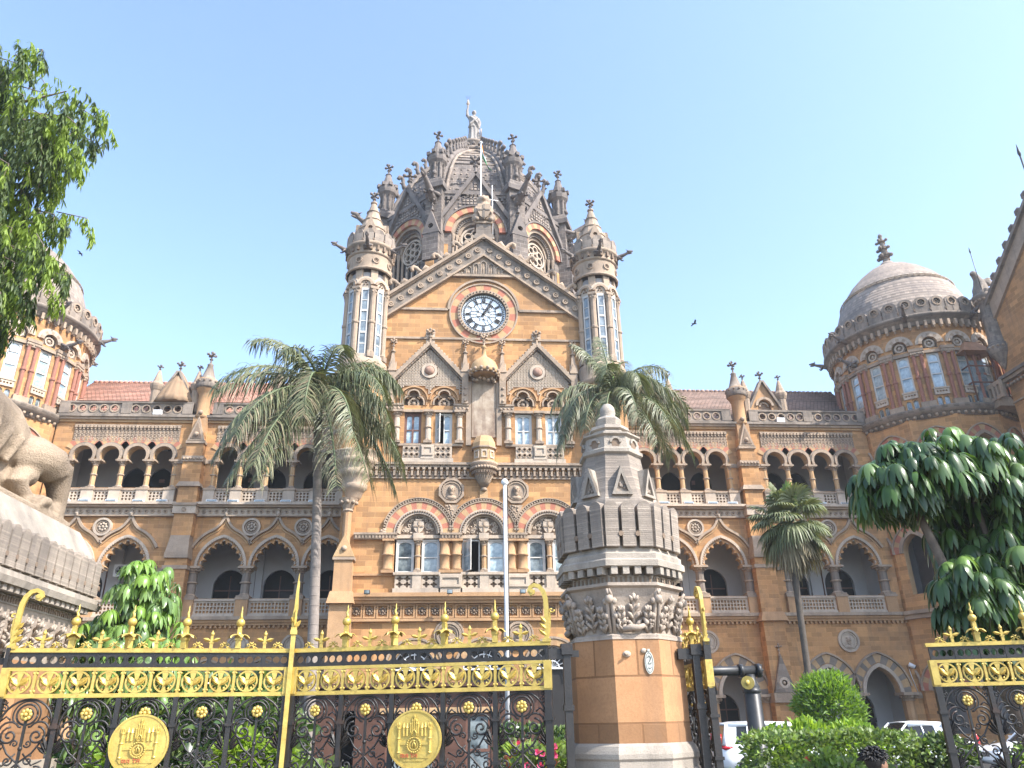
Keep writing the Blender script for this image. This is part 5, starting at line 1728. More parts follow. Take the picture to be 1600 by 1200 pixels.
# ---- griffin with a spear on the corbel turret
gr = thing('griffin_statue', (BX+PXL-.1, BY+3.0, 26.0), 'winged stone griffin holding a tall spear on a corbelled turret at the right gable', 'statue', rotz=R(200))
m = MB()
m.tube([(0, 0, .1), (-.05, 0, .5), (.0, 0, .95), (.1, 0, 1.25), (.28, 0, 1.5)], [.36, .42, .36, .24, .2], 'stone', 10)
m.sphere((.34, 0, 1.56), .21, 'stone'); m.tube([(.4, 0, 1.58), (.62, 0, 1.5)], [.14, .04], 'stone', 8)
for sy in (-1, 1):
    m.tube([(.15, sy*.22, .75), (.38, sy*.26, .4), (.42, sy*.24, .06)], [.14, .1, .11], 'stone', 8); m.sphere((.5, sy*.24, .05), .1, 'stone')
    m.tube([(-.1, sy*.3, .3), (.1, sy*.34, .25), (.15, sy*.32, .04)], [.22, .17, .12], 'stone', 8)
    for j in range(5):
        m.tube([(-.1, sy*.25, 1.0), (-.32-.05*j, sy*(.4+.03*j), 1.15-.16*j), (-.52-.02*j, sy*(.5+.02*j), 1.15-.3*j)], [.12, .1, .04], 'stone', 6)
m.tube([(-.3, 0, .15), (-.55, 0, .1), (-.62, 0, .3)], [.1, .07, .05], 'stone', 6)
organic(m, 'body', 'grey', gr, voxel=.04, smooth=3)
sp = MB(); sp.tube([(.45, .3, 0), (.5, .32, 2.9)], .025, 'iron', 5); sp.tube([(.5, .32, 2.9), (.505, .322, 3.0), (.51, .32, 3.35)], [.03, .06, .005], 'iron', 5)
sp.build('spear', gr)

# ---- seated beast with a shield on the gable crest
be = thing('beast_statue', (BX, BY-.05, 28.1), 'stone lion seated upright behind a shield on the peak of the clock gable', 'statue')
m = MB()
m.tube([(0, .1, .1), (0, .08, .6), (0, .0, 1.15), (0, -.05, 1.45)], [.5, .52, .42, .3], 'stone', 12)
m.sphere((0, -.08, 1.62), .33, 'stone', 12, 8, (1, .95, 1)); m.sphere((0, -.36, 1.56), .16, 'stone', 8, 6)
for k in range(9):
    a = -pi/2+2*pi*(k+.5)/9
    m.sphere((.32*cos(a), .02, 1.62+.34*sin(a)), .14, 'stone', 8, 6)
for sx in (-1, 1):
    m.tube([(sx*.35, -.05, 1.15), (sx*.45, -.25, .75), (sx*.34, -.42, .5)], [.18, .15, .13], 'stone', 8)
    m.tube([(sx*.4, .1, .4), (sx*.48, -.25, .35), (sx*.4, -.35, .06)], [.28, .22, .14], 'stone', 8); m.sphere((sx*.4, -.45, .07), .14, 'stone')
    m.sphere((sx*.22, -.05, 1.93), .1, 'stone', 6, 4)
organic(m, 'body', 'stone', be, voxel=.045, smooth=3)
s2 = MB(); s2.plate([(-.36, 1.05), (.36, 1.05), (.38, .6), (.22, .22), (0, .02), (-.22, .22), (-.38, .6)], [], -.56, -.44, 'stone')
s2.box(-.05, .05, -.6, -.56, .1, 1.0, 'grey'); s2.box(-.34, .34, -.6, -.56, .6, .68, 'grey'); s2.build('shield', be)

MT['statue'] = stone_mat('weathered_statue_stone', (.36, .33, .30), (.29, .265, .245), (.10, .095, .09), .5, 2, .4)
# ---- figure on the dome : robed woman raising a torch
st = thing('torch_statue', (BX+DX, BY+DY, 44.5), 'pale stone statue of a robed woman raising a torch on top of the dome', 'statue')
m = MB()
m.lathe([(.62, 0), (.66, .1), (.58, .25), (.5, .3)], 'pale', n=14)
m.tube([(0, 0, 2.0), (0, .0, 2.5), (.02, 0, 3.0), (.02, 0, 3.25)], [.40, .36, .44, .22], 'pale', 12)
m.tube([(.03, 0, 3.2), (.04, -.02, 3.48)], [.13, .12], 'pale', 8)
m.sphere((.05, -.05, 3.66), .21, 'pale', 12, 9, (.88, .95, 1.15)); m.sphere((.05, .06, 3.76), .21, 'pale', 10, 7, (1, .95, .85))
m.tube([(.05, -.23, 3.70), (.05, -.28, 3.62), (.05, -.23, 3.58)], [.02, .04, .02], 'pale', 6)
m.tube([(-.30, 0, 3.08), (-.52, -.08, 3.35), (-.52, -.1, 3.8), (-.46, -.1, 4.15)], [.15, .14, .11, .085], 'pale', 8)
m.sphere((-.46, -.1, 4.22), .1, 'pale', 8, 6)
m.tube([(.36, 0, 3.05), (.52, -.05, 2.6), (.50, -.15, 2.2), (.46, -.2, 1.95)], [.15, .13, .11, .08], 'pale', 8); m.sphere((.46, -.22, 1.88), .095, 'pale', 8, 6)
# robe with folds
rings = []
for k in range(13):
    f_ = k/12; z = .25+2.0*f_
    r0 = .60*(1-f_)+.40*f_-.05*sin(pi*f_)
    rings.append([(r0*(1+.10*sin(9*t_+2*f_)+.05*sin(5*t_))*cos(t_)*1.02+.06*sin(2.5*f_), r0*.85*(1+.10*sin(9*t_+2*f_))*sin(t_), z) for t_ in [2*pi*j/48 for j in range(48)]])
m.loft(rings, 'pale', True, True, True)
m.tube([(-.3, -.3, 3.05), (0, -.4, 2.7), (.3, -.36, 2.3), (.44, -.2, 1.9)], [.09, .12, .12, .08], 'pale', 7)
m.tube([(.34, -.26, 3.0), (.1, -.42, 2.6), (-.25, -.4, 2.2), (-.42, -.2, 1.9)], [.06, .09, .1, .06], 'pale', 7)
organic(m, 'body', 'statue', st, voxel=.035, smooth=2)
tc = MB(); tc.lathe([(.05, 4.1), (.06, 4.4), (.13, 4.5), (.15, 4.6), (.06, 4.66)], 'pale', -.46, -.1, 8); tc.lathe([(.07, 4.64), (.11, 4.75), (.05, 4.95), (.01, 5.1)], 'pale', -.46, -.1, 7)
for dx in (-.2, 0, .2): tc.tube([(-.46, -.1, 4.9), (-.46+dx, -.1, 5.45)], .012, 'iron', 4)
tc.build('torch', st)
wh = MB(); wh.T = lambda p: V((.62+p[1], -.2+p[0], p[2]))
wh.arcband(0, 1.3, .36, .44, 0, 2*pi, 16, -.05, .05, ['pale'], 1)
for k in range(6): wh.ribbon([(0, 0, 1.3), (.4*cos(k*pi/3), 0, 1.3+.4*sin(k*pi/3))], .05, .05, 'pale')
wh.T = None; wh.build('wheel', st)

# ---- flagpoles
fp = thing('gable_flagpole', (BX, BY-.05+.62, 27.3), 'tall thin flagpole behind the stone lion on the gable peak', 'flagpole')
b = MB(); b.tube([(-.15, 0, 0), (-.12, 0, 7.3)], [.06, .035], 'metalw', 6); b.sphere((-.12, 0, 7.35), .09, 'metalw', 8, 5); b.build('pole', fp)
MT['f1'] = plain_mat('flag_saffron', (.75, .25, .03), .8, 0, .1, 2, 0); MT['f2'] = plain_mat('flag_white', (.75, .75, .72), .8, 0, .1, 2, 0); MT['f3'] = plain_mat('flag_green', (.02, .14, .04), .8, 0, .1, 2, 0)
fb = MB()
NX, NZ = 14, 9
grid = []
for i in range(NX+1):
    for j in range(NZ+1):
        u_, v_ = i/NX, j/NZ
        grid.append(fb.pt((.05+.62*u_*(.35+.65*v_), .16*sin(u_*9+v_*2)*u_, 7.2-.95*v_-1.35*u_**1.1-.12*sin(u_*5)*v_)))
for i in range(NX):
    for j in range(NZ):
        a = i*(NZ+1)+j
        fb.face((grid[a], grid[a+NZ+1], grid[a+NZ+2], grid[a+1]), ('f1', 'f2', 'f3')[j*3//NZ], True)
fo_ = fb.build('flag', None, (BX-.12, BY+.57, 27.3)); tag(fo_, 'drooping saffron, white and green striped flag at the top of the gable flagpole', 'flag')
so = fo_.modifiers.new('t', 'SOLIDIFY'); so.thickness = .012
b = MB(); b.tube([(0, 0, 0), (0, 0, 3.9)], [.045, .025], 'metalw', 6); b.tube([(-.45, 0, 2.9), (.35, 0, 2.75)], .03, 'metalw', 5)
o = b.build('signal_mast', None, (BX+.55, BY+.55, 27.5)); tag(o, 'short thin mast with a small crossbar beside the gable flagpole', 'mast')
b = MB(); b.tube([(0, 0, 0), (0, 0, 7.4)], [.06, .05], 'metalg', 10); b.sphere((0, 0, 7.45), .1, 'metalw', 8, 6); b.tube([(.07, 0, 1.5), (.07, 0, 7.3)], .012, 'iron', 4); b.box(-.25, .25, -.25, .25, 0, .12, 'pale')
o = b.build('white_flagpole', None, (1.40, 20, .2)); tag(o, 'plain white flagpole without a flag standing before the entrance', 'flagpole')
# ================================================================== vegetation
MT['palm'] = leaf_mat('palm_leaf', (.055, .075, .034), (.19, .20, .105), .42, .15)
MT['palmdry'] = leaf_mat('dry_palm_leaf', (.16, .13, .075), (.25, .21, .13), .7, .1)
MT['fan'] = leaf_mat('fan_palm_leaf', (.09, .115, .05), (.19, .205, .11), .5, .18)
MT['umb'] = leaf_mat('bright_umbrella_leaf', (.12, .21, .055), (.20, .32, .085), .32, .28, .5)
MT['umblime'] = leaf_mat('lime_umbrella_leaf', (.15, .27, .04), (.22, .35, .07), .35, .35, .5)
MT['umbd'] = leaf_mat('dark_umbrella_leaf', (.026, .056, .018), (.055, .105, .032), .3, .2, .45)
MT['umbm'] = leaf_mat('mid_umbrella_leaf', (.09, .155, .055), (.15, .23, .085), .3, .3, .5)
MT['umbx'] = leaf_mat('mid_green_umbrella_leaf', (.045, .095, .02), (.08, .15, .035), .28, .25)
MT['ash'] = leaf_mat('drooping_leaf', (.045, .075, .028), (.12, .16, .055), .4, .3)
MT['ashlime'] = leaf_mat('yellow_green_drooping_leaf', (.16, .23, .04), (.27, .36, .075), .45, .45)
MT['bush'] = leaf_mat('clipped_bush_leaf', (.11, .21, .022), (.26, .40, .05), .5, .3)
MT['lime'] = leaf_mat('lime_leaf', (.16, .25, .03), (.27, .38, .06), .5, .4)
MT['hedge'] = leaf_mat('hedge_leaf', (.08, .13, .035), (.20, .26, .10), .5, .25)
MT['ixora'] = leaf_mat('garden_leaf', (.09, .17, .03), (.25, .36, .08), .45, .3)
MT['flower'] = leaf_mat('red_flower', (.6, .05, .05), (.75, .12, .12), .6, .3)
MT['flowerp'] = leaf_mat('pink_flower', (.65, .06, .22), (.75, .15, .3), .6, .3)
MT['bark'] = plain_mat('grey_brown_bark', (.20, .16, .13), .9, 0, .45, 6, .5, .2)
MT['palmbark'] = plain_mat('pale_palm_trunk', (.27, .23, .20), .85, 0, .35, 5, .3, .2)
MT['palmbarkd'] = plain_mat('dark_palm_trunk', (.10, .085, .07), .9, 0, .4, 5, .3, .2)
MT['crownshaft'] = plain_mat('green_crownshaft', (.12, .15, .07), .6, 0, .3, 3, .1)

class LF:
    """leaf soup: quads in several materials, no texture coordinates"""
    def __init__(s): s.v = []; s.f = []; s.m = []; s.mats = []
    def mi(s, m):
        m = MT[m]
        if m not in s.mats: s.mats.append(m)
        return s.mats.index(m)
    def strip(s, pts, ws, side, mat):
        """blade along pts, half width ws, lying along the side vector"""
        i = len(s.v); k = s.mi(mat)
        for p, w in zip(pts, ws):
            s.v.append(p-side*w); s.v.append(p+side*w)
        for j in range(len(pts)-1):
            a = i+2*j; s.f.append((a, a+1, a+3, a+2)); s.m.append(k)
    def leaf(s, base, d, side, L, W, droop, mat, fold=.25, prof=(.22, .78, 1., .95, .62, .08)):
        """elliptic leaf with a folded midrib"""
        k = s.mi(mat); n = len(prof); i = len(s.v)
        up = side.cross(d).normalized()
        p = base.copy(); dd = d.copy()
        for j in range(n):
            w = W*prof[j]
            s.v.append(p-side*w+up*w*fold); s.v.append(p.copy()); s.v.append(p+side*w+up*w*fold)
            dd = (dd+V((0, 0, -droop/n))).normalized()
            up = side.cross(dd).normalized()
            p = p+dd*(L/(n-1))
        for j in range(n-1):
            a = i+3*j
            s.f.append((a, a+1, a+4, a+3)); s.f.append((a+1, a+2, a+5, a+4)); s.m += [k, k]
    def build(s, name, parent=None, loc=(0, 0, 0)):
        me = bpy.data.meshes.new(name); me.from_pydata([tuple(p) for p in s.v], [], s.f)
        for m in s.mats: me.materials.append(m)
        me.polygons.foreach_set('material_index', s.m)
        me.polygons.foreach_set('use_smooth', [True]*len(s.f))
        me.update()
        o = bpy.data.objects.new(name, me); COL.objects.link(o); o.location = loc
        if parent: o.parent = parent
        return o

def frond(lf, base, az, el, L, droop, mat, rr, leafL=.62, mb=None, dry=0.):
    """feather frond: arching rachis with hanging leaflets"""
    d = V((cos(az)*cos(el), sin(az)*cos(el), sin(el))); n = 26
    p = V(base); pts = [p.copy()]; dirs = [d.copy()]
    for k in range(n):
        d = (d+V((0, 0, -droop/n*(.4+1.3*k/n)))).normalized()
        p = p+d*L/n; pts.append(p.copy()); dirs.append(d.copy())
    side0 = V((-sin(az), cos(az), 0))
    if mb: mb.tube(pts[::3], [.05*(1-k/len(pts[::3]))+.012 for k in range(len(pts[::3]))], 'crownshaft', 5)
    for k in range(2, n+1):
        for h in (0, .25, .5, .75):
            if k == n and h: continue
            q = pts[k]+(pts[min(k+1, n)]-pts[k])*h; dd = dirs[k]
            f_ = (k+h)/n
            ll = leafL*(.6+.65*sin(pi*min(f_*1.05, 1)**.8))*rr.uniform(.7, 1.2)
            for s_ in (-1, 1):
                sd = (side0*s_+dd*rr.uniform(.45, 1.0)+V((0, 0, rr.uniform(-.6, .35)))).normalized()
                sag = rr.uniform(.7, 2.0)
                a = q+sd*ll*.45+V((0, 0, -.08*ll*sag)); b = q+sd*ll*.78+V((0, 0, -.34*ll*sag)); c = q+sd*ll*.95+V((0, 0, -.62*ll*sag))
                wv = dd.cross(sd); wv = (wv*.45+dd).normalized()
                m = 'palmdry' if rr.random() < dry else mat
                lf.strip([q, a, b, c], [.012, .019, .015, .003], wv, m)

def feather_palm(name, x, y, z0, zc, lean, specs, label, seed, grp, trunk_r=.2):
    rr = random.Random(seed)
    t = thing(name, (x, y, z0), label, 'palm tree', grp)
    tb = MB(); n = 16; H = zc-z0
    rings = []
    for k in range(n+1):
        f_ = k/n; r = trunk_r*(1.12-.28*f_+.12*max(0, 1-f_*7))
        rings.append(([lean[0]*(f_**1.6), lean[1]*f_, (H-1.1)*f_], r))
    tb.tube([p for p, r in rings], [r for p, r in rings], 'palmbark', 12)
    for k in range(40):
        f_ = k/40
        tb.tube([(lean[0]*(f_**1.6), lean[1]*f_, (H-1.1)*f_), (lean[0]*(f_**1.6), lean[1]*f_, (H-1.1)*f_+.025)], trunk_r*(1.135-.28*f_+.12*max(0, 1-f_*7)), 'palmbark', 12)
    tb.build('trunk', t)
    cs = MB(); cs.tube([(lean[0], lean[1], H-1.15), (lean[0], lean[1], H-.9), (lean[0], lean[1], H-.4), (lean[0], lean[1], H+.15)], [trunk_r*.85, trunk_r*1.05, trunk_r*.8, trunk_r*.3], 'crownshaft', 10)
    lf = LF()
    for az, el, L, dr in specs:
        frond(lf, (lean[0], lean[1], H-.15), R(az), R(el), L, dr, 'palm', rr, .64, cs, .22 if el < 25 else .05)
    cs.tube([(lean[0], lean[1], H), (lean[0]+.05, lean[1], H+1.3)], [.05, .008], 'umblime', 5)
    cs.build('crownshaft', t)
    lf.build('crown', t)
    return t
G1 = 'tall feather palms before the arcades'
feather_palm('feather_palm', -3.9, 24, 0, 12.2, (-.55, 0), [
    (170, 62, 3.5, 1.5), (185, 38, 3.9, 1.9), (200, 22, 3.6, 1.5), (165, 12, 3.7, 2.2), (10, 58, 3.0, 2.4), (-8, 40, 3.1, 1.9), (15, 26, 2.9, 2.2), (-20, 10, 3.5, 2.4),
    (215, -5, 4.1, 1.8), (235, -10, 4.3, 1.5), (270, 20, 3.6, 3.2), (300, -12, 4.3, 1.5), (335, 8, 3.7, 2.1),
    (190, -18, 4.1, 1.2), (5, -16, 4.0, 1.4), (240, 60, 2.6, 2.6), (300, 65, 2.5, 2.6), (95, 45, 3.0, 2.2), (130, 20, 3.2, 2.2), (50, 20, 3.2, 2.3),
    (248, -30, 4.8, 1.2), (345, -20, 4.4, 1.4), (330, 30, 3.4, 2.4),
    (322, -42, 4.5, 1.0), (350, -36, 4.5, 1.1), (298, -48, 4.6, .9), (240, -46, 4.5, .9), (218, -40, 4.6, .9)],
    'tall feather palm with a bare curved trunk left of the clock gable', 11, G1, .155)
feather_palm('feather_palm', 6.5, 28, 0, 13.9, (-.1, 0), [
    (178, 32, 3.1, 2.2), (188, 12, 3.3, 2.2), (200, -5, 3.6, 1.9), (150, 70, 3.0, 1.0), (110, 78, 3.0, .6), (60, 66, 3.0, 1.2), (35, 52, 3.3, 1.6), (5, 34, 3.6, 2.0), (-8, 18, 3.5, 2.1),
    (-20, 2, 3.5, 2.0), (-35, -10, 3.7, 1.7), (-60, -12, 3.9, 1.4), (-85, 0, 3.6, 2.0), (-110, -12, 3.9, 1.5), (-130, -8, 3.6, 1.8), (-150, 10, 3.3, 2.2), (-70, 45, 2.6, 2.9), (-110, 55, 2.5, 2.7), (-30, 40, 2.8, 2.6), (20, -14, 3.6, 1.7), (165, -12, 3.5, 1.8), (-75, -25, 4.4, 1.2), (-110, -26, 4.3, 1.2), (-25, -20, 4.1, 1.4), (-155, -18, 4.0, 1.5), (85, 60, 3.2, 1.5), (15, 58, 3.2, 1.7)],
    'feather palm rising behind the carved gate pillar', 23, G1)

def fan_palm():
    rr = random.Random(5)
    t = thing('fan_palm', (12.45, 28, 0), 'fan palm with round pleated leaves, a skirt of dry leaves and a thin dark trunk', 'palm tree')
    tb = MB(); tb.tube([(0, 0, 0), (.12, 0, 3.0), (.2, 0, 6.0), (.3, 0, 8.3)], [.15, .12, .115, .14], 'palmbarkd', 9)
    tb.build('trunk', t)
    lf = LF(); st = MB(); c = V((.3, 0, 8.4))
    def fan(az, el, plen, rad, mat, droop):
        d = V((cos(az)*cos(el), sin(az)*cos(el), sin(el)))
        p = c+d*plen
        st.tube([c, c+d*plen*.5+V((0, 0, .05)), p], [.025, .02, .016], 'crownshaft', 4)
        side = V((-sin(az), cos(az), 0)); up = side.cross(d)*-1
        dd = (d+V((0, 0, -.35*droop))).normalized()
        n = 30
        for k in range(n):
            a = R(-118)+R(236)*k/(n-1)
            q = (dd*cos(a)+side*sin(a)).normalized()
            Lk = rad*(1-.22*(abs(a)/R(118))**2)*rr.uniform(.93, 1.05)
            m1 = p+q*Lk*.55+V((0, 0, .03)); m2 = p+q*Lk*.82+V((0, 0, -.10*droop*Lk)); m3 = p+q*Lk+V((0, 0, -.34*droop*Lk))
            w = q.cross(up); w = (w+up*(.5 if k % 2 else -.5)).normalized()
            lf.strip([p, m1, m2, m3], [.004, .052, .034, .004], w, mat)
    for k in range(26):
        az = 2*pi*k/26*5.3+rr.uniform(-.2, .2); f_ = k/25
        el = R(80-105*f_+rr.uniform(-12, 12))
        fan(az, el, rr.uniform(.65, 1.1), rr.uniform(.72, .95), 'umbm' if k < 2 else 'fan', .4+1.0*f_+rr.uniform(-.2, .3))
    for k in range(20):
        az = 2*pi*k/20*3.3+rr.uniform(-.2, .2)
        fan(az, R(-25-40*(k/19)+rr.uniform(-10, 10)), rr.uniform(.5, .95), rr.uniform(.7, .92), 'palmdry' if k > 9 else 'fan', 1.5)
    for k in range(110):
        az = rr.uniform(0, 2*pi); z = -rr.uniform(.1, .9); r = rr.uniform(.12, .4)
        q = c+V((r*cos(az), r*sin(az), z))
        lf.strip([q, q+V((.1*cos(az), .1*sin(az), -.5)), q+V((.1*cos(az), .1*sin(az), -1.0-rr.random()*.5))], [.02, .03, .005], V((-sin(az), cos(az), 0)), 'palmdry')
    st.build('petiole', t); lf.build('crown', t)
fan_palm()

def whorl(lf, mb, c, axis, n, L, W, mat, rr, spread=1.0, droop=1.0, pet=.0):
    """umbrella cluster: leaflets hanging all round a point"""
    a0 = rr.uniform(0, 2*pi)
    ax = axis.normalized(); u = ax.orthogonal().normalized(); w = ax.cross(u)
    for k in range(n):
        a = a0+2*pi*k/n+rr.uniform(-.12, .12)
        o = u*cos(a)+w*sin(a)
        d = (o*spread+ax*.25+V((0, 0, -.12))).normalized()
        side = ax.cross(o).normalized()
        lf.leaf(c+o*.03, d, side, L*rr.uniform(.8, 1.08), W*rr.uniform(.85, 1.1), droop*rr.uniform(.85, 1.25)*4.2, mat, .22)
    if pet and mb: mb.tube([c-ax*pet, c], [.012, .008], 'crownshaft', 4)

def umbrella_tree(name, loc, label, blobs, nclus, L, W, mats, seed, stems, top_mat, top_cut, cat='tree', nl=(8, 10), group=None):
    rr = random.Random(seed)
    t = thing(name, loc, label, cat, group)
    st = MB()
    for pts, r0, r1 in stems:
        st.tube(pts, [r0+(r1-r0)*k/(len(pts)-1) for k in range(len(pts))], 'bark', 8)
    st.build('trunk', t)
    lf = LF(); pb = MB()
    for bi, (c, rad) in enumerate(blobs):
        c = V(c); rad = V(rad)
        for k in range(nclus[bi]):
            while True:
                v = V((rr.gauss(0, 1), rr.gauss(0, 1), rr.gauss(0, 1))).normalized()
                if v.z > -.75: break
            f_ = rr.uniform(.55, 1.0)
            p = c+V((v.x*rad.x, v.y*rad.y, v.z*rad.z))*f_
            ax = (V((v.x*.55, v.y*.55, max(v.z, .0)+.65))).normalized()
            hi = (p.z-c.z)/rad.z
            m = top_mat if (hi > top_cut and f_ > .8 and rr.random() < .75) else rr.choice(mats)  # crown tops mostly take the paler leaf tone
            whorl(lf, pb, p, (ax+V((rr.gauss(0, .22), rr.gauss(0, .22), 0))).normalized(), rr.randint(nl[0]-2, nl[1]), L*rr.uniform(.55, 1.15), W*rr.uniform(.75, 1.1), m, rr, rr.uniform(.75, 1.0), rr.uniform(.7, 1.35), .35*L/.3)
    lf.build('crown', t)
    if pb.v: pb.build('petiole', t)
    return t
umbrella_tree('umbrella_tree', (-4.15, 11, 0), 'bright green umbrella tree with drooping glossy leaflets behind the left gate leaf',
    [((.02, 0, 3.35), (.45, .45, .55)), ((-.1, 0, 2.75), (.78, .6, .6)), ((.22, -.1, 2.42), (.68, .5, .5)), ((-.62, -.3, 2.15), (.35, .3, .3)), ((0, 0, 1.7), (.6, .5, .5))],
    [95, 190, 165, 34, 100], .24, .031, ['umb', 'umb', 'umbm'], 3, [([(0, 0, 0), (.05, 0, 1.5), (0, 0, 3.3)], .07, .03), ([(0, 0, .1), (.25, 0, 1.2), (.35, 0, 2.5)], .05, .02), ([(0, 0, .1), (-.35, -.1, 1.2), (-.6, -.3, 2.1)], .04, .02)], 'umblime', .35)
umbrella_tree('broad_umbrella_tree', (6.9, 10.2, 0), 'large dark glossy umbrella tree with a slanting grey trunk at the right',
    [((.35, 0, 5.0), (1.25, .9, .6)), ((-.55, .05, 4.75), (.62, .6, .5)), ((1.3, -.1, 4.6), (.9, .8, .8)), ((.9, -.1, 3.6), (.95, .7, .75)), ((.15, -.2, 3.25), (.75, .5, .5)), ((1.4, 0, 2.7), (.9, .7, .8)), ((.2, .1, 2.6), (.6, .5, .5)), ((.75, .4, 4.2), (.8, .5, .7))],
    [185, 100, 150, 130, 95, 110, 60, 80], .41, .047, ['umbd', 'umbd', 'umbd', 'umbx', 'umbx', 'umbm'], 9,
    [([(.75, 0, 0), (.2, .1, 2.6), (-.1, 0, 3.4), (-.4, 0, 4.5)], .10, .05), ([(.8, .1, 0), (1.0, 0, 2.2), (1.1, 0, 4.6)], .1, .05), ([(1.0, .1, 1.0), (.7, 0, 3.0), (.5, 0, 4.8)], .07, .04)], 'umb', .66, nl=(8, 11))
def drooping_tree():
    rr = random.Random(17)
    t = thing('drooping_tree', (-10.2, 12.4, 0), 'tall tree with hanging tassels of narrow leaves at the upper left edge', 'tree')
    st = MB(); st.tube([(0, 0, 0), (.1, 0, 5), (.5, 0, 9), (.7, 0, 13.5)], [.32, .26, .18, .07], 'bark', 10)
    lf = LF()
    X = lambda x: x+10.2
    # (tip x, y, z) anchors of branchlets; leaves hang from each
    anchors = []
    for k in range(760):
        z = rr.uniform(6.7, 13.6)
        edge = -7.3+(.28*sin(z*2.3)+.25*sin(z*5.1+1)+.2*sin(z*11))-(.9 if 12.2 < z < 12.9 else 0)-(.8 if z > 13.1 else 0)
        if z < 8.2: edge -= (8.2-z)*.38
        yy = rr.uniform(-1.3, .5)
        dx = abs(rr.gauss(0, .95))+.05
        x = (edge-dx)*(12.4+yy)/12.0
        if x < -11.0: continue
        anchors.append((X(x), yy, z, dx < .6))
    for k in range(120):        # the loose upper sprays that reach out to the right
        s_ = rr.choice([((-9.0, 12.4), (-8.5, 13.9)), ((-8.2, 12.2), (-7.3, 13.6)), ((-8.2, 12.2), (-7.15, 13.2)), ((-8.0, 11.9), (-7.0, 12.3)), ((-7.9, 11.3), (-6.75, 12.9)), ((-7.7, 10.2), (-6.75, 10.35)), ((-7.9, 9.7), (-6.95, 9.35))])
        f_ = rr.random()
        anchors.append((X(s_[0][0]+(s_[1][0]-s_[0][0])*f_+rr.uniform(-.1, .1)), rr.uniform(-.4, .4), s_[0][1]+(s_[1][1]-s_[0][1])*f_, True))
    for k, (x, y, z, outer) in enumerate(anchors):
        L = rr.uniform(.45, .95)
        b = V((x-rr.uniform(.3, .7), y*.8, z+rr.uniform(.1, .5))); e = V((x, y, z)); q = e+V((rr.uniform(-.05, .16), rr.uniform(-.1, .1), -L*(.5 if outer else 1)))
        if k % 5 == 0: st.tube([b, e, q], [.012, .008, .003], 'bark', 4)
        mat = 'ashlime' if (outer and rr.random() < .62) else 'ash'  # outer sprays mostly take the yellow-green leaf tone
        for j in range(40):
            f_ = rr.random()
            p = e+(q-e)*f_ if rr.random() < .75 else b+(e-b)*f_
            a = rr.uniform(0, 2*pi)
            d = V((cos(a)*.6, sin(a)*.6, -.55-rr.random()*.7)).normalized()
            s2 = d.cross(V((0, 0, 1))).normalized()
            lf.leaf(p, d, s2, rr.uniform(.12, .22), rr.uniform(.012, .021), .8, mat, .2, (.3, 1., .75, .05))
    for k in range(14):
        z = 6+7.2*k/14
        st.tube([(.3, 0, z), (1.3, rr.uniform(-.5, .5), z+.7), (2.4+rr.uniform(-.2, .4), rr.uniform(-.6, .6), z+.65)], [.06, .035, .012], 'bark', 5)
    st.build('trunk', t); lf.build('crown', t)
drooping_tree()

def shrub(name, loc, label, cat, shells, n, L, W, mats, seed, up=.35, stem=True, flowers=None, group=None, inner='hedge'):
    """leafy shrub or hedge: leaves spread through ellipsoid or box shells"""
    rr = random.Random(seed)
    t = thing(name, loc, label, cat, group)
    lf = LF()
    for (c, r, box), m_ in zip(shells, n):
        c = V(c)
        for k in range(m_):
            if box:
                f = rr.choice('tttffflrb')
                u_, v_ = rr.uniform(-1, 1), rr.uniform(-1, 1)
                q = {'t': (u_, v_, 1), 'f': (u_, -1, v_), 'l': (-1, u_, v_), 'r': (1, u_, v_), 'b': (u_, 1, v_)}[f]
                nv = V({'t': (0, 0, 1), 'f': (0, -1, 0), 'l': (-1, 0, 0), 'r': (1, 0, 0), 'b': (0, 1, 0)}[f])
                p = V((q[0]*r[0], q[1]*r[1], q[2]*r[2]))
                lump = 1+.16*mnoise.noise(V((p.x*2.2+seed, p.y*2.2, p.z*2.2)))+.07*mnoise.noise(p*7)
                p = c+p*lump*rr.uniform(.86, 1.02)
            else:
                nv = V((rr.gauss(0, 1), rr.gauss(0, 1), rr.gauss(0, 1))).normalized()
                lump = 1+.22*mnoise.noise(nv*2.3+V((seed, 0, 0)))+.12*mnoise.noise(nv*6)
                p = c+V((nv.x*r[0], nv.y*r[1], nv.z*r[2]))*lump*rr.uniform(.6, 1.04)**.5
            d = (nv*.8+V((rr.gauss(0, .6), rr.gauss(0, .6), rr.gauss(0, .5)+up))).normalized()
            sd = d.cross(V((rr.gauss(0, 1), rr.gauss(0, 1), rr.gauss(0, 1)))).normalized()
            lf.leaf(p, d, sd, L*rr.uniform(.7, 1.2), W*rr.uniform(.8, 1.2), .5, rr.choice(mats), .2, (.3, 1., .7, .05))
            if flowers and rr.random() < flowers[1]:
                for j in range(6):
                    a = j*pi/3; dd = (nv+V((cos(a), sin(a)*.3, sin(a)))).normalized()
                    lf.leaf(p+nv*.06, dd, dd.cross(nv).normalized(), .06, .03, .1, flowers[0], .1, (.4, 1, .3))
    lf.build('foliage', t)
    if stem:
        s_ = MB(); c = V(shells[0][0]); r = shells[0][1]
        for k in range(7):
            a = 2*pi*k/7
            s_.tube([(.05*cos(a), .05*sin(a), 0), (c.x*.6+r[0]*.3*cos(a), c.y*.6+r[1]*.3*sin(a), c.z*.7), (c.x+r[0]*.7*cos(a), c.y+r[1]*.7*sin(a), c.z+r[2]*.3)], [.05, .03, .01], 'bark', 5)
        s_.build('stem', t)
    return t
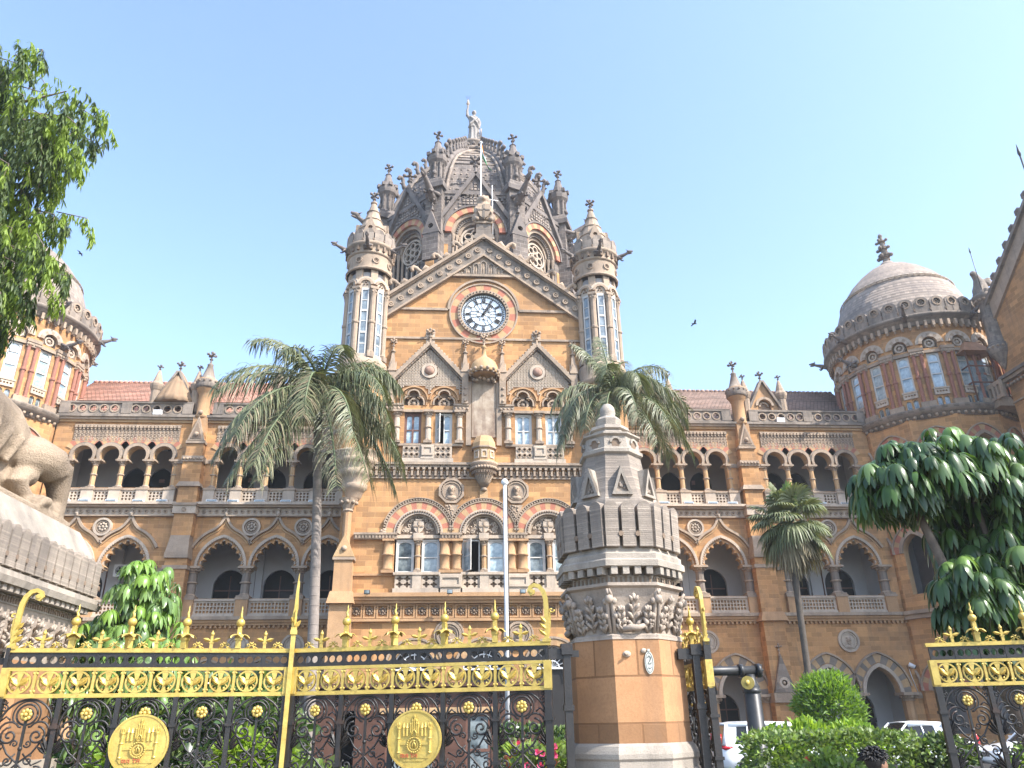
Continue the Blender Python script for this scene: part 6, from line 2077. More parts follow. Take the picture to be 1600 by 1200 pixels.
shrub('round_bush', (10.3, 22, 0), 'round clipped bright green bush on a short trunk before the right arcade', 'bush',
      [((0, 0, 1.92), (.84, .8, .9), False), ((.1, 0, 2.5), (.42, .4, .36), False), ((-.35, -.1, 2.25), (.4, .4, .35), False)], [4600, 700, 600], .19, .024, ['bush', 'bush', 'umbm'], 31, .7)
shrub('clipped_hedge', (6.55, 14.2, 0), 'long clipped hedge below the round bush', 'hedge', [((0, 0, .72), (1.42, .5, .70), True)], [7500], .085, .028, ['hedge', 'hedge', 'ixora'], 33)
shrub('flowering_shrub', (5.35, 11.6, 0), 'low leafy shrub with a few red flowers in front of the clipped hedge', 'bush', [((0, 0, .6), (.75, .45, .62), False), ((.8, .1, .5), (.6, .4, .55), False)], [3200, 2200], .085, .03, ['ixora', 'ixora', 'hedge'], 35, .4, True, ('flower', .004))
shrub('loose_shrub', (3.72, 11.0, 0), 'loose yellow-green shrub beside the open inner gate leaf', 'bush', [((0, 0, .5), (.42, .4, .55), False), ((.5, .2, .40), (.45, .4, .45), False)], [1900, 1500], .09, .032, ['ixora', 'lime', 'ixora'], 37, .4)
shrub('lime_ground_shrub', (8.05, 18.5, 0), 'lime yellow shrub glowing behind the long clipped hedge', 'bush', [((0, 0, 1.1), (.62, .4, .5), False), ((1.1, .1, 1.05), (.75, .4, .5), False), ((-.8, 0, 1.0), (.5, .35, .45), False)], [800, 900, 600], .2, .05, ['lime', 'lime', 'umblime'], 39, .6)
shrub('small_clipped_bush', (8.45, 14.0, 0), 'small dark rounded bush in front of the white car near the right gate', 'bush', [((0, 0, 1.08), (.52, .45, .30), False), ((0, 0, .5), (.25, .25, .3), False)], [2600, 300], .085, .028, ['hedge', 'umbd', 'hedge'], 41)
shrub('edge_shrub', (9.8, 13.2, 0), 'bright leafy shrub behind the right-hand gate leaf', 'bush', [((0, 0, .7), (.9, .5, .65), False)], [3000], .1, .034, ['ixora', 'lime', 'hedge'], 43)
shrub('low_border_shrub', (7.9, 10.9, 0), 'low green border shrub beside the person passing the right gate', 'bush', [((.3, 0, .5), (.75, .35, .45), False)], [2200], .09, .03, ['ixora', 'hedge'], 45)
# plants seen through the left gate leaves
shrub('garden_thicket', (-3.6, 13.2, 0), 'dense dark green thicket seen through the left gate leaf', 'bush', [((0, 0, 1.3), (1.5, .6, 1.25), False), ((-1.3, 0, 1.0), (1., .5, 1.0), False)], [3600, 2200], .17, .05, ['umbd', 'umbm', 'hedge'], 47)
shrub('lime_bush', (-2.5, 10.6, 0), 'lime green bush shining through the scrollwork beside the left gold disc', 'bush', [((0, 0, 1.38), (.28, .2, .26), False), ((.42, 0, 1.3), (.2, .15, .22), False)], [420, 260], .13, .04, ['lime', 'lime'], 49)
shrub('lime_bush', (-3.95, 10.4, 0), 'small lime green bush left of the left gold disc', 'bush', [((0, 0, 1.36), (.2, .2, .24), False)], [300], .13, .04, ['lime', 'umblime'], 51)
shrub('fern_shrub', (-1.8, 10.7, 0), 'mid green ferny shrub low behind the middle of the gates', 'bush', [((0, 0, .75), (.75, .4, .55), False)], [1500], .15, .035, ['ixora', 'hedge'], 53)
shrub('flower_bed_shrub', (1.25, 11.2, 0), 'shrub with pink and red flowers seen beside the gate pillar', 'bush', [((0, 0, 1.05), (.45, .3, .4), False), ((-.1, 0, .6), (.4, .3, .3), False)], [1100, 600], .10, .03, ['ixora', 'hedge'], 55, .4, True, ('flowerp', .05))
shrub('dark_hedge_block', (1.9, 15.5, 0), 'dark clipped hedge behind the flower pots left of the pillar', 'hedge', [((0, 0, .85), (1.0, .4, .75), True)], [3000], .1, .03, ['hedge', 'umbd'], 57)
MT['pot'] = plain_mat('orange_plastic_pot', (.55, .13, .04), .5, 0, .15, 3, .05)
pt_ = MB(); pt_.lathe([(.13, 0), (.17, .26), (.19, .27), (.19, .31), (.16, .31), (.15, .25)], 'pot', n=14)
def pot(x, y, z, lab, first=[None]):
    t = thing('plant_pot', (x, y, z), lab, 'plant pot', 'orange flower pots by the pillar')
    o = pt_.build('pot', t) if first[0] is None else copy_tree(first[0], t)
    first[0] = first[0] or o
    rr = random.Random(int(x*100)); lf = LF()
    for k in range(60):
        a = rr.uniform(0, 2*pi); d = V((cos(a)*.5, sin(a)*.5, 1)).normalized()
        lf.leaf(V((.08*cos(a), .08*sin(a), .28)), d, V((-sin(a), cos(a), 0)), rr.uniform(.2, .4), .018, 1.2, rr.choice(['lime', 'ixora']), .1, (.4, 1, .7, .05))
    lf.build('leaves', t)
sh_ = MB(); sh_.box(-.9, .9, -.3, .3, 0, .9, 'stone'); sh_.box(-.95, .95, -.34, .34, .9, .96, 'grey')
o = sh_.build('planter_bench', None, (1.5, 12.6, .0)); tag(o, 'low stone bench carrying orange flower pots beside the pillar', 'bench')
pot(1.0, 12.5, .96, 'orange pot of grassy leaves, leftmost on the stone bench')
pot(1.45, 12.55, .96, 'orange pot of grassy leaves, middle one on the stone bench')
pot(1.9, 12.5, .96, 'orange pot of grassy leaves nearest the gate pillar')
# ================================================================== gates
GL = 2.55; BAYW = GL/5
def spiral(cx, cz, r, turns, a0, cw=1, n=22, y=0):
    return [(cx+r*(1-.88*k/n)*cos(a0+cw*turns*2*pi*k/n), y, cz+r*(1-.88*k/n)*sin(a0+cw*turns*2*pi*k/n)) for k in range(n+1)]

def leafblade(b, p0, p1, w, mat, y=-.02, t=.014):
    """flat pointed leaf between two points in the XZ plane with a raised midrib"""
    a, c = V((p0[0], 0, p0[1])), V((p1[0], 0, p1[1])); d = c-a; nn = V((-d.z, 0, d.x)).normalized()
    prof = [(0, .15), (.25, .8), (.5, 1.), (.75, .7), (1, .03)]
    for s_ in (-1, 1):
        for (f0, w0), (f1, w1) in zip(prof, prof[1:]):
            q = [a+d*f0, a+d*f0+nn*(s_*w*w0), a+d*f1+nn*(s_*w*w1), a+d*f1]
            ys = [y-t*1.6, y, y, y-t*1.6]
            pts = [(p.x, yy, p.z) for p, yy in zip(q, ys)]
            b.poly(pts if s_ < 0 else pts[::-1], mat)
    b.ribbon([(a.x, y+.003, a.z), ((a.x+c.x)/2, y+.003, (a.z+c.z)/2), (c.x, y+.003, c.z)], [w*.5, w*1.7, .004], .006, mat)

def finial_tall():
    b = MB()
    b.box(-.026, .026, -.026, .026, 0, .10, 'gold'); b.box(-.034, .034, -.034, .034, .075, .095, 'gold')
    b.box(-.02, .02, -.02, .02, .1, .20, 'gold')
    for k in range(6):
        a = k*pi/3+.3
        T = MX.Rotation(a, 4, 'Z')
        c = MB(); P = [(0.015, 0, .105), (.05, 0, .128), (.085, 0, .118), (.11, 0, .092)]
        for (x0, _, z0), (x1, _, z1), w0, w1 in zip(P, P[1:], (.012, .03, .026), (.03, .026, .004)):
            c.poly([(x0, -w0, z0), (x0, 0, z0+.008), (x1, 0, z1+.008), (x1, -w1, z1)], 'gold'); c.poly([(x0, 0, z0+.008), (x0, w0, z0), (x1, w1, z1), (x1, 0, z1+.008)], 'gold')
            c.poly([(x0, w0, z0-.003), (x0, -w0, z0-.003), (x1, -w1, z1-.003), (x1, w1, z1-.003)], 'gold')
        b.add(c, T)
    b.lathe([(.03, .13), (.018, .16), (.016, .19), (.022, .2), (.022, .21)], 'gold', n=8)
    b.sphere((0, 0, .245), .043, 'gold', 14, 10)
    b.tube([(0, 0, .28), (.006, 0, .31), (-.006, 0, .335), (.006, 0, .36), (.002, 0, .385), (.006, 0, .41)], [.02, .014, .012, .009, .007, .002], 'gold', 6)
    return b
def finial_short():
    b = MB()
    b.ribbon([(0, 0, 0), (0, 0, .13)], [.03, .022], .02, 'gold')
    b.box(-.02, .02, -.014, .014, .045, .058, 'gold')
    for s_ in (-1, 1):
        b.ribbon([(0, 0, .055), (s_*.03, 0, .085), (s_*.058, 0, .088)], [.01, .012, .01], .014, 'gold')
        leafblade(b, (s_*.012, .07), (s_*.085, .092), .019, 'gold', 0)
    b.sphere((0, 0, .135), .02, 'gold', 8, 5); b.lathe([(.016, .14), (.008, .16), (.001, .172)], 'gold', n=6)
    return b
def curl():
    b = MB()
    b.tube(spiral(-.035, .028, .028, .8, -pi/2, 1, 9), .006, 'gold', 4); b.tube(spiral(.035, .028, .028, .8, -pi/2, -1, 9), .006, 'gold', 4)
    b.tube([(-.06, 0, 0), (0, 0, .03), (.06, 0, 0)], .006, 'gold', 4); b.sphere((0, 0, .045), .012, 'gold', 6, 4); b.tube([(0, 0, .03), (-.018, 0, .062)], .005, 'gold', 4); b.tube([(0, 0, .03), (.018, 0, .062)], .005, 'gold', 4)
    return b
def rosette():
    b = MB()
    for k in range(8):
        a = k*pi/4
        b.sphere((.036*cos(a), -.012, .036*sin(a)), .019, 'gold', 8, 5, (1, .6, 1))
    b.sphere((0, -.022, 0), .019, 'gold', 8, 6); b.tube([(0, .0, 0), (0, .03, 0)], .02, 'gold', 6)
    return b
def volute(s_):
    """tall scroll bar, foot at the origin, curling towards s_*x"""
    b = MB()
    P = [(0, 0, 0), (-.005*s_, 0, .15), (-.005*s_, 0, .3), (.0*s_, 0, .40), (.02*s_, 0, .47), (.06*s_, 0, .52), (.11*s_, 0, .535), (.15*s_, 0, .515), (.165*s_, 0, .475), (.145*s_, 0, .445), (.115*s_, 0, .455), (.11*s_, 0, .48), (.13*s_, 0, .49)]
    b.ribbon(P, [.045]*5+[.042, .04, .036, .032, .028, .022, .018, .012], .035, 'gold')
    b.tube([(.135*s_, -.028, .478), (.135*s_, .028, .478)], .022, 'gold', 8)
    for k, z in enumerate((.05, .11, .17)):
        leafblade(b, (-.0*s_, z), (.075*s_-.01*k*s_, z+.06), .022, 'gold', -.01)
    b.tube(spiral(-.055*s_, .29, .03, .9, 0, s_, 10), .009, 'gold', 4); b.ribbon([(-.02*s_, 0, .05), (-.035*s_, 0, .16), (-.04*s_, 0, .27)], [.02, .022, .012], .02, 'gold')
    b.box(-.04, .04, -.03, .03, -.01, .02, 'gold')
    return b

MT['letter'] = plain_mat('red_letter_paint', (.50, .10, .05), .6, 0, .2, 5, .05)
def crest_disc():
    """gilded disc: arched station towers, a wheel with a rising figure, ribbon with the words"""
    b = MB(); g = 'gold'; R0 = .255
    b.plate(circ(0, 0, R0, 56), [], -.012, .012, g)
    b.arcband(0, 0, R0-.012, R0+.004, 0, 2*pi, 56, -.018, .014, [g], 1)
    y = -.012
    # gear wheel in the middle
    b.arcband(0, -.045, .056, .07, 0, 2*pi, 28, y-.016, y, [g], 1); b.arcband(0, -.045, .034, .046, 0, 2*pi, 24, y-.012, y, [g], 1)
    for k in range(20):
        a = k*pi/10; b.sphere((.063*cos(a), y-.016, -.045+.063*sin(a)), .007, g, 5, 4)
    b.tube([(-.012, y-.008, -.075), (-.012, y-.01, -.04), (0, y-.012, -.02), (.012, y-.01, -.04), (.012, y-.008, -.075)], .008, g, 5); b.sphere((0, y-.01, -.012), .011, g, 6, 4)
    for s_ in (-1, 1):
        b.box(min(s_*.07, s_*.135), max(s_*.07, s_*.135), y-.008, y, -.045, -.02, g)
        b.lathe([(.022, -.11), (.016, -.1), (.016, .0), (.022, .01), (.015, .02), (.015, .085), (.021, .09), (.021, .105), (.012, .11), (.003, .15)], g, s_*.15, y, 8)
        for dx in (-.014, 0, .014): b.lathe([(.005, .1), (.005, .135), (.001, .15)], g, s_*.15+dx, y-.012, 5)
        b.lathe([(.013, .03), (.013, .1), (.018, .105), (.002, .15)], g, s_*.105, y, 8)
        b.lathe([(.015, .03), (.015, .095), (.02, .1), (.002, .145)], g, s_*.072, y, 8)
    b.box(-.042, .042, y-.01, y, .03, .11, g)
    for k, (x, z1) in enumerate(((-.036, .16), (-.018, .19), (0, .225), (.018, .19), (.036, .16))):
        b.lathe([(.008, .05), (.008, z1-.03), (.011, z1-.028), (.001, z1)], g, x, y-.01, 6)
    b.tube([(-.022, y-.02, .03), (-.022, y-.02, .06), (0, y-.02, .09), (.022, y-.02, .06), (.022, y-.02, .03)], .006, g, 5)
    # ribbon
    b.plate([(-.165, -.125), (-.14, -.158), (.14, -.158), (.165, -.125), (.14, -.118), (-.14, -.118)], [], y-.008, y, g)
    b.plate([(-.12, -.16), (.12, -.16), (.09, -.185), (-.09, -.185)], [], y-.005, y, g)
    return b
def crest_text():
    """the two Devanagari words on the ribbon as raised red strokes"""
    b = MB(); y = -.024; s_ = .030; z0 = -.154
    def st(pts, x0):
        b.ribbon([(x0+px*s_, y, z0+pz*s_) for px, pz in pts], .0042, .005, 'letter')
    def loop(cx, cz, r, x0): b.tube([(x0+(cx+r*cos(a))*s_, y, z0+(cz+r*sin(a))*s_) for a in [2*pi*k/8 for k in range(9)]], .0021, 'letter', 4)
    x = -.125
    st([(-.05, 1), (.85, 1)], x); st([(.72, 1), (.72, 0)], x); st([(.15, 1), (.15, .35), (.72, .35)], x); loop(.12, .28, .1, x)                       # ma
    x += .9*s_+.002
    st([(0, 1), (.1, 1)], x); loop(.12, .86, .1, x); st([(.18, .74), (.42, .66), (.15, .5), (.15, .28), (.35, .15), (.62, .2)], x)                  # half dha
    x += .62*s_
    st([(.05, 1), (.85, 1)], x); st([(.72, 1), (.72, 0)], x); st([(.12, 1), (.28, .75), (.12, .5), (.3, .3), (.72, .42)], x)                      # ya
    x += 1.75*s_
    st([(-.1, 1), (.6, 1)], x); st([(.3, 1), (.45, .8), (.3, .58), (.1, .55), (.55, 0)], x); st([(.35, 1.02), (.2, 1.2), (-.05, 1.32)], x)        # re
    x += .85*s_
    st([(-.2, 1), (1.15, 1)], x); st([(1.0, 1), (1.0, 0)], x); st([(.2, .15), (.05, .4), (.2, .62), (.4, .5), (.45, .2), (.5, .5), (.7, .65), (1.0, .6)], x)   # la
    return b

def gate_leaf(name, origin, end, hinge, label, disc=True, spear=False, zdrop=0.):
    """leaf from origin (left end as seen from the street) to end; hinge 'l', 'r' = end that carries the scroll"""
    ax, ay = origin; bx, by = end
    ang = atan2(by-ay, bx-ax)
    t = thing(name, (ax, ay, 0), label, 'gate', 'iron gate leaves', ang)
    L = GL; w = BAYW
    f = MB(); I = 'iron'
    for k in range(6):
        x = k*w
        hw = .034 if k in (0, 5) else .022
        f.box(x-hw, x+hw, -hw, hw, .08, 1.985, I)
        for zz in (.5, .95, 1.35, 1.72): f.box(x-hw-.012, x+hw+.012, -hw-.012, hw+.012, zz, zz+.03, I)
    f.box(0, L, -.025, .025, .08, .16, I); f.box(0, L, -.02, .02, .62, .67, I)
    f.box(-.034, .0, -.034, .034, 1.985, 2.43, I) if hinge == 'l' else None
    hl = []
    for k in range(10):
        for j in range(3):
            hl.append(circ(k*w/2+w/4+(j-1)*.075, 2.320, .034, 12))
    f.plate(rect(0, L, 2.255, 2.385), hl, -.012, .012, I)
    for k in range(11): f.box(k*w/2-.009, k*w/2+.009, -.016, .016, 2.25, 2.39, I)
    f.build('frame', t)
    s = MB(); r_ = .0102
    for k in range(5):
        m = (k+.5)*w; e = w/2-.03
        s.tube([(m-e, 0, 1.60)]+[(m+e*cos(pi-pi*j/14), 0, 1.74+.235*sin(pi*j/14)) for j in range(15)]+[(m+e, 0, 1.60)], .011, I, 5)
        s.tube([(m+.088*cos(a), 0, 1.845+.088*sin(a)) for a in [2*pi*j/18 for j in range(19)]], .010, I, 5)
        s.tube([(m+.115*cos(a), 0, 1.845+.115*sin(a)) for a in [R(-40)+R(260)*j/18 for j in range(19)]], .008, I, 5)
        s.box(m-.011, m+.011, -.011, .011, .16, 1.80, I)
        for q in (-1, 1):
            s.tube([(m+q*.03, 0, 1.74)]+[(m+q*(.125+.085*cos(a)), 0, 1.70+.085*sin(a)) for a in [R(150)-R(180)*j/8 for j in range(9)]], r_, I, 5)
            s.tube(spiral(m+q*.115, 1.665, .078, 1.6, R(90), -q), r_, I, 5)
            s.tube([(m+q*.19, 0, 1.66), (m+q*.1, 0, 1.52), (m-q*.0, 0, 1.44), (m-q*.14, 0, 1.3), (m-q*.2, 0, 1.18)], r_*.9, I, 5)
            s.tube(spiral(m+q*.085, 1.46, .045, 1.4, R(60), q), r_*.85, I, 5); s.tube(spiral(m+q*.17, 1.36, .055, 1.5, R(120), -q), r_*.85, I, 5)
            s.tube(spiral(m+q*.12, 1.19, .08, 1.6, R(90), -q), r_, I, 5); s.tube(spiral(m+q*.1, .98, .09, 1.6, R(-90), q), r_, I, 5)
            s.tube(spiral(m+q*.2, 1.9, .032, 1.4, R(90), q, 14), r_*.7, I, 4); s.tube(spiral(m+q*.205, 1.955, .024, 1.3, R(0), q, 12), r_*.7, I, 4)
            for zz in (1.56, 1.24):
                for j in range(3):
                    leafblade(s, (m+q*e, zz-.05+.02*j), (m+q*(e-.085+.015*j), zz+.015+.045*j), .017, I, -.01)
            for zz in (.84, .4): s.tube(spiral(m+q*.12, zz-.1, .085, 1.5, R(90), -q), r_, I, 5)
            s.tube([(m+q*e, 0, 1.78), (m+q*.17, 0, 1.83), (m+q*.13, 0, 1.80)], r_*.8, I, 4)
            s.tube(spiral(m+q*.055, 1.60, .034, 1.3, R(200), q, 14), r_*.75, I, 4); s.tube(spiral(m+q*.045, 1.34, .036, 1.3, R(90), -q, 14), r_*.75, I, 4); s.tube(spiral(m+q*.04, 1.10, .036, 1.3, R(90), q, 14), r_*.75, I, 4)
            s.tube([(m+q*.03, 0, 1.52), (m+q*.12, 0, 1.42), (m+q*.2, 0, 1.46)], r_*.75, I, 4)
        s.tube([(m+.052*cos(a), 0, 1.845+.052*sin(a)) for a in [2*pi*j/14 for j in range(15)]], .007, I, 4)
        for zz in (1.56, 1.3): s.sphere((m, 0, zz), .022, I, 6, 4)
    s.build('scrollwork', t)
    g = MB(); G = 'gold'
    for z0, z1, d_ in ((2.388, 2.403, .026), (2.403, 2.428, .018), (2.222, 2.252, .018), (1.985, 2.0, .024), (2.0, 2.022, .018)):
        g.box(-.034, L+.034, -d_, d_, z0, z1, G)
    for k in range(11):
        x = k*w/2
        g.box(x-.013, x+.013, -.014, .014, 2.022, 2.222, G) if 0 < k < 10 else g.box(x-.036, x+.036, -.036, .036, 2.0, 2.25, G)
    for k in range(10):
        m = (k+.5)*w/2; zc = 2.122
        g.arcband(m, zc, .085, .1, 0, 2*pi, 24, -.016, .016, [G], 1)
        g.plate([(m-.032, 2.213), (m-.008, 2.13), (m+.008, 2.13), (m+.032, 2.213)], [], -.014, .012, G)
        g.plate([(m-.01, 2.14), (m-.014, 2.06), (m-.03, 2.03), (m+.03, 2.03), (m+.014, 2.06), (m+.01, 2.14)], [], -.014, .012, G)
        for q in (-1, 1):
            leafblade(g, (m+q*.008, 2.088), (m+q*.082, 2.175), .03, G, -.008); leafblade(g, (m+q*.008, 2.092), (m+q*.07, 2.135), .02, G, -.014)
            g.tube(spiral(m+q*.05, 2.065, .026, .9, R(90), -q, 9), .007, G, 4); g.sphere((m+q*.04, 0, 2.06), .012, G, 6, 4)
            for zz in (2.045, 2.2): g.sphere((m+q*.112, -.01, zz), .012, G, 6, 4)
    g.build('gold_band', t)
    ft, fs, cu, ro = finial_tall(), finial_short(), curl(), rosette()
    o1 = o2 = o3 = o4 = None
    for k in range(1, 5):
        if o1 is None: o1 = ft.build('ball_finial', t, (k*w, 0, 2.43))
        else: copy_tree(o1, t, (k*w, 0, 2.43), .4*k)
    for k in range(5):
        m = (k+.5)*w
        if o2 is None: o2 = fs.build('leaf_finial', t, (m, 0, 2.43))
        else: copy_tree(o2, t, (m, 0, 2.43))
        if o3 is None: o3 = ro.build('rosette', t, (m, -.02, 1.845))
        else: copy_tree(o3, t, (m, -.02, 1.845))
        for q in (-1, 1):
            if o4 is None: o4 = cu.build('curl', t, (m+q*w/4, 0, 2.43))
            else: copy_tree(o4, t, (m+q*w/4, 0, 2.43))
    if hinge == 'l': volute(1).build('scroll_bracket', t, (0, 0, 2.43))
    if hinge == 'r': volute(-1).build('scroll_bracket', t, (L, 0, 2.43))
    if disc:
        d_ = crest_disc().build('crest_disc', t, (2.5*w, -.06, 1.575)); crest_text().build('lettering', d_)
        b = MB(); b.tube([(2.5*w, -.02, 1.575), (2.5*w, -.055, 1.575)], .05, 'gold', 8); b.build('disc_mount', t)
    if spear:
        b = MB(); x = L+.02
        b.box(x-.022, x+.022, -.06, -.02, 1.0, 2.58, 'gold'); b.box(x-.034, x+.034, -.072, -.008, 2.56, 2.60, 'gold'); b.box(x-.028, x+.028, -.066, -.014, 2.60, 2.63, 'gold')
        b.ribbon([(x, -.04, 2.63), (x-.01, -.04, 2.72), (x+.004, -.04, 2.82), (x+.002, -.04, 3.0), (x+.006, -.04, 3.08), (x+.002, -.04, 3.1), (x+.004, -.04, 3.17)], [.05, .042, .04, .028, .022, .012, .003], .03, 'gold')
        leafblade(b, (x, 2.62), (x+.06, 2.70), .022, 'gold', -.05); leafblade(b, (x, 2.66), (x-.04, 2.73), .018, 'gold', -.05); leafblade(b, (x, 2.64), (x+.002, 2.80), .02, 'gold', -.06)
        b.box(x-.022, x+.022, -.06, -.02, .08, 1.0, 'iron')
        b.build('spear_bar', t)
    return t
gate_leaf('gate_leaf', (-4.14, 8.02), (-1.62, 8.36), 'l', 'black and gold gate leaf beside the lion pedestal with a tall gold spear bar', spear=True)
gate_leaf('gate_leaf', (-1.55, 8.37), (.98, 7.80), 'r', 'black and gold gate leaf in the middle, hinged beside the carved octagonal pillar')
gate_leaf('gate_leaf', (2.56, 7.95), (2.64, 10.5), 'l', 'gate leaf swung fully open and seen edge-on right of the carved pillar', disc=False)
gate_leaf('gate_leaf', (5.20, 8.46), (7.70, 7.85), 'r', 'black and gold gate leaf in front of the big dark umbrella tree')

gp = MB(); gp.box(-.036, .036, -.036, .036, 0, 2.36, 'iron'); gp.box(-.055, .055, -.055, .055, 2.30, 2.40, 'iron')
for zz in (.6, 1.2, 1.8): gp.box(-.048, .048, -.048, .048, zz, zz+.05, 'iron')
gp.box(-.18, 0, -.025, .025, 2.26, 2.36, 'iron'); gp.box(0, .12, -.02, .02, 2.28, 2.34, 'iron')
o = gp.build('gate_post', None, (1.13, 7.84, 0)); tag(o, 'plain black gate post between the middle gate leaf and the carved pillar', 'gate post', 'black gate posts')
o2 = o.copy(); COL.objects.link(o2); o2.location = (2.46, 8.02, 0); tag(o2, 'plain black gate post behind the right side of the carved pillar', 'gate post', 'black gate posts')
o2 = o.copy(); COL.objects.link(o2); o2.location = (-4.28, 8.02, 0); tag(o2, 'plain black gate post at the left end of the gates beside the lion pedestal', 'gate post', 'black gate posts')

# ================================================================== stone gate pillar with carved capital
MT['pil'] = stone_mat('pillar_orange_stone', (.43, .245, .128), (.355, .195, .098), (.20, .125, .08), .55, 2.2, .5, courses=(1.4, .42, .011), mortar=(.55, .5, .46), bd=.012, fine=40)
MT['cap'] = stone_mat('carved_capital_stone', (.42, .35, .285), (.31, .255, .205), (.09, .08, .075), .5, 3, .6, bd=.012, fine=40)
MT['capg'] = stone_mat('weathered_cap_stone', (.45, .395, .335), (.32, .28, .24), (.10, .09, .085), .55, 2.5, .8, courses=(3., .022, .002), mortar=(.72, .72, .72), bd=.02, fine=60)
MT['capf'] = stone_mat('plain_cap_stone', (.43, .375, .31), (.32, .28, .235), (.10, .09, .08), .65, 2.5, .6, bd=.015, fine=60)
def octo(b, prof, mat, n=8, smooth=False, cap=True):
    k_ = 1/cos(pi/n)
    b.lathe([(r*k_, z) for r, z in prof], mat, n=n, phase=-pi/2+pi/n, smooth=smooth, cap=cap)
def oface(k, r, n=8):       # frame of octagon face k (x along the face, -y out, at apothem r)
    return MX.Rotation(2*pi*k/n, 4, 'Z') @ MX.Translation(V((0, -r, 0)))
pl = thing('gate_pillar', (1.82, 8.38, 0), 'octagonal orange stone gate pillar with carved leaf capital and tall grey crenellated cap', 'pillar')
b = MB()
octo(b, [(.70, 0), (.70, .25), (.64, .32), (.61, .36), (.61, 1.02)], 'capf')
octo(b, [(.60, 1.02), (.60, 1.36), (.615, 1.38), (.615, 1.42), (.605, 1.45), (.59, 1.485), (.56, 1.51)], 'capf', cap=False)
for k in range(8):
    for x in (-.17, .0, .17):
        c = MB(); c.arcband(x, 1.24, .035, .06, 0, 2*pi, 10, -.03, .02, ['capf'], 1); c.sphere((x, -.0, 1.24), .022, 'capf', 6, 4); c.box(x-.03, x+.03, -.004, .02, 1.10, 1.24, 'cap')
        b.add(c, oface(k, .60))
b.build('plinth', pl)
b = MB(); octo(b, [(.555, 1.49), (.555, 2.47)], 'pil', cap=False); b.build('shaft', pl)
b = MB()
octo(b, [(.605, 2.44), (.60, 2.46), (.60, 2.48), (.56, 2.50), (.55, 2.6), (.58, 2.80), (.62, 2.93), (.66, 2.95), (.66, 2.98)], 'cap', cap=False)
rr = random.Random(77)
def acanthus(bb, x, z, h, wdt, y0, tilt):
    """lobed leaf standing out from the bell, curling over at the tip"""
    for s_ in (-1, 1):
        for j in range(4):
            zz = z+h*(.15+.22*j)
            bb.tube([(x, y0-.01, zz-.02), (x+s_*wdt*(.6-.08*j), y0-.045-.02*j, zz+.03), (x+s_*wdt*(.95-.14*j), y0-.03-.025*j, zz+.055)], [.018, .021, .008], 'cap', 5)
    bb.tube([(x, y0, z), (x, y0-.03, z+h*.5), (x, y0-.07, z+h*.9), (x, y0-.10, z+h*.98), (x, y0-.105, z+h*.86)], [.022, .024, .022, .026, .014], 'cap', 6)
for k in range(8):
    c = MB()
    acanthus(c, 0, 2.52, .34, .09, .02, 0)
    for s_ in (-1, 1):
        acanthus(c, s_*.145, 2.50, .24, .06, .02, 0)
    for j in range(26):          # grapes and small beasts among the leaves
        cx, cz = rr.choice(((-.1, 2.60), (.1, 2.66), (.17, 2.58), (-.17, 2.72)))
        c.sphere((cx+rr.uniform(-.035, .035), -.015+rr.uniform(-.02, .01), cz+rr.uniform(-.04, .04)), rr.uniform(.012, .02), 'cap', 6, 4)
    if k % 2 == 0:
        c.tube([(-.13, -.03, 2.53), (-.05, -.06, 2.55), (.04, -.06, 2.545), (.11, -.045, 2.57)], [.02, .034, .03, .022], 'cap', 7); c.sphere((.125, -.055, 2.595), .028, 'cap', 7, 5)
        c.tube([(-.13, -.03, 2.53), (-.17, -.04, 2.57), (-.15, -.05, 2.61)], [.014, .012, .006], 'cap', 5)
    b.add(c, oface(k, .575))
    c = MB()
    for s_ in (-1, 1):
        c.tube([(s_*.02, 0, 2.50), (s_*.03, -.05, 2.68), (s_*.02, -.09, 2.86), (s_*.01, -.12, 2.90), (0, -.12, 2.86)], [.02, .022, .02, .022, .01], 'cap', 6)
        c.sphere((s_*.045, -.07, 2.80), .035, 'cap', 7, 5); c.sphere((s_*.05, -.05, 2.66), .032, 'cap', 7, 5)
    c.sphere((0, -.1, 2.82), .045, 'cap', 8, 6)
    b.add(c, MX.Rotation(2*pi*(k+.5)/8, 4, 'Z') @ MX.Translation(V((0, -.60, 0))))
b.v = [V((p.x*.93, p.y*.93, p.z)) for p in b.v]; b.build('carved_capital', pl)
b = MB()
octo(b, [(.60, 2.97), (.60, 3.06)], 'capf', cap=False); octo(b, [(.56, 3.06), (.56, 3.14)], 'cap', cap=False)
for k in range(8):
    c = MB()
    for j in range(9):
        x = -.22+.055*j; c.box(x-.012, x+.012, -.003, .01, 2.99, 3.045, 'recess_shade')  # dark strips painted as the shade of slots
    for j in range(4):
        x = -.2+.133*j; c.box(x-.036, x+.036, -.10, .05, 3.06, 3.135, 'capf')
    b.add(c, oface(k, .605))
octo(b, [(.64, 3.13), (.72, 3.14), (.72, 3.20), (.69, 3.22), (.69, 3.27), (.66, 3.29), (.64, 3.33), (.62, 3.36)], 'capf')
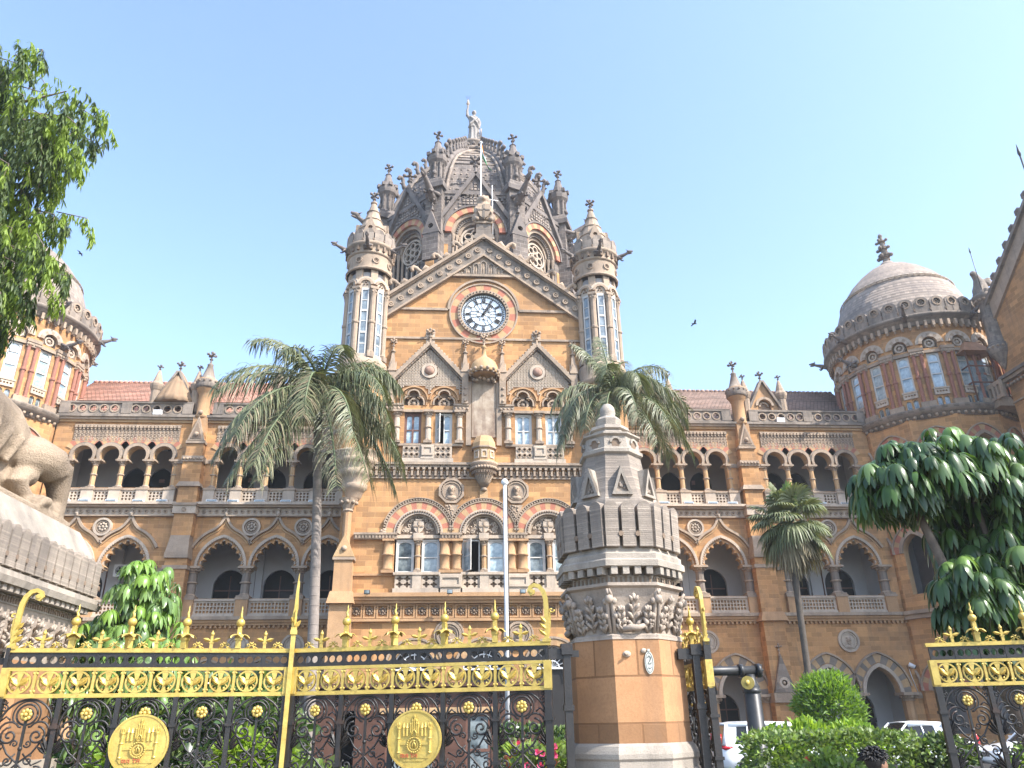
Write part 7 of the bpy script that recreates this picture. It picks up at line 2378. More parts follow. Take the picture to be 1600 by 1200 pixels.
for k in range(8):          # tall round-headed merlons, three to a face
    c = MB(); fw_ = .70*math.tan(pi/8)*2; mw = fw_/3
    for j in (-1, 0, 1):
        x = j*mw; h_ = mw/2-.021
        c.plate([(x-h_, 3.34), (x+h_, 3.34), (x+h_*1.02, 3.76)]+[(x+h_*1.02*cos(a), 3.74+h_*1.0*sin(a)) for a in [pi*i/8 for i in range(1, 8)]]+[(x-h_*1.02, 3.76)], [], -.035, .16, 'capg')
    for j in (-.5, .5): c.tube([(j*mw, -.045, 3.47), (j*mw, .0, 3.47)], .028, 'recess_shade', 10)  # dark plugs stand for shaded drill holes
    b.add(c, oface(k, .665) @ MX.Translation(V((0, 0, 3.34))) @ MX.Rotation(R(2), 4, 'X') @ MX.Translation(V((0, 0, -3.34))))
    T = MX.Rotation(2*pi*(k+.5)/8, 4, 'Z') @ MX.Translation(V((0, -.72, 0)))
    c = MB(); c.tube([(0, .0, 3.47), (0, .05, 3.47)], .028, 'recess_shade', 10); b.add(c, T)
octo(b, [(.60, 3.34), (.60, 3.70)], 'capf', cap=False)
octo(b, [(.60, 3.70), (.53, 3.82), (.46, 3.98), (.375, 4.25), (.325, 4.46)], 'capg', cap=False)
for k in range(8):
    c = MB(); hw_ = .125
    c.plate([(-hw_, 3.93), (hw_, 3.93), (0, 4.26)], [[(-.075, 3.96), (.075, 3.96), (0, 4.17)]], -.06, .0, 'capf')
    c.plate([(-.085, 3.955), (.085, 3.955), (0, 4.19)], [], -.02, .05, 'cap')
    for j in range(6): c.sphere((rr.uniform(-.04, .04), -.025, 3.98+rr.uniform(0, .12)), .018, 'cap', 5, 4)
    for s_ in (-1, 1): c.poly([(s_*hw_, -.06, 3.93), (s_*hw_*.6, .12, 3.96), (0, .16, 4.26), (0, -.06, 4.26)], 'capf')
    b.add(c, oface(k, .47))
octo(b, [(.33, 4.44), (.36, 4.46), (.36, 4.50), (.33, 4.52), (.31, 4.66), (.345, 4.68), (.345, 4.70), (.24, 4.72), (.2, 4.78)], 'capf', cap=False)
for k in range(8):
    c = MB(); c.arcband(0, 4.575, .045, .07, 0, pi, 8, -.02, .02, ['capf'], 1); c.plate(archpath(0, 4.53, 4.575, .045, 'round', n=6), [], -.004, .01, 'recess_shade'); b.add(c, oface(k, .325))  # arch recess shade given by a dark plate
octo(b, [(.2, 4.77), (.235, 4.79), (.225, 4.83), (.14, 4.86), (.15, 4.94), (.11, 4.98)], 'capf', cap=False)
b.lathe([(.11, 4.97), (.085, 5.0), (.10, 5.04), (.09, 5.10), (.05, 5.15), (.005, 5.17)], 'capf', n=12)
b.v = [V((p.x*(.905 if p.z < 4.4 else .95), p.y*(.905 if p.z < 4.4 else .95), p.z)) for p in b.v]; b.build('cap', pl)
b = MB(); b.lathe([(0.001, 0), (.05, 0), (.05, .03), (.03, .05)], 'pale', n=10)
MT['plate'] = plain_mat('number_plate_enamel', (.55, .56, .50), .5, 0, .25, 12, .1); MT['plated'] = plain_mat('number_plate_ink', (.12, .13, .12), .6, 0, .2, 10, 0)
pm_ = MB()
pm_.plate([(.045*cos(a), .105*sin(a)) for a in [2*pi*k/24 for k in range(24)]], [], -.012, 0, 'plate')
pm_.T = lambda p: p
pm_.offband([(.035*cos(a), .09*sin(a)) for a in [2*pi*k/24 for k in range(25)]], -.002, .002, -.015, -.01, 'plated')
pm_.ribbon([(-.018, -.014, .045), (0, -.014, .062), (.017, -.014, .045), (.008, -.014, .02), (-.016, -.014, -.01), (.012, -.014, -.012), (.018, -.014, .0)], .009, .006, 'plated')
pm_.ribbon([(-.014, -.014, -.045), (.0, -.014, -.055), (.016, -.014, -.045)], .006, .006, 'plated')
pm_.box(-.012, .012, -.02, 0, .105, .125, 'plate')
o = pm_.build('number_plate', pl, (.115, -.558, 2.22))
b = MB(); b.sphere((0, 0, 0), .035, 'pale', 8, 6, (1.2, .6, .9)); b.tube([(0, -.02, 0), (-.03, -.04, -.005)], .012, 'stone', 5); b.build('wall_hook', pl, (-.1, -.56, 2.30)); 
b = MB(); b.sphere((0, 0, 0), .03, 'pale', 8, 6, (1, .5, .8)); b.build('wall_hook', pl, (.07, -.56, 2.33))

# ================================================================== lion pedestal at the left
pd = thing('lion_pedestal', (-5.9, 9.0, 0), 'big grey crenellated stone pedestal at the left edge carrying the lion', 'pedestal')
hx, hy = 1.05, 1.65       # half sizes of the shaft
b = MB(); b.box(-hx, hx, -hy, hy, 0, 2.45, 'pil'); b.box(-hx-.12, hx+.12, -hy-.12, hy+.12, 0, 1.4, 'capf'); b.build('shaft', pd)
b = MB(); b.frus(0, 0, 2.44, 2.98, hx+.0, hy+.0, hx+.06, hy+.06, 'cap')
for s_, nx, ln in ((1, 1, hy), (-1, 0, hx)):
    cnt = int(ln*2/.26)
    for k in range(cnt):
        q = -ln+.13+k*(2*ln-.26)/(cnt-1)
        T = (MX.Translation(V((hx+.02, q, 0))) @ MX.Rotation(pi/2, 4, 'Z')) if nx else MX.Translation(V((q*1.0, -hy-.02, 0)))
        c = MB(); acanthus(c, 0, 2.5, .36, .10, .0, 0)
        for j in range(14): c.sphere((rr.uniform(-.12, .12), -.02+rr.uniform(-.02, .01), 2.55+rr.uniform(0, .36)), rr.uniform(.014, .03), 'cap', 6, 4)
        b.add(c, T)
b.build('carved_capital', pd)
b = MB()
b.box(-hx-.07, hx+.07, -hy-.07, hy+.07, 2.97, 3.06, 'capf')
def rim(z0, z1, o0, o1): b.frus(0, 0, z0, z1, hx+o0, hy+o0, hx+o1, hy+o1, 'capf')
rim(3.06, 3.13, .05, .05); rim(3.13, 3.2, .22, .24); rim(3.2, 3.27, .21, .2); rim(3.27, 3.31, .16, .15)
for ln, nx in ((hy+.14, 1), (hx+.14, 0)):
    for k in range(int(2*ln/.055)):
        q = -ln+.03+.055*k
        if nx: b.box(hx+.07, hx+.082, q-.012, q+.012, 2.99, 3.045, 'recess_shade')  # slot shade coloured in as thin dark strips
        else: b.box(q-.012, q+.012, -hy-.082, -hy-.07, 2.99, 3.045, 'recess_shade')
    for k in range(int(2*ln/.133)):
        q = -ln+.07+.133*k
        if nx: b.box(hx+.05, hx+.19, q-.036, q+.036, 3.065, 3.13, 'capf')
        else: b.box(q-.036, q+.036, -hy-.19, -hy-.05, 3.065, 3.13, 'capf')
    n_ = int(2*ln/.205); mw = 2*ln/n_
    for k in range(n_):
        q = -ln+mw*(k+.5)
        T = (MX.Translation(V((hx+.165, q, 0))) @ MX.Rotation(pi/2, 4, 'Z')) if nx else MX.Translation(V((q, -hy-.165, 0)))
        c = MB(); h_ = mw/2-.019
        c.plate([(-h_, 3.3), (h_, 3.3), (h_, 3.68)]+[(h_*cos(a), 3.68+h_*.8*sin(a)) for a in [pi*i/6 for i in range(1, 6)]]+[(-h_, 3.68)], [], -.035, .16, 'capg')
        c.tube([(mw/2, -.04, 3.42), (mw/2, .02, 3.42)], .03, 'recess_shade', 8)  # dark plug for the shaded hole beside each merlon
        b.add(c, T)
b.box(-hx-.1, hx+.1, -hy-.1, hy+.1, 3.3, 3.72, 'capf')
b.frus(0, 0, 3.72, 4.12, hx+.13, hy+.13, hx-.1, hy-.05, 'capf')
b.build('cap', pd)

# ---- crouching lion, head towards the street, rump over the rear corner
MT['lion'] = stone_mat('lion_stone', (.42, .33, .24), (.33, .255, .18), (.10, .08, .065), .6, 2.5, 1.0, bd=.03, fine=38)
ln_ = thing('lion_statue', (-5.86, 9.0, 4.20), 'crouching pale stone lion on the left pedestal with its hind paw at the edge', 'statue')
m = MB(); S = 'lion'
m.tube([(.0, 1.15, .62), (.0, .95, .85), (.0, .4, 1.0), (0, -.3, 1.05), (0, -1.0, 1.3)], [.30, .50, .60, .62, .62], S, 18)
for sx in (-1, 1):
    # folded hind leg : rounded thigh, shank dropping to the heel, long foot pointing forward
    m.tube([(sx*.30, .75, .80), (sx*.52, .95, .84), (sx*.64, 1.12, .80), (sx*.67, 1.26, .66)], [.34, .31, .27, .22], S, 14)
    m.tube([(sx*.67, 1.24, .78), (sx*.68, 1.38, .55), (sx*.68, 1.46, .30), (sx*.68, 1.46, .16)], [.23, .165, .125, .12], S, 12)
    m.tube([(sx*.68, 1.46, .18), (sx*.69, 1.15, .13), (sx*.70, .90, .14)], [.125, .115, .15], S, 12)
    m.tube([(sx*.46, .85, .55), (sx*.52, .60, .35), (sx*.55, .85, .2)], [.22, .16, .12], S, 10)
    for j in range(4):
        x = sx*(.70+(-.15+.10*j)*1.0)
        m.tube([(x, .92, .15), (x, .80, .15), (x, .70, .07)], [.075, .07, .04], S, 8)
    m.tube([(sx*.44, -.85, .85), (sx*.52, -.95, .45), (sx*.48, -1.2, .12)], [.26, .18, .15], S, 12)
    m.tube([(sx*.48, -1.1, .13), (sx*.48, -1.55, .12)], [.15, .17], S, 12)
    for j in range(4): m.tube([(sx*(.48)-.12+.08*j, -1.5, .13), (sx*.48-.12+.08*j, -1.72, .06)], [.07, .04], S, 8)
    m.sphere((sx*.3, -1.12, 1.92), .13, S, 8, 6)
    for j in range(4): m.tube([(sx*.46, .45-.28*j, 1.2), (sx*.60, .38-.28*j, .9), (sx*.50, .3-.28*j, .55)], [.05, .055, .045], S, 6)
m.sphere((0, -1.2, 1.55), .46, S, 16, 12, (.95, 1, 1.05)); m.tube([(0, -1.45, 1.5), (0, -1.78, 1.40)], [.27, .2], S, 10)
rl_ = random.Random(3)
for j in range(70):
    a = rl_.uniform(0, 2*pi); yy = rl_.uniform(-1.2, -.55); r_ = .52+.12*rl_.random()
    p = V((r_*cos(a)*.95, yy, 1.25+r_*sin(a)*1.05))
    m.tube([p, p+V((.05*cos(a), .1, -.14)), p+V((.06*cos(a), .16, -.28))], [.10, .085, .03], S, 6)
m.tube([(0, 1.5, .4), (.3, 1.6, .2), (.72, 1.52, .12), (.82, 1.2, .1)], [.09, .08, .07, .06], S, 8)
m.tube([(.0, .7, .4), (0, 0, .4), (0, -.7, .5)], [.45, .45, .5], S, 12)
m.box(-.85, .86, -1.75, 1.62, -.14, .05, S)
m.v = [V((p.x*.93, p.y*.96, p.z*.88)) for p in m.v]
organic(m, 'body', 'lion', ln_, voxel=.026, smooth=2)
# ================================================================== cars
MT['carw'] = plain_mat('white_car_paint', (.78, .80, .82), .18, 0, .03, 1, 0, .6)
MT['tyre'] = plain_mat('tyre_rubber', (.015, .015, .015), .8, 0, .3, 10, .1)
MT['rim'] = plain_mat('alloy_rim', (.55, .55, .56), .3, .8, .1, 6, 0)
MT['tail'] = plain_mat('red_lamp', (.55, .012, .02), .15, 0, .15, 6, 0, .7)
MT['lamp'] = plain_mat('clear_lamp', (.7, .72, .75), .12, 0, .1, 6, 0, .8)
MT['blackp'] = plain_mat('black_plastic', (.02, .02, .02), .5, 0, .2, 5, .05)
def car(loc, rotz, label, L=4.7, Wd=1.8, H=1.62, mpv=True):
    """front towards +x; origin on the ground at the middle"""
    t = thing('parked_car', loc, label, 'car', 'white cars parked in the forecourt', rotz)
    def section(x, zb, zt, w, wt, n=6):
        """rounded section, w at the belt and wt at the top"""
        r = []
        for y, z in ((-w, zb+.08), (-w*1.0, zb+(zt-zb)*.45), (-w*.99, zb+(zt-zb)*.75), (-wt, zt-.04), (-wt*.86, zt), (0, zt+.015), (wt*.86, zt), (wt, zt-.04), (w*.99, zb+(zt-zb)*.75), (w, zb+(zt-zb)*.45), (w, zb+.08), (w*.9, zb), (0, zb), (-w*.9, zb)):
            r.append((x, y, z))
        return r
    h = L/2; w = Wd/2
    body = MB()
    belt = .98 if mpv else .92
    st = [(-h, .42, .80, w*.80, w*.76), (-h+.06, .30, belt-.02, w*.93, w*.88), (-h+.35, .24, belt+.02, w, w*.95), (-h*.3, .22, belt, w, w*.95), (h*.3, .22, belt-.02, w, w*.95), (h*.42, .22, belt-.02, w, w*.94), (h-.45, .24, belt-.12, w*.98, w*.90), (h-.12, .28, belt-.26, w*.9, w*.82), (h, .40, .66, w*.75, w*.7)]
    body.loft([section(x, a, b_, c, d) for x, a, b_, c, d in st], 'carw', True, True, True)
    # roof and pillars: glasshouse
    xr0, xr1 = (-h+.16, h*.40) if mpv else (-h+.55, h*.42)
    xt0, xt1 = (-h+.42, h*.08) if mpv else (-h+1.25, h*.08)
    zb = belt-.02; zt = H
    bi, ti = w*.93, w*.76
    roof = [[(xt0-.12, y*ti*.95, zt-.06) for y in (-1, -.5, 0, .5, 1)], [(xt0+.15, y*ti, zt-.0+.02*(1-abs(y))) for y in (-1, -.5, 0, .5, 1)], [((xt0+xt1)/2, y*ti, zt+.03*(1-y*y)) for y in (-1, -.5, 0, .5, 1)], [(xt1, y*ti, zt-.03+.02*(1-abs(y))) for y in (-1, -.5, 0, .5, 1)]]
    body.loft(roof, 'carw', False, False, True)
    body.loft([[(x, y, z-.05) for x, y, z in r] for r in roof], 'carw', False, False, True)
    def pillar(p, q, th=.05): body.tube([p, q], [th, th*.8], 'carw', 6)
    for s_ in (-1, 1):
        pillar((xr0, s_*bi, zb), (xt0-.1, s_*ti, zt-.05), .07); pillar((xr1, s_*bi, zb), (xt1, s_*ti, zt-.04), .04)
        for f_ in ((.27, .62) if mpv else (.12, .55)):
            xx = xt0+(xt1-xt0)*f_; pillar((xx-.05, s_*bi*.985, zb), (xx, s_*ti*.985, zt-.06), .03)
        body.tube([(xt0-.12, s_*ti*.97, zt-.09), ((xt0+xt1)/2, s_*ti*.97, zt-.06), (xt1, s_*ti*.97, zt-.10)], .075, 'carw', 8)
        body.poly([(xr0-.02, s_*bi*.99, zb), (xr0+.38, s_*bi*.99, zb), (xt0+.22, s_*ti, zt-.08), (xt0-.12, s_*ti, zt-.08)], 'carw')
    body.tube([(xt0-.11, -ti, zt-.06), (xt0-.11, ti, zt-.06)], .04, 'carw', 6)
    body.build('body', t)
    g = MB()
    for s_ in (-1, 1):
        q = [(xr0+.02, s_*bi*.985, zb), (xr1-.02, s_*bi*.985, zb), (xt1, s_*ti*.99, zt-.13), (xt0-.02, s_*ti*.99, zt-.13)]
        g.poly(q if s_ < 0 else q[::-1], 'carglass')
    g.poly([(xr1, -bi*.97, zb), (xr1, bi*.97, zb), (xt1, ti*.98, zt-.05), (xt1, -ti*.98, zt-.05)], 'carglass')
    g.poly([(xr0, bi*.97, zb), (xr0, -bi*.97, zb), (xt0-.1, -ti*.98, zt-.06), (xt0-.1, ti*.98, zt-.06)], 'carglass')
    g.build('window', t)
    tl = MB()
    for s_ in (-1, 1):
        tl.tube([(-h+.10, s_*w*.80, zb+.32), (-h+.05, s_*w*.84, zb+.08), (-h+.03, s_*w*.80, zb-.06)], [.03, .06, .06], 'tail', 6); tl.tube([(-h+.03, s_*w*.78, zb-.06), (-h+.20, s_*w*.95, zb-.09), (-h+.42, s_*w*.985, zb-.05)], [.07, .065, .015], 'tail', 6)
    tl.build('tail_light', t)
    hl = MB()
    for s_ in (-1, 1): hl.tube([(h-.10, s_*w*.66, .70), (h-.32, s_*w*.86, .76)], [.07, .05], 'lamp', 7)
    hl.box(h-.06, h+.012, -w*.45, w*.45, .50, .62, 'blackp'); hl.build('headlight', t)
    bp = MB()
    for xx in (-h+1.2, h-1.5):
        for s_ in (-1, 1): bp.box(xx, xx+.18, s_*w*.99-.015, s_*w*.99+.015, belt-.14, belt-.11, 'carw')
    for s_ in (-1, 1):
        bp.box(h*.26, h*.26+.16, min(s_*w*1.0, s_*w*1.2), max(s_*w*1.0, s_*w*1.2), belt+.02, belt+.15, 'carw')
        for xx in (-h*.10, h*.22): bp.box(xx, xx+.012, s_*w-.012*(s_ > 0), s_*w+.012*(s_ < 0), .35, belt-.04, 'blackp')
    bp.build('door_trim', t)
    wb = MB(); wb.T = MX.Rotation(pi/2, 4, 'X')
    wb.lathe([(.20, -.10), (.31, -.10), (.33, -.06), (.33, .06), (.31, .10), (.20, .10)], 'tyre', n=22)
    rm = MB(); rm.T = MX.Rotation(pi/2, 4, 'X')
    rm.lathe([(.05, .11), (.2, .105), (.21, .09)], 'rim', n=16, cap=False); rm.lathe([(.05, -.11), (.2, -.105), (.21, -.09)], 'rim', n=16, cap=False)
    for k in range(5):
        a = 2*pi*k/5; rm.box(.1*cos(a)-.03, .1*cos(a)+.03, .1*sin(a)-.03, .1*sin(a)+.03, -.115, .115, 'blackp')
    w0 = None
    for xx in (-h+.85, h-.88):
        for s_ in (-1, 1):
            if w0 is None:
                w0 = wb.build('wheel', t, (xx, s_*(w-.08), .33)); rm.build('rim', w0)
            else: copy_tree(w0, t, (xx, s_*(w-.08), .33))
    return t
car((10.95, 27, 0), R(-6), 'white people carrier parked tail-first beside the black pipe post', 4.6, 1.8, 1.62, True)
car((15.2, 27.2, 0), R(176), 'white hatchback with dark windows parked behind the small rounded bush', 4.1, 1.72, 1.54, False)
car((19.2, 25.8, 0), R(172), 'white car seen through the right-hand gate leaf', 4.3, 1.74, 1.53, False)

# ---- black standpipe arch with a gold disc
pp_ = thing('pipe_post', (6.72, 18, 0), 'thick black pipe post with a horizontal arm and a small gold disc', 'pipe')
b = MB()
b.lathe([(.24, 0), (.24, .2), (.19, .25), (.185, 2.2), (.16, 2.22), (.2, 2.24), (.2, 2.30), (.17, 2.32), (.19, 2.36), (.14, 2.44), (.12, 2.62)], 'pipe', n=16)
b.tube([(.22, 0, 2.70), (-.9, 0, 2.70), (-1.12, 0, 2.69), (-1.24, 0, 2.62), (-1.27, 0, 2.5), (-1.27, 0, 0)], .10, 'pipe', 12)
b.tube([(.16, 0, 2.70), (.26, 0, 2.70)], .15, 'pipe', 12); b.tube([(-.24, 0, 2.70), (-.14, 0, 2.70)], .14, 'pipe', 12)
for k in range(6):
    a = k*pi/3; b.sphere((.27, .12*cos(a), 2.70+.12*sin(a)), .025, 'pipe', 5, 4)
b.build('pipe', pp_)
d_ = MB(); d_.tube([(-.13, -.19, 2.44), (-.15, -.23, 2.44)], .14, 'gold', 20); d_.sphere((-.155, -.235, 2.44), .06, 'gold', 8, 6, (1, .4, 1)); d_.tube([(-.1, -.1, 2.44), (-.13, -.19, 2.44)], .03, 'gold', 6); d_.build('gold_disc', pp_)

# ================================================================== people
SKIN = plain_mat('brown_skin', (.22, .12, .075), .55, 0, .1, 6, 0); MT['skin'] = SKIN
MT['hair'] = plain_mat('black_hair', (.012, .011, .011), .55, 0, .3, 20, .2)
def cloth(n, c): MT[n] = plain_mat(n, c, .85, 0, .2, 8, .1)
cloth('pale_blue_shirt', (.30, .42, .62)); cloth('dark_violet_shirt', (.05, .045, .10)); cloth('dark_trousers', (.03, .032, .04)); cloth('grey_shirt', (.15, .16, .18)); cloth('striped_top', (.38, .36, .34))
def person(loc, rotz, h, shirt, label, arm=0., fluffy=False):
    t = thing('person', loc, label, 'person', None, rotz)
    k = h/1.75
    m = MB(); S = 'skin'
    m.tube([(0, 0, .86*k), (0, .01, 1.05*k), (0, 0, 1.25*k), (0, .0, 1.42*k), (0, .0, 1.48*k)], [.14*k, .125*k, .15*k, .13*k, .06*k], S, 12)
    m.tube([(-.17*k, 0, 1.40*k), (.17*k, 0, 1.40*k)], .065*k, S, 8); m.tube([(0, 0, 1.44*k), (0, -.015, 1.56*k)], .055*k, S, 8)
    m.sphere((0, -.02*k, 1.635*k), .095*k, S, 14, 10, (.82, .98, 1.2)); m.tube([(0, -.11*k, 1.65*k), (0, -.128*k, 1.61*k), (0, -.10*k, 1.60*k)], .013*k, S, 6)
    for s_ in (-1, 1):
        m.sphere((s_*.078*k, 0, 1.63*k), .025*k, S, 6, 5, (.5, .8, 1.2)); m.sphere((s_*.032*k, -.1*k, 1.655*k), .012*k, S, 6, 4)
        m.tube([(s_*.19*k, 0, 1.39*k), (s_*.235*k, .02, 1.12*k), (s_*.235*k, -.06*k-arm*.12, (.88+arm*.22)*k)], [.055*k, .044*k, .032*k], S, 8)
        hx_, hy_, hz_ = s_*.235*k, -.065*k-arm*.13, (.86+arm*.22)*k
        m.tube([(hx_, hy_, hz_), (hx_, hy_-.01, hz_-.08*k)], [.032*k, .036*k], S, 8)
        for j in range(4): m.tube([(hx_, hy_-.03*k+.02*k*j, hz_-.08*k), (hx_-s_*.01, hy_-.032*k+.02*k*j, hz_-(.15+.008*(j in (1, 2)))*k)], [.0105*k, .0085*k], S, 6)
        m.tube([(hx_, hy_-.03*k, hz_-.03*k), (hx_-s_*.02, hy_-.06*k, hz_-.08*k)], [.012*k, .009*k], S, 6)
        m.tube([(s_*.085*k, 0, .88*k), (s_*.09*k, -.01, .48*k), (s_*.09*k, .02, .08*k)], [.095*k, .062*k, .042*k], S, 9); m.tube([(s_*.09*k, .04, .045), (s_*.1*k, -.17*k, .035)], [.045*k, .04*k], S, 8)
    m.sphere((0, -.115*k, 1.585*k), .018*k, S, 6, 4, (1.6, .5, .5))
    organic(m, 'body', 'skin', t, voxel=.014, smooth=2)
    c = MB()
    rings = [[((.205-.02*abs(z-1.2))*k*cos(a)*(1 if z < 1.38 else .85), .145*k*sin(a), z*k) for a in [2*pi*j/20 for j in range(20)]] for z in (.84, 1.0, 1.15, 1.3, 1.40)]+[[(.075*k*cos(a), .07*k*sin(a), 1.49*k) for a in [2*pi*j/20 for j in range(20)]]]
    c.loft(rings, shirt, True, False, True)
    for s_ in (-1, 1): c.tube([(s_*.17*k, 0, 1.41*k), (s_*.215*k, .01, 1.27*k), (s_*.235*k, .015, 1.15*k)], [.075*k, .068*k, .064*k], shirt, 10)
    c.build('shirt', t)
    tr = MB()
    for s_ in (-1, 1): tr.tube([(s_*.075*k, 0, .93*k), (s_*.09*k, -.01, .48*k), (s_*.092*k, .02, .09*k)], [.115*k, .08*k, .062*k], 'dark_trousers', 10)
    tr.sphere((0, 0, .90*k), .165*k, 'dark_trousers', 14, 8, (1.05, .85, .6)); tr.build('trousers', t)
    h_ = MB(); rr_ = random.Random(int(h*1000))
    h_.sphere((0, .012*k, 1.665*k), .105*k, 'hair', 14, 9, (.9, 1.0, 1.02))
    for j in range(220 if fluffy else 50):
        v = V((rr_.gauss(0, 1), rr_.gauss(.3, 1), abs(rr_.gauss(.3, .8)))).normalized()
        p = V((v.x*.095*k, .012*k+v.y*.105*k, 1.665*k+v.z*.105*k)); q = p+v*(.035 if fluffy else .012)*k+V((rr_.uniform(-.03, .03), rr_.uniform(-.03, .03), -.012))
        h_.tube([p, (p+q)/2+V((0, 0, .012)), q], [.013*k, .01*k, .003*k], 'hair', 4)
    h_.build('hair', t)
    return t
person((10.75, 42.3, .45), R(60), 1.66, 'pale_blue_shirt', 'person in a pale blue shirt standing in the arcade behind the people carrier', .3)
person((11.75, 42.6, .45), R(-70), 1.62, 'dark_violet_shirt', 'person in a dark violet shirt facing the one in pale blue', .4)
person((9.1, 42.4, .45), R(190), 1.70, 'grey_shirt', 'person in grey with their back turned, just right of the edge-on gate leaf', 0)
person((3.56, 6.9, 0), R(100), 1.44, 'striped_top', 'person with tousled black hair passing in front of the right opening, only the head visible', 0, True)

# ================================================================== entrance porch screen, wall camera, air conditioner, bird
po_ = thing('entrance_porch', (-.7, 30, 0), 'dark brown timber porch screen at the entrance behind the gates', 'porch')
b = MB()
b.plate([(-4.1, 0), (4.2, 0), (4.2, 2.95), (-4.1, 2.95)], [rect(-3.3, -2.6, .02, 2.2), rect(-1.5, .25, .02, 2.05), rect(1.3, 2.2, .02, 2.05)], 0, .12, 'wood')
for k in range(26): b.box(-4.05+k*.32, -4.01+k*.32, -.02, 0, 2.2, 2.9, 'wood')
b.box(-4.2, 4.3, -.35, .25, 2.95, 3.08, 'wood'); b.box(-4.1, 4.2, 2.6, 2.7, 0, 2.95, 'door_and_dark'); b.box(-4.15, -4.05, 0, 2.7, 0, 2.95, 'wood'); b.box(4.15, 4.25, 0, 2.7, 0, 2.95, 'wood'); b.box(-4.2, 4.3, .25, 2.7, 3.0, 3.06, 'wood')
b.build('screen', po_)
b = MB(); b.box(-1.75, 2.4, -.12, -.003, 2.08, 2.26, 'cream'); b.build('lintel', po_)
for x0, x1 in ((-1.5, -.63), (-.62, .25), (1.3, 2.2)):
    b = MB()
    b.plate(rect(x0, x1, .02, 2.04), [rect(x0+.1, x1-.1, .9, 1.95), rect(x0+.1, x1-.1, .12, .8)], .03, .09, 'brownp'); b.box(x0+.08, x1-.08, .055, .065, .1, 1.96, 'glassd')
    b.build('door', po_)

cc = thing('wall_camera', (BX+24.6, BY+8-.02, 4.3), 'small white security camera on the wall right of the ground arches', 'camera')
b = MB(); b.tube([(0, 0, 0), (0, -.3, .05)], .04, 'metalw', 6); b.tube([(-.1, -.3, .12), (.16, -.42, -.05)], .12, 'metalw', 8); b.tube([(.16, -.42, -.05), (.2, -.44, -.08)], .1, 'blackp', 8); b.build('housing', cc)
b = MB(); b.tube([(.02, -.02, -.05), (.1, -.02, -.6), (.3, -.02, -1.5)], .02, 'metalw', 4); b.build('cable', cc)

ac = thing('air_conditioner', (BX-20.75, BY+8+2.2, 9.9), 'white air conditioner box hanging in the arch behind the bright umbrella tree', 'air conditioner')
b = MB(); b.plate(rect(-.5, .5, 0, .7), [circ(-.12, .35, .27, 20)], -.02, .0, 'metalw'); b.box(-.5, .5, 0.002, .35, 0, .7, 'metalw'); b.build('case', ac)
b = MB()
for r_ in (.06, .13, .2, .26): b.arcband(-.12, .35, r_-.012, r_+.012, 0, 2*pi, 18, -.03, -.02, ['blackp'], 1)
for k in range(4): b.ribbon([(-.12, -.022, .35), (-.12+.2*cos(k*pi/2+.3), -.022, .35+.2*sin(k*pi/2+.3))], [.04, .12], .004, 'blackp')
b.build('fan_grille', ac)

def bird(loc, label, s_=1.):
    t = thing('bird', loc, label, 'bird', 'birds in the sky')
    m = MB(); m.tube([(-.30*s_, 0, 0), (-.12*s_, 0, .0), (.05*s_, 0, .01), (.2*s_, 0, .02), (.28*s_, 0, .01)], [.02*s_, .07*s_, .09*s_, .05*s_, .01*s_], 'blackp', 8)
    for q in (-1, 1):
        m.loft([[(.12*s_, q*.05*s_, .03*s_), (-.08*s_, q*.05*s_, .02*s_), (-.08*s_, q*.05*s_, .0), (.12*s_, q*.05*s_, .0)], [(.10*s_, q*.35*s_, .14*s_), (-.1*s_, q*.35*s_, .13*s_), (-.1*s_, q*.35*s_, .115*s_), (.10*s_, q*.35*s_, .12*s_)], [(-.06*s_, q*.72*s_, .10*s_), (-.16*s_, q*.70*s_, .09*s_), (-.16*s_, q*.70*s_, .08*s_), (-.06*s_, q*.72*s_, .085*s_)]], 'blackp', True, True)
    m.build('body', t)
bird((21.57, 60, 34.5), 'small dark bird gliding in the open sky right of the clock gable', .9)
bird((-17.6, 32, 22.2), 'tiny dark bird in the sky beside the drooping tree', .35)

# arcade plinth and steps, kerbs
pk = MB()
for s_ in (-1, 1):
    pk.box(BX+min(s_*6.9, s_*25), BX+max(s_*6.9, s_*25), 41.8, BY+8-.76, -.1, .45, 'greyv'); pk.box(BX+min(s_*6.9, s_*25), BX+max(s_*6.9, s_*25), 41.4, 41.79, -.1, .22, 'greyv')
o = pk.build('arcade_step'); tag(o, kind='structure')
MT['asphalt'] = plain_mat('asphalt', (.055, .054, .052), .9, 0, .3, 1.5, .3, .2)
MT['paving'] = stone_mat('paving_slabs', (.26, .24, .21), (.21, .19, .17), (.1, .09, .08), .4, 1, .3, courses=(.6, .6, .01))
gnd = MB(); gnd.poly([(-900, -300, 0), (900, -300, 0), (900, 2500, 0), (-900, 2500, 0)], 'asphalt'); tag(gnd.build('ground'), kind='structure')
gnd = MB(); gnd.box(-14, 14, -3, 9.6, -.05, .004, 'paving'); tag(gnd.build('pavement'), kind='structure')
ground_done = True
# ================================================================== ground, camera, light
if 'ground_done' not in globals():
    gnd = MB(); gnd.poly([(-900, -300, 0), (900, -300, 0), (900, 2500, 0), (-900, 2500, 0)], 'plasterg')
    tag(gnd.build('ground'), kind='structure')

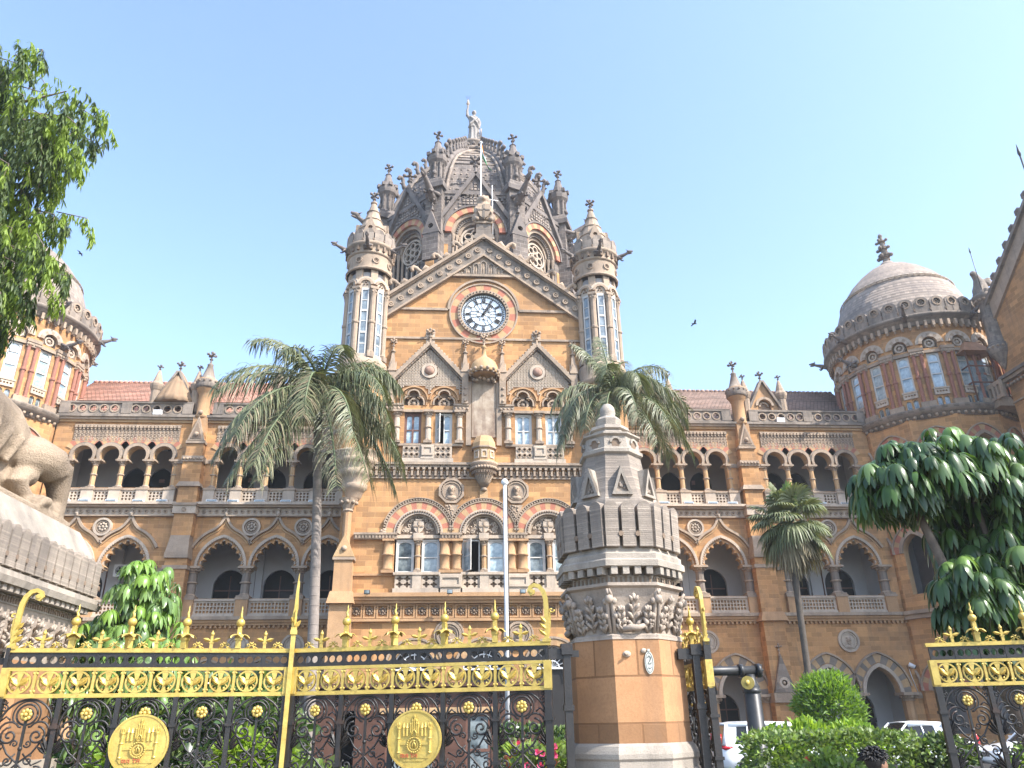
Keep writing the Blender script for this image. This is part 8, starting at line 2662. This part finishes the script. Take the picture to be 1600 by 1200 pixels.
cam = bpy.data.cameras.new('camera'); co = bpy.data.objects.new('camera', cam); COL.objects.link(co)
cam.sensor_width = 36; cam.lens = 1202/1600*36; cam.clip_end = 6000; cam.clip_start = .05
yw, pt, rl = R(4.7), R(23.8), R(1.0)
fw = V((sin(yw)*cos(pt), cos(yw)*cos(pt), sin(pt))); rt = V((cos(yw), -sin(yw), 0)); up = rt.cross(fw)
rt2 = cos(rl)*rt-sin(rl)*up; up2 = cos(rl)*up+sin(rl)*rt
M3 = MX((rt2, up2, -fw)).transposed()
co.matrix_world = MX.Translation(V((0, 0, 1.7))) @ M3.to_4x4()
scene.camera = co

SUN = V((.72, -.52, .88)).normalized()
el = math.asin(SUN.z); az = atan2(SUN.x, SUN.y)
wd = bpy.data.worlds.new('World'); scene.world = wd; wd.use_nodes = True
nt = wd.node_tree; bg = nt.nodes['Background']
sky = nt.nodes.new('ShaderNodeTexSky'); sky.sky_type = 'NISHITA'; sky.sun_disc = False
sky.sun_elevation = el; sky.sun_rotation = az
sky.air_density = 1.0; sky.dust_density = 1.5; sky.ozone_density = 2.0
nt.links.new(sky.outputs[0], bg.inputs[0]); bg.inputs[1].default_value = .15
L = bpy.data.lights.new('sun', 'SUN'); L.energy = 2.9; L.angle = R(.5); L.color = (1, .95, .88)
lo = bpy.data.objects.new('sun', L); COL.objects.link(lo)
lo.rotation_euler = (-SUN).to_track_quat('-Z', 'Y').to_euler()
hz = MB(); hz.box(-130, 130, -14, 130, -1.0, 62, 'plasterg')
hm = bpy.data.materials.new('thin_haze'); hm.use_nodes = True
hn = hm.node_tree; hn.nodes.clear()
ho = hn.nodes.new('ShaderNodeOutputMaterial'); hv = hn.nodes.new('ShaderNodeVolumePrincipled')
hv.inputs['Color'].default_value = (.90, .95, 1, 1); hv.inputs['Density'].default_value = .0006; hv.inputs['Anisotropy'].default_value = .2
hn.links.new(hv.outputs[0], ho.inputs['Volume'])
hob = hz.build('haze'); hob.data.materials.clear(); hob.data.materials.append(hm); tag(hob, kind='stuff')
scene.cycles.volume_bounces = 0
scene.view_settings.view_transform = 'Standard'; scene.view_settings.look = 'None'
scene.view_settings.exposure = 1.7; scene.view_settings.gamma = 1
scene.cycles.max_bounces = 6; scene.cycles.use_denoising = True
scene.cycles.transparent_max_bounces = 6
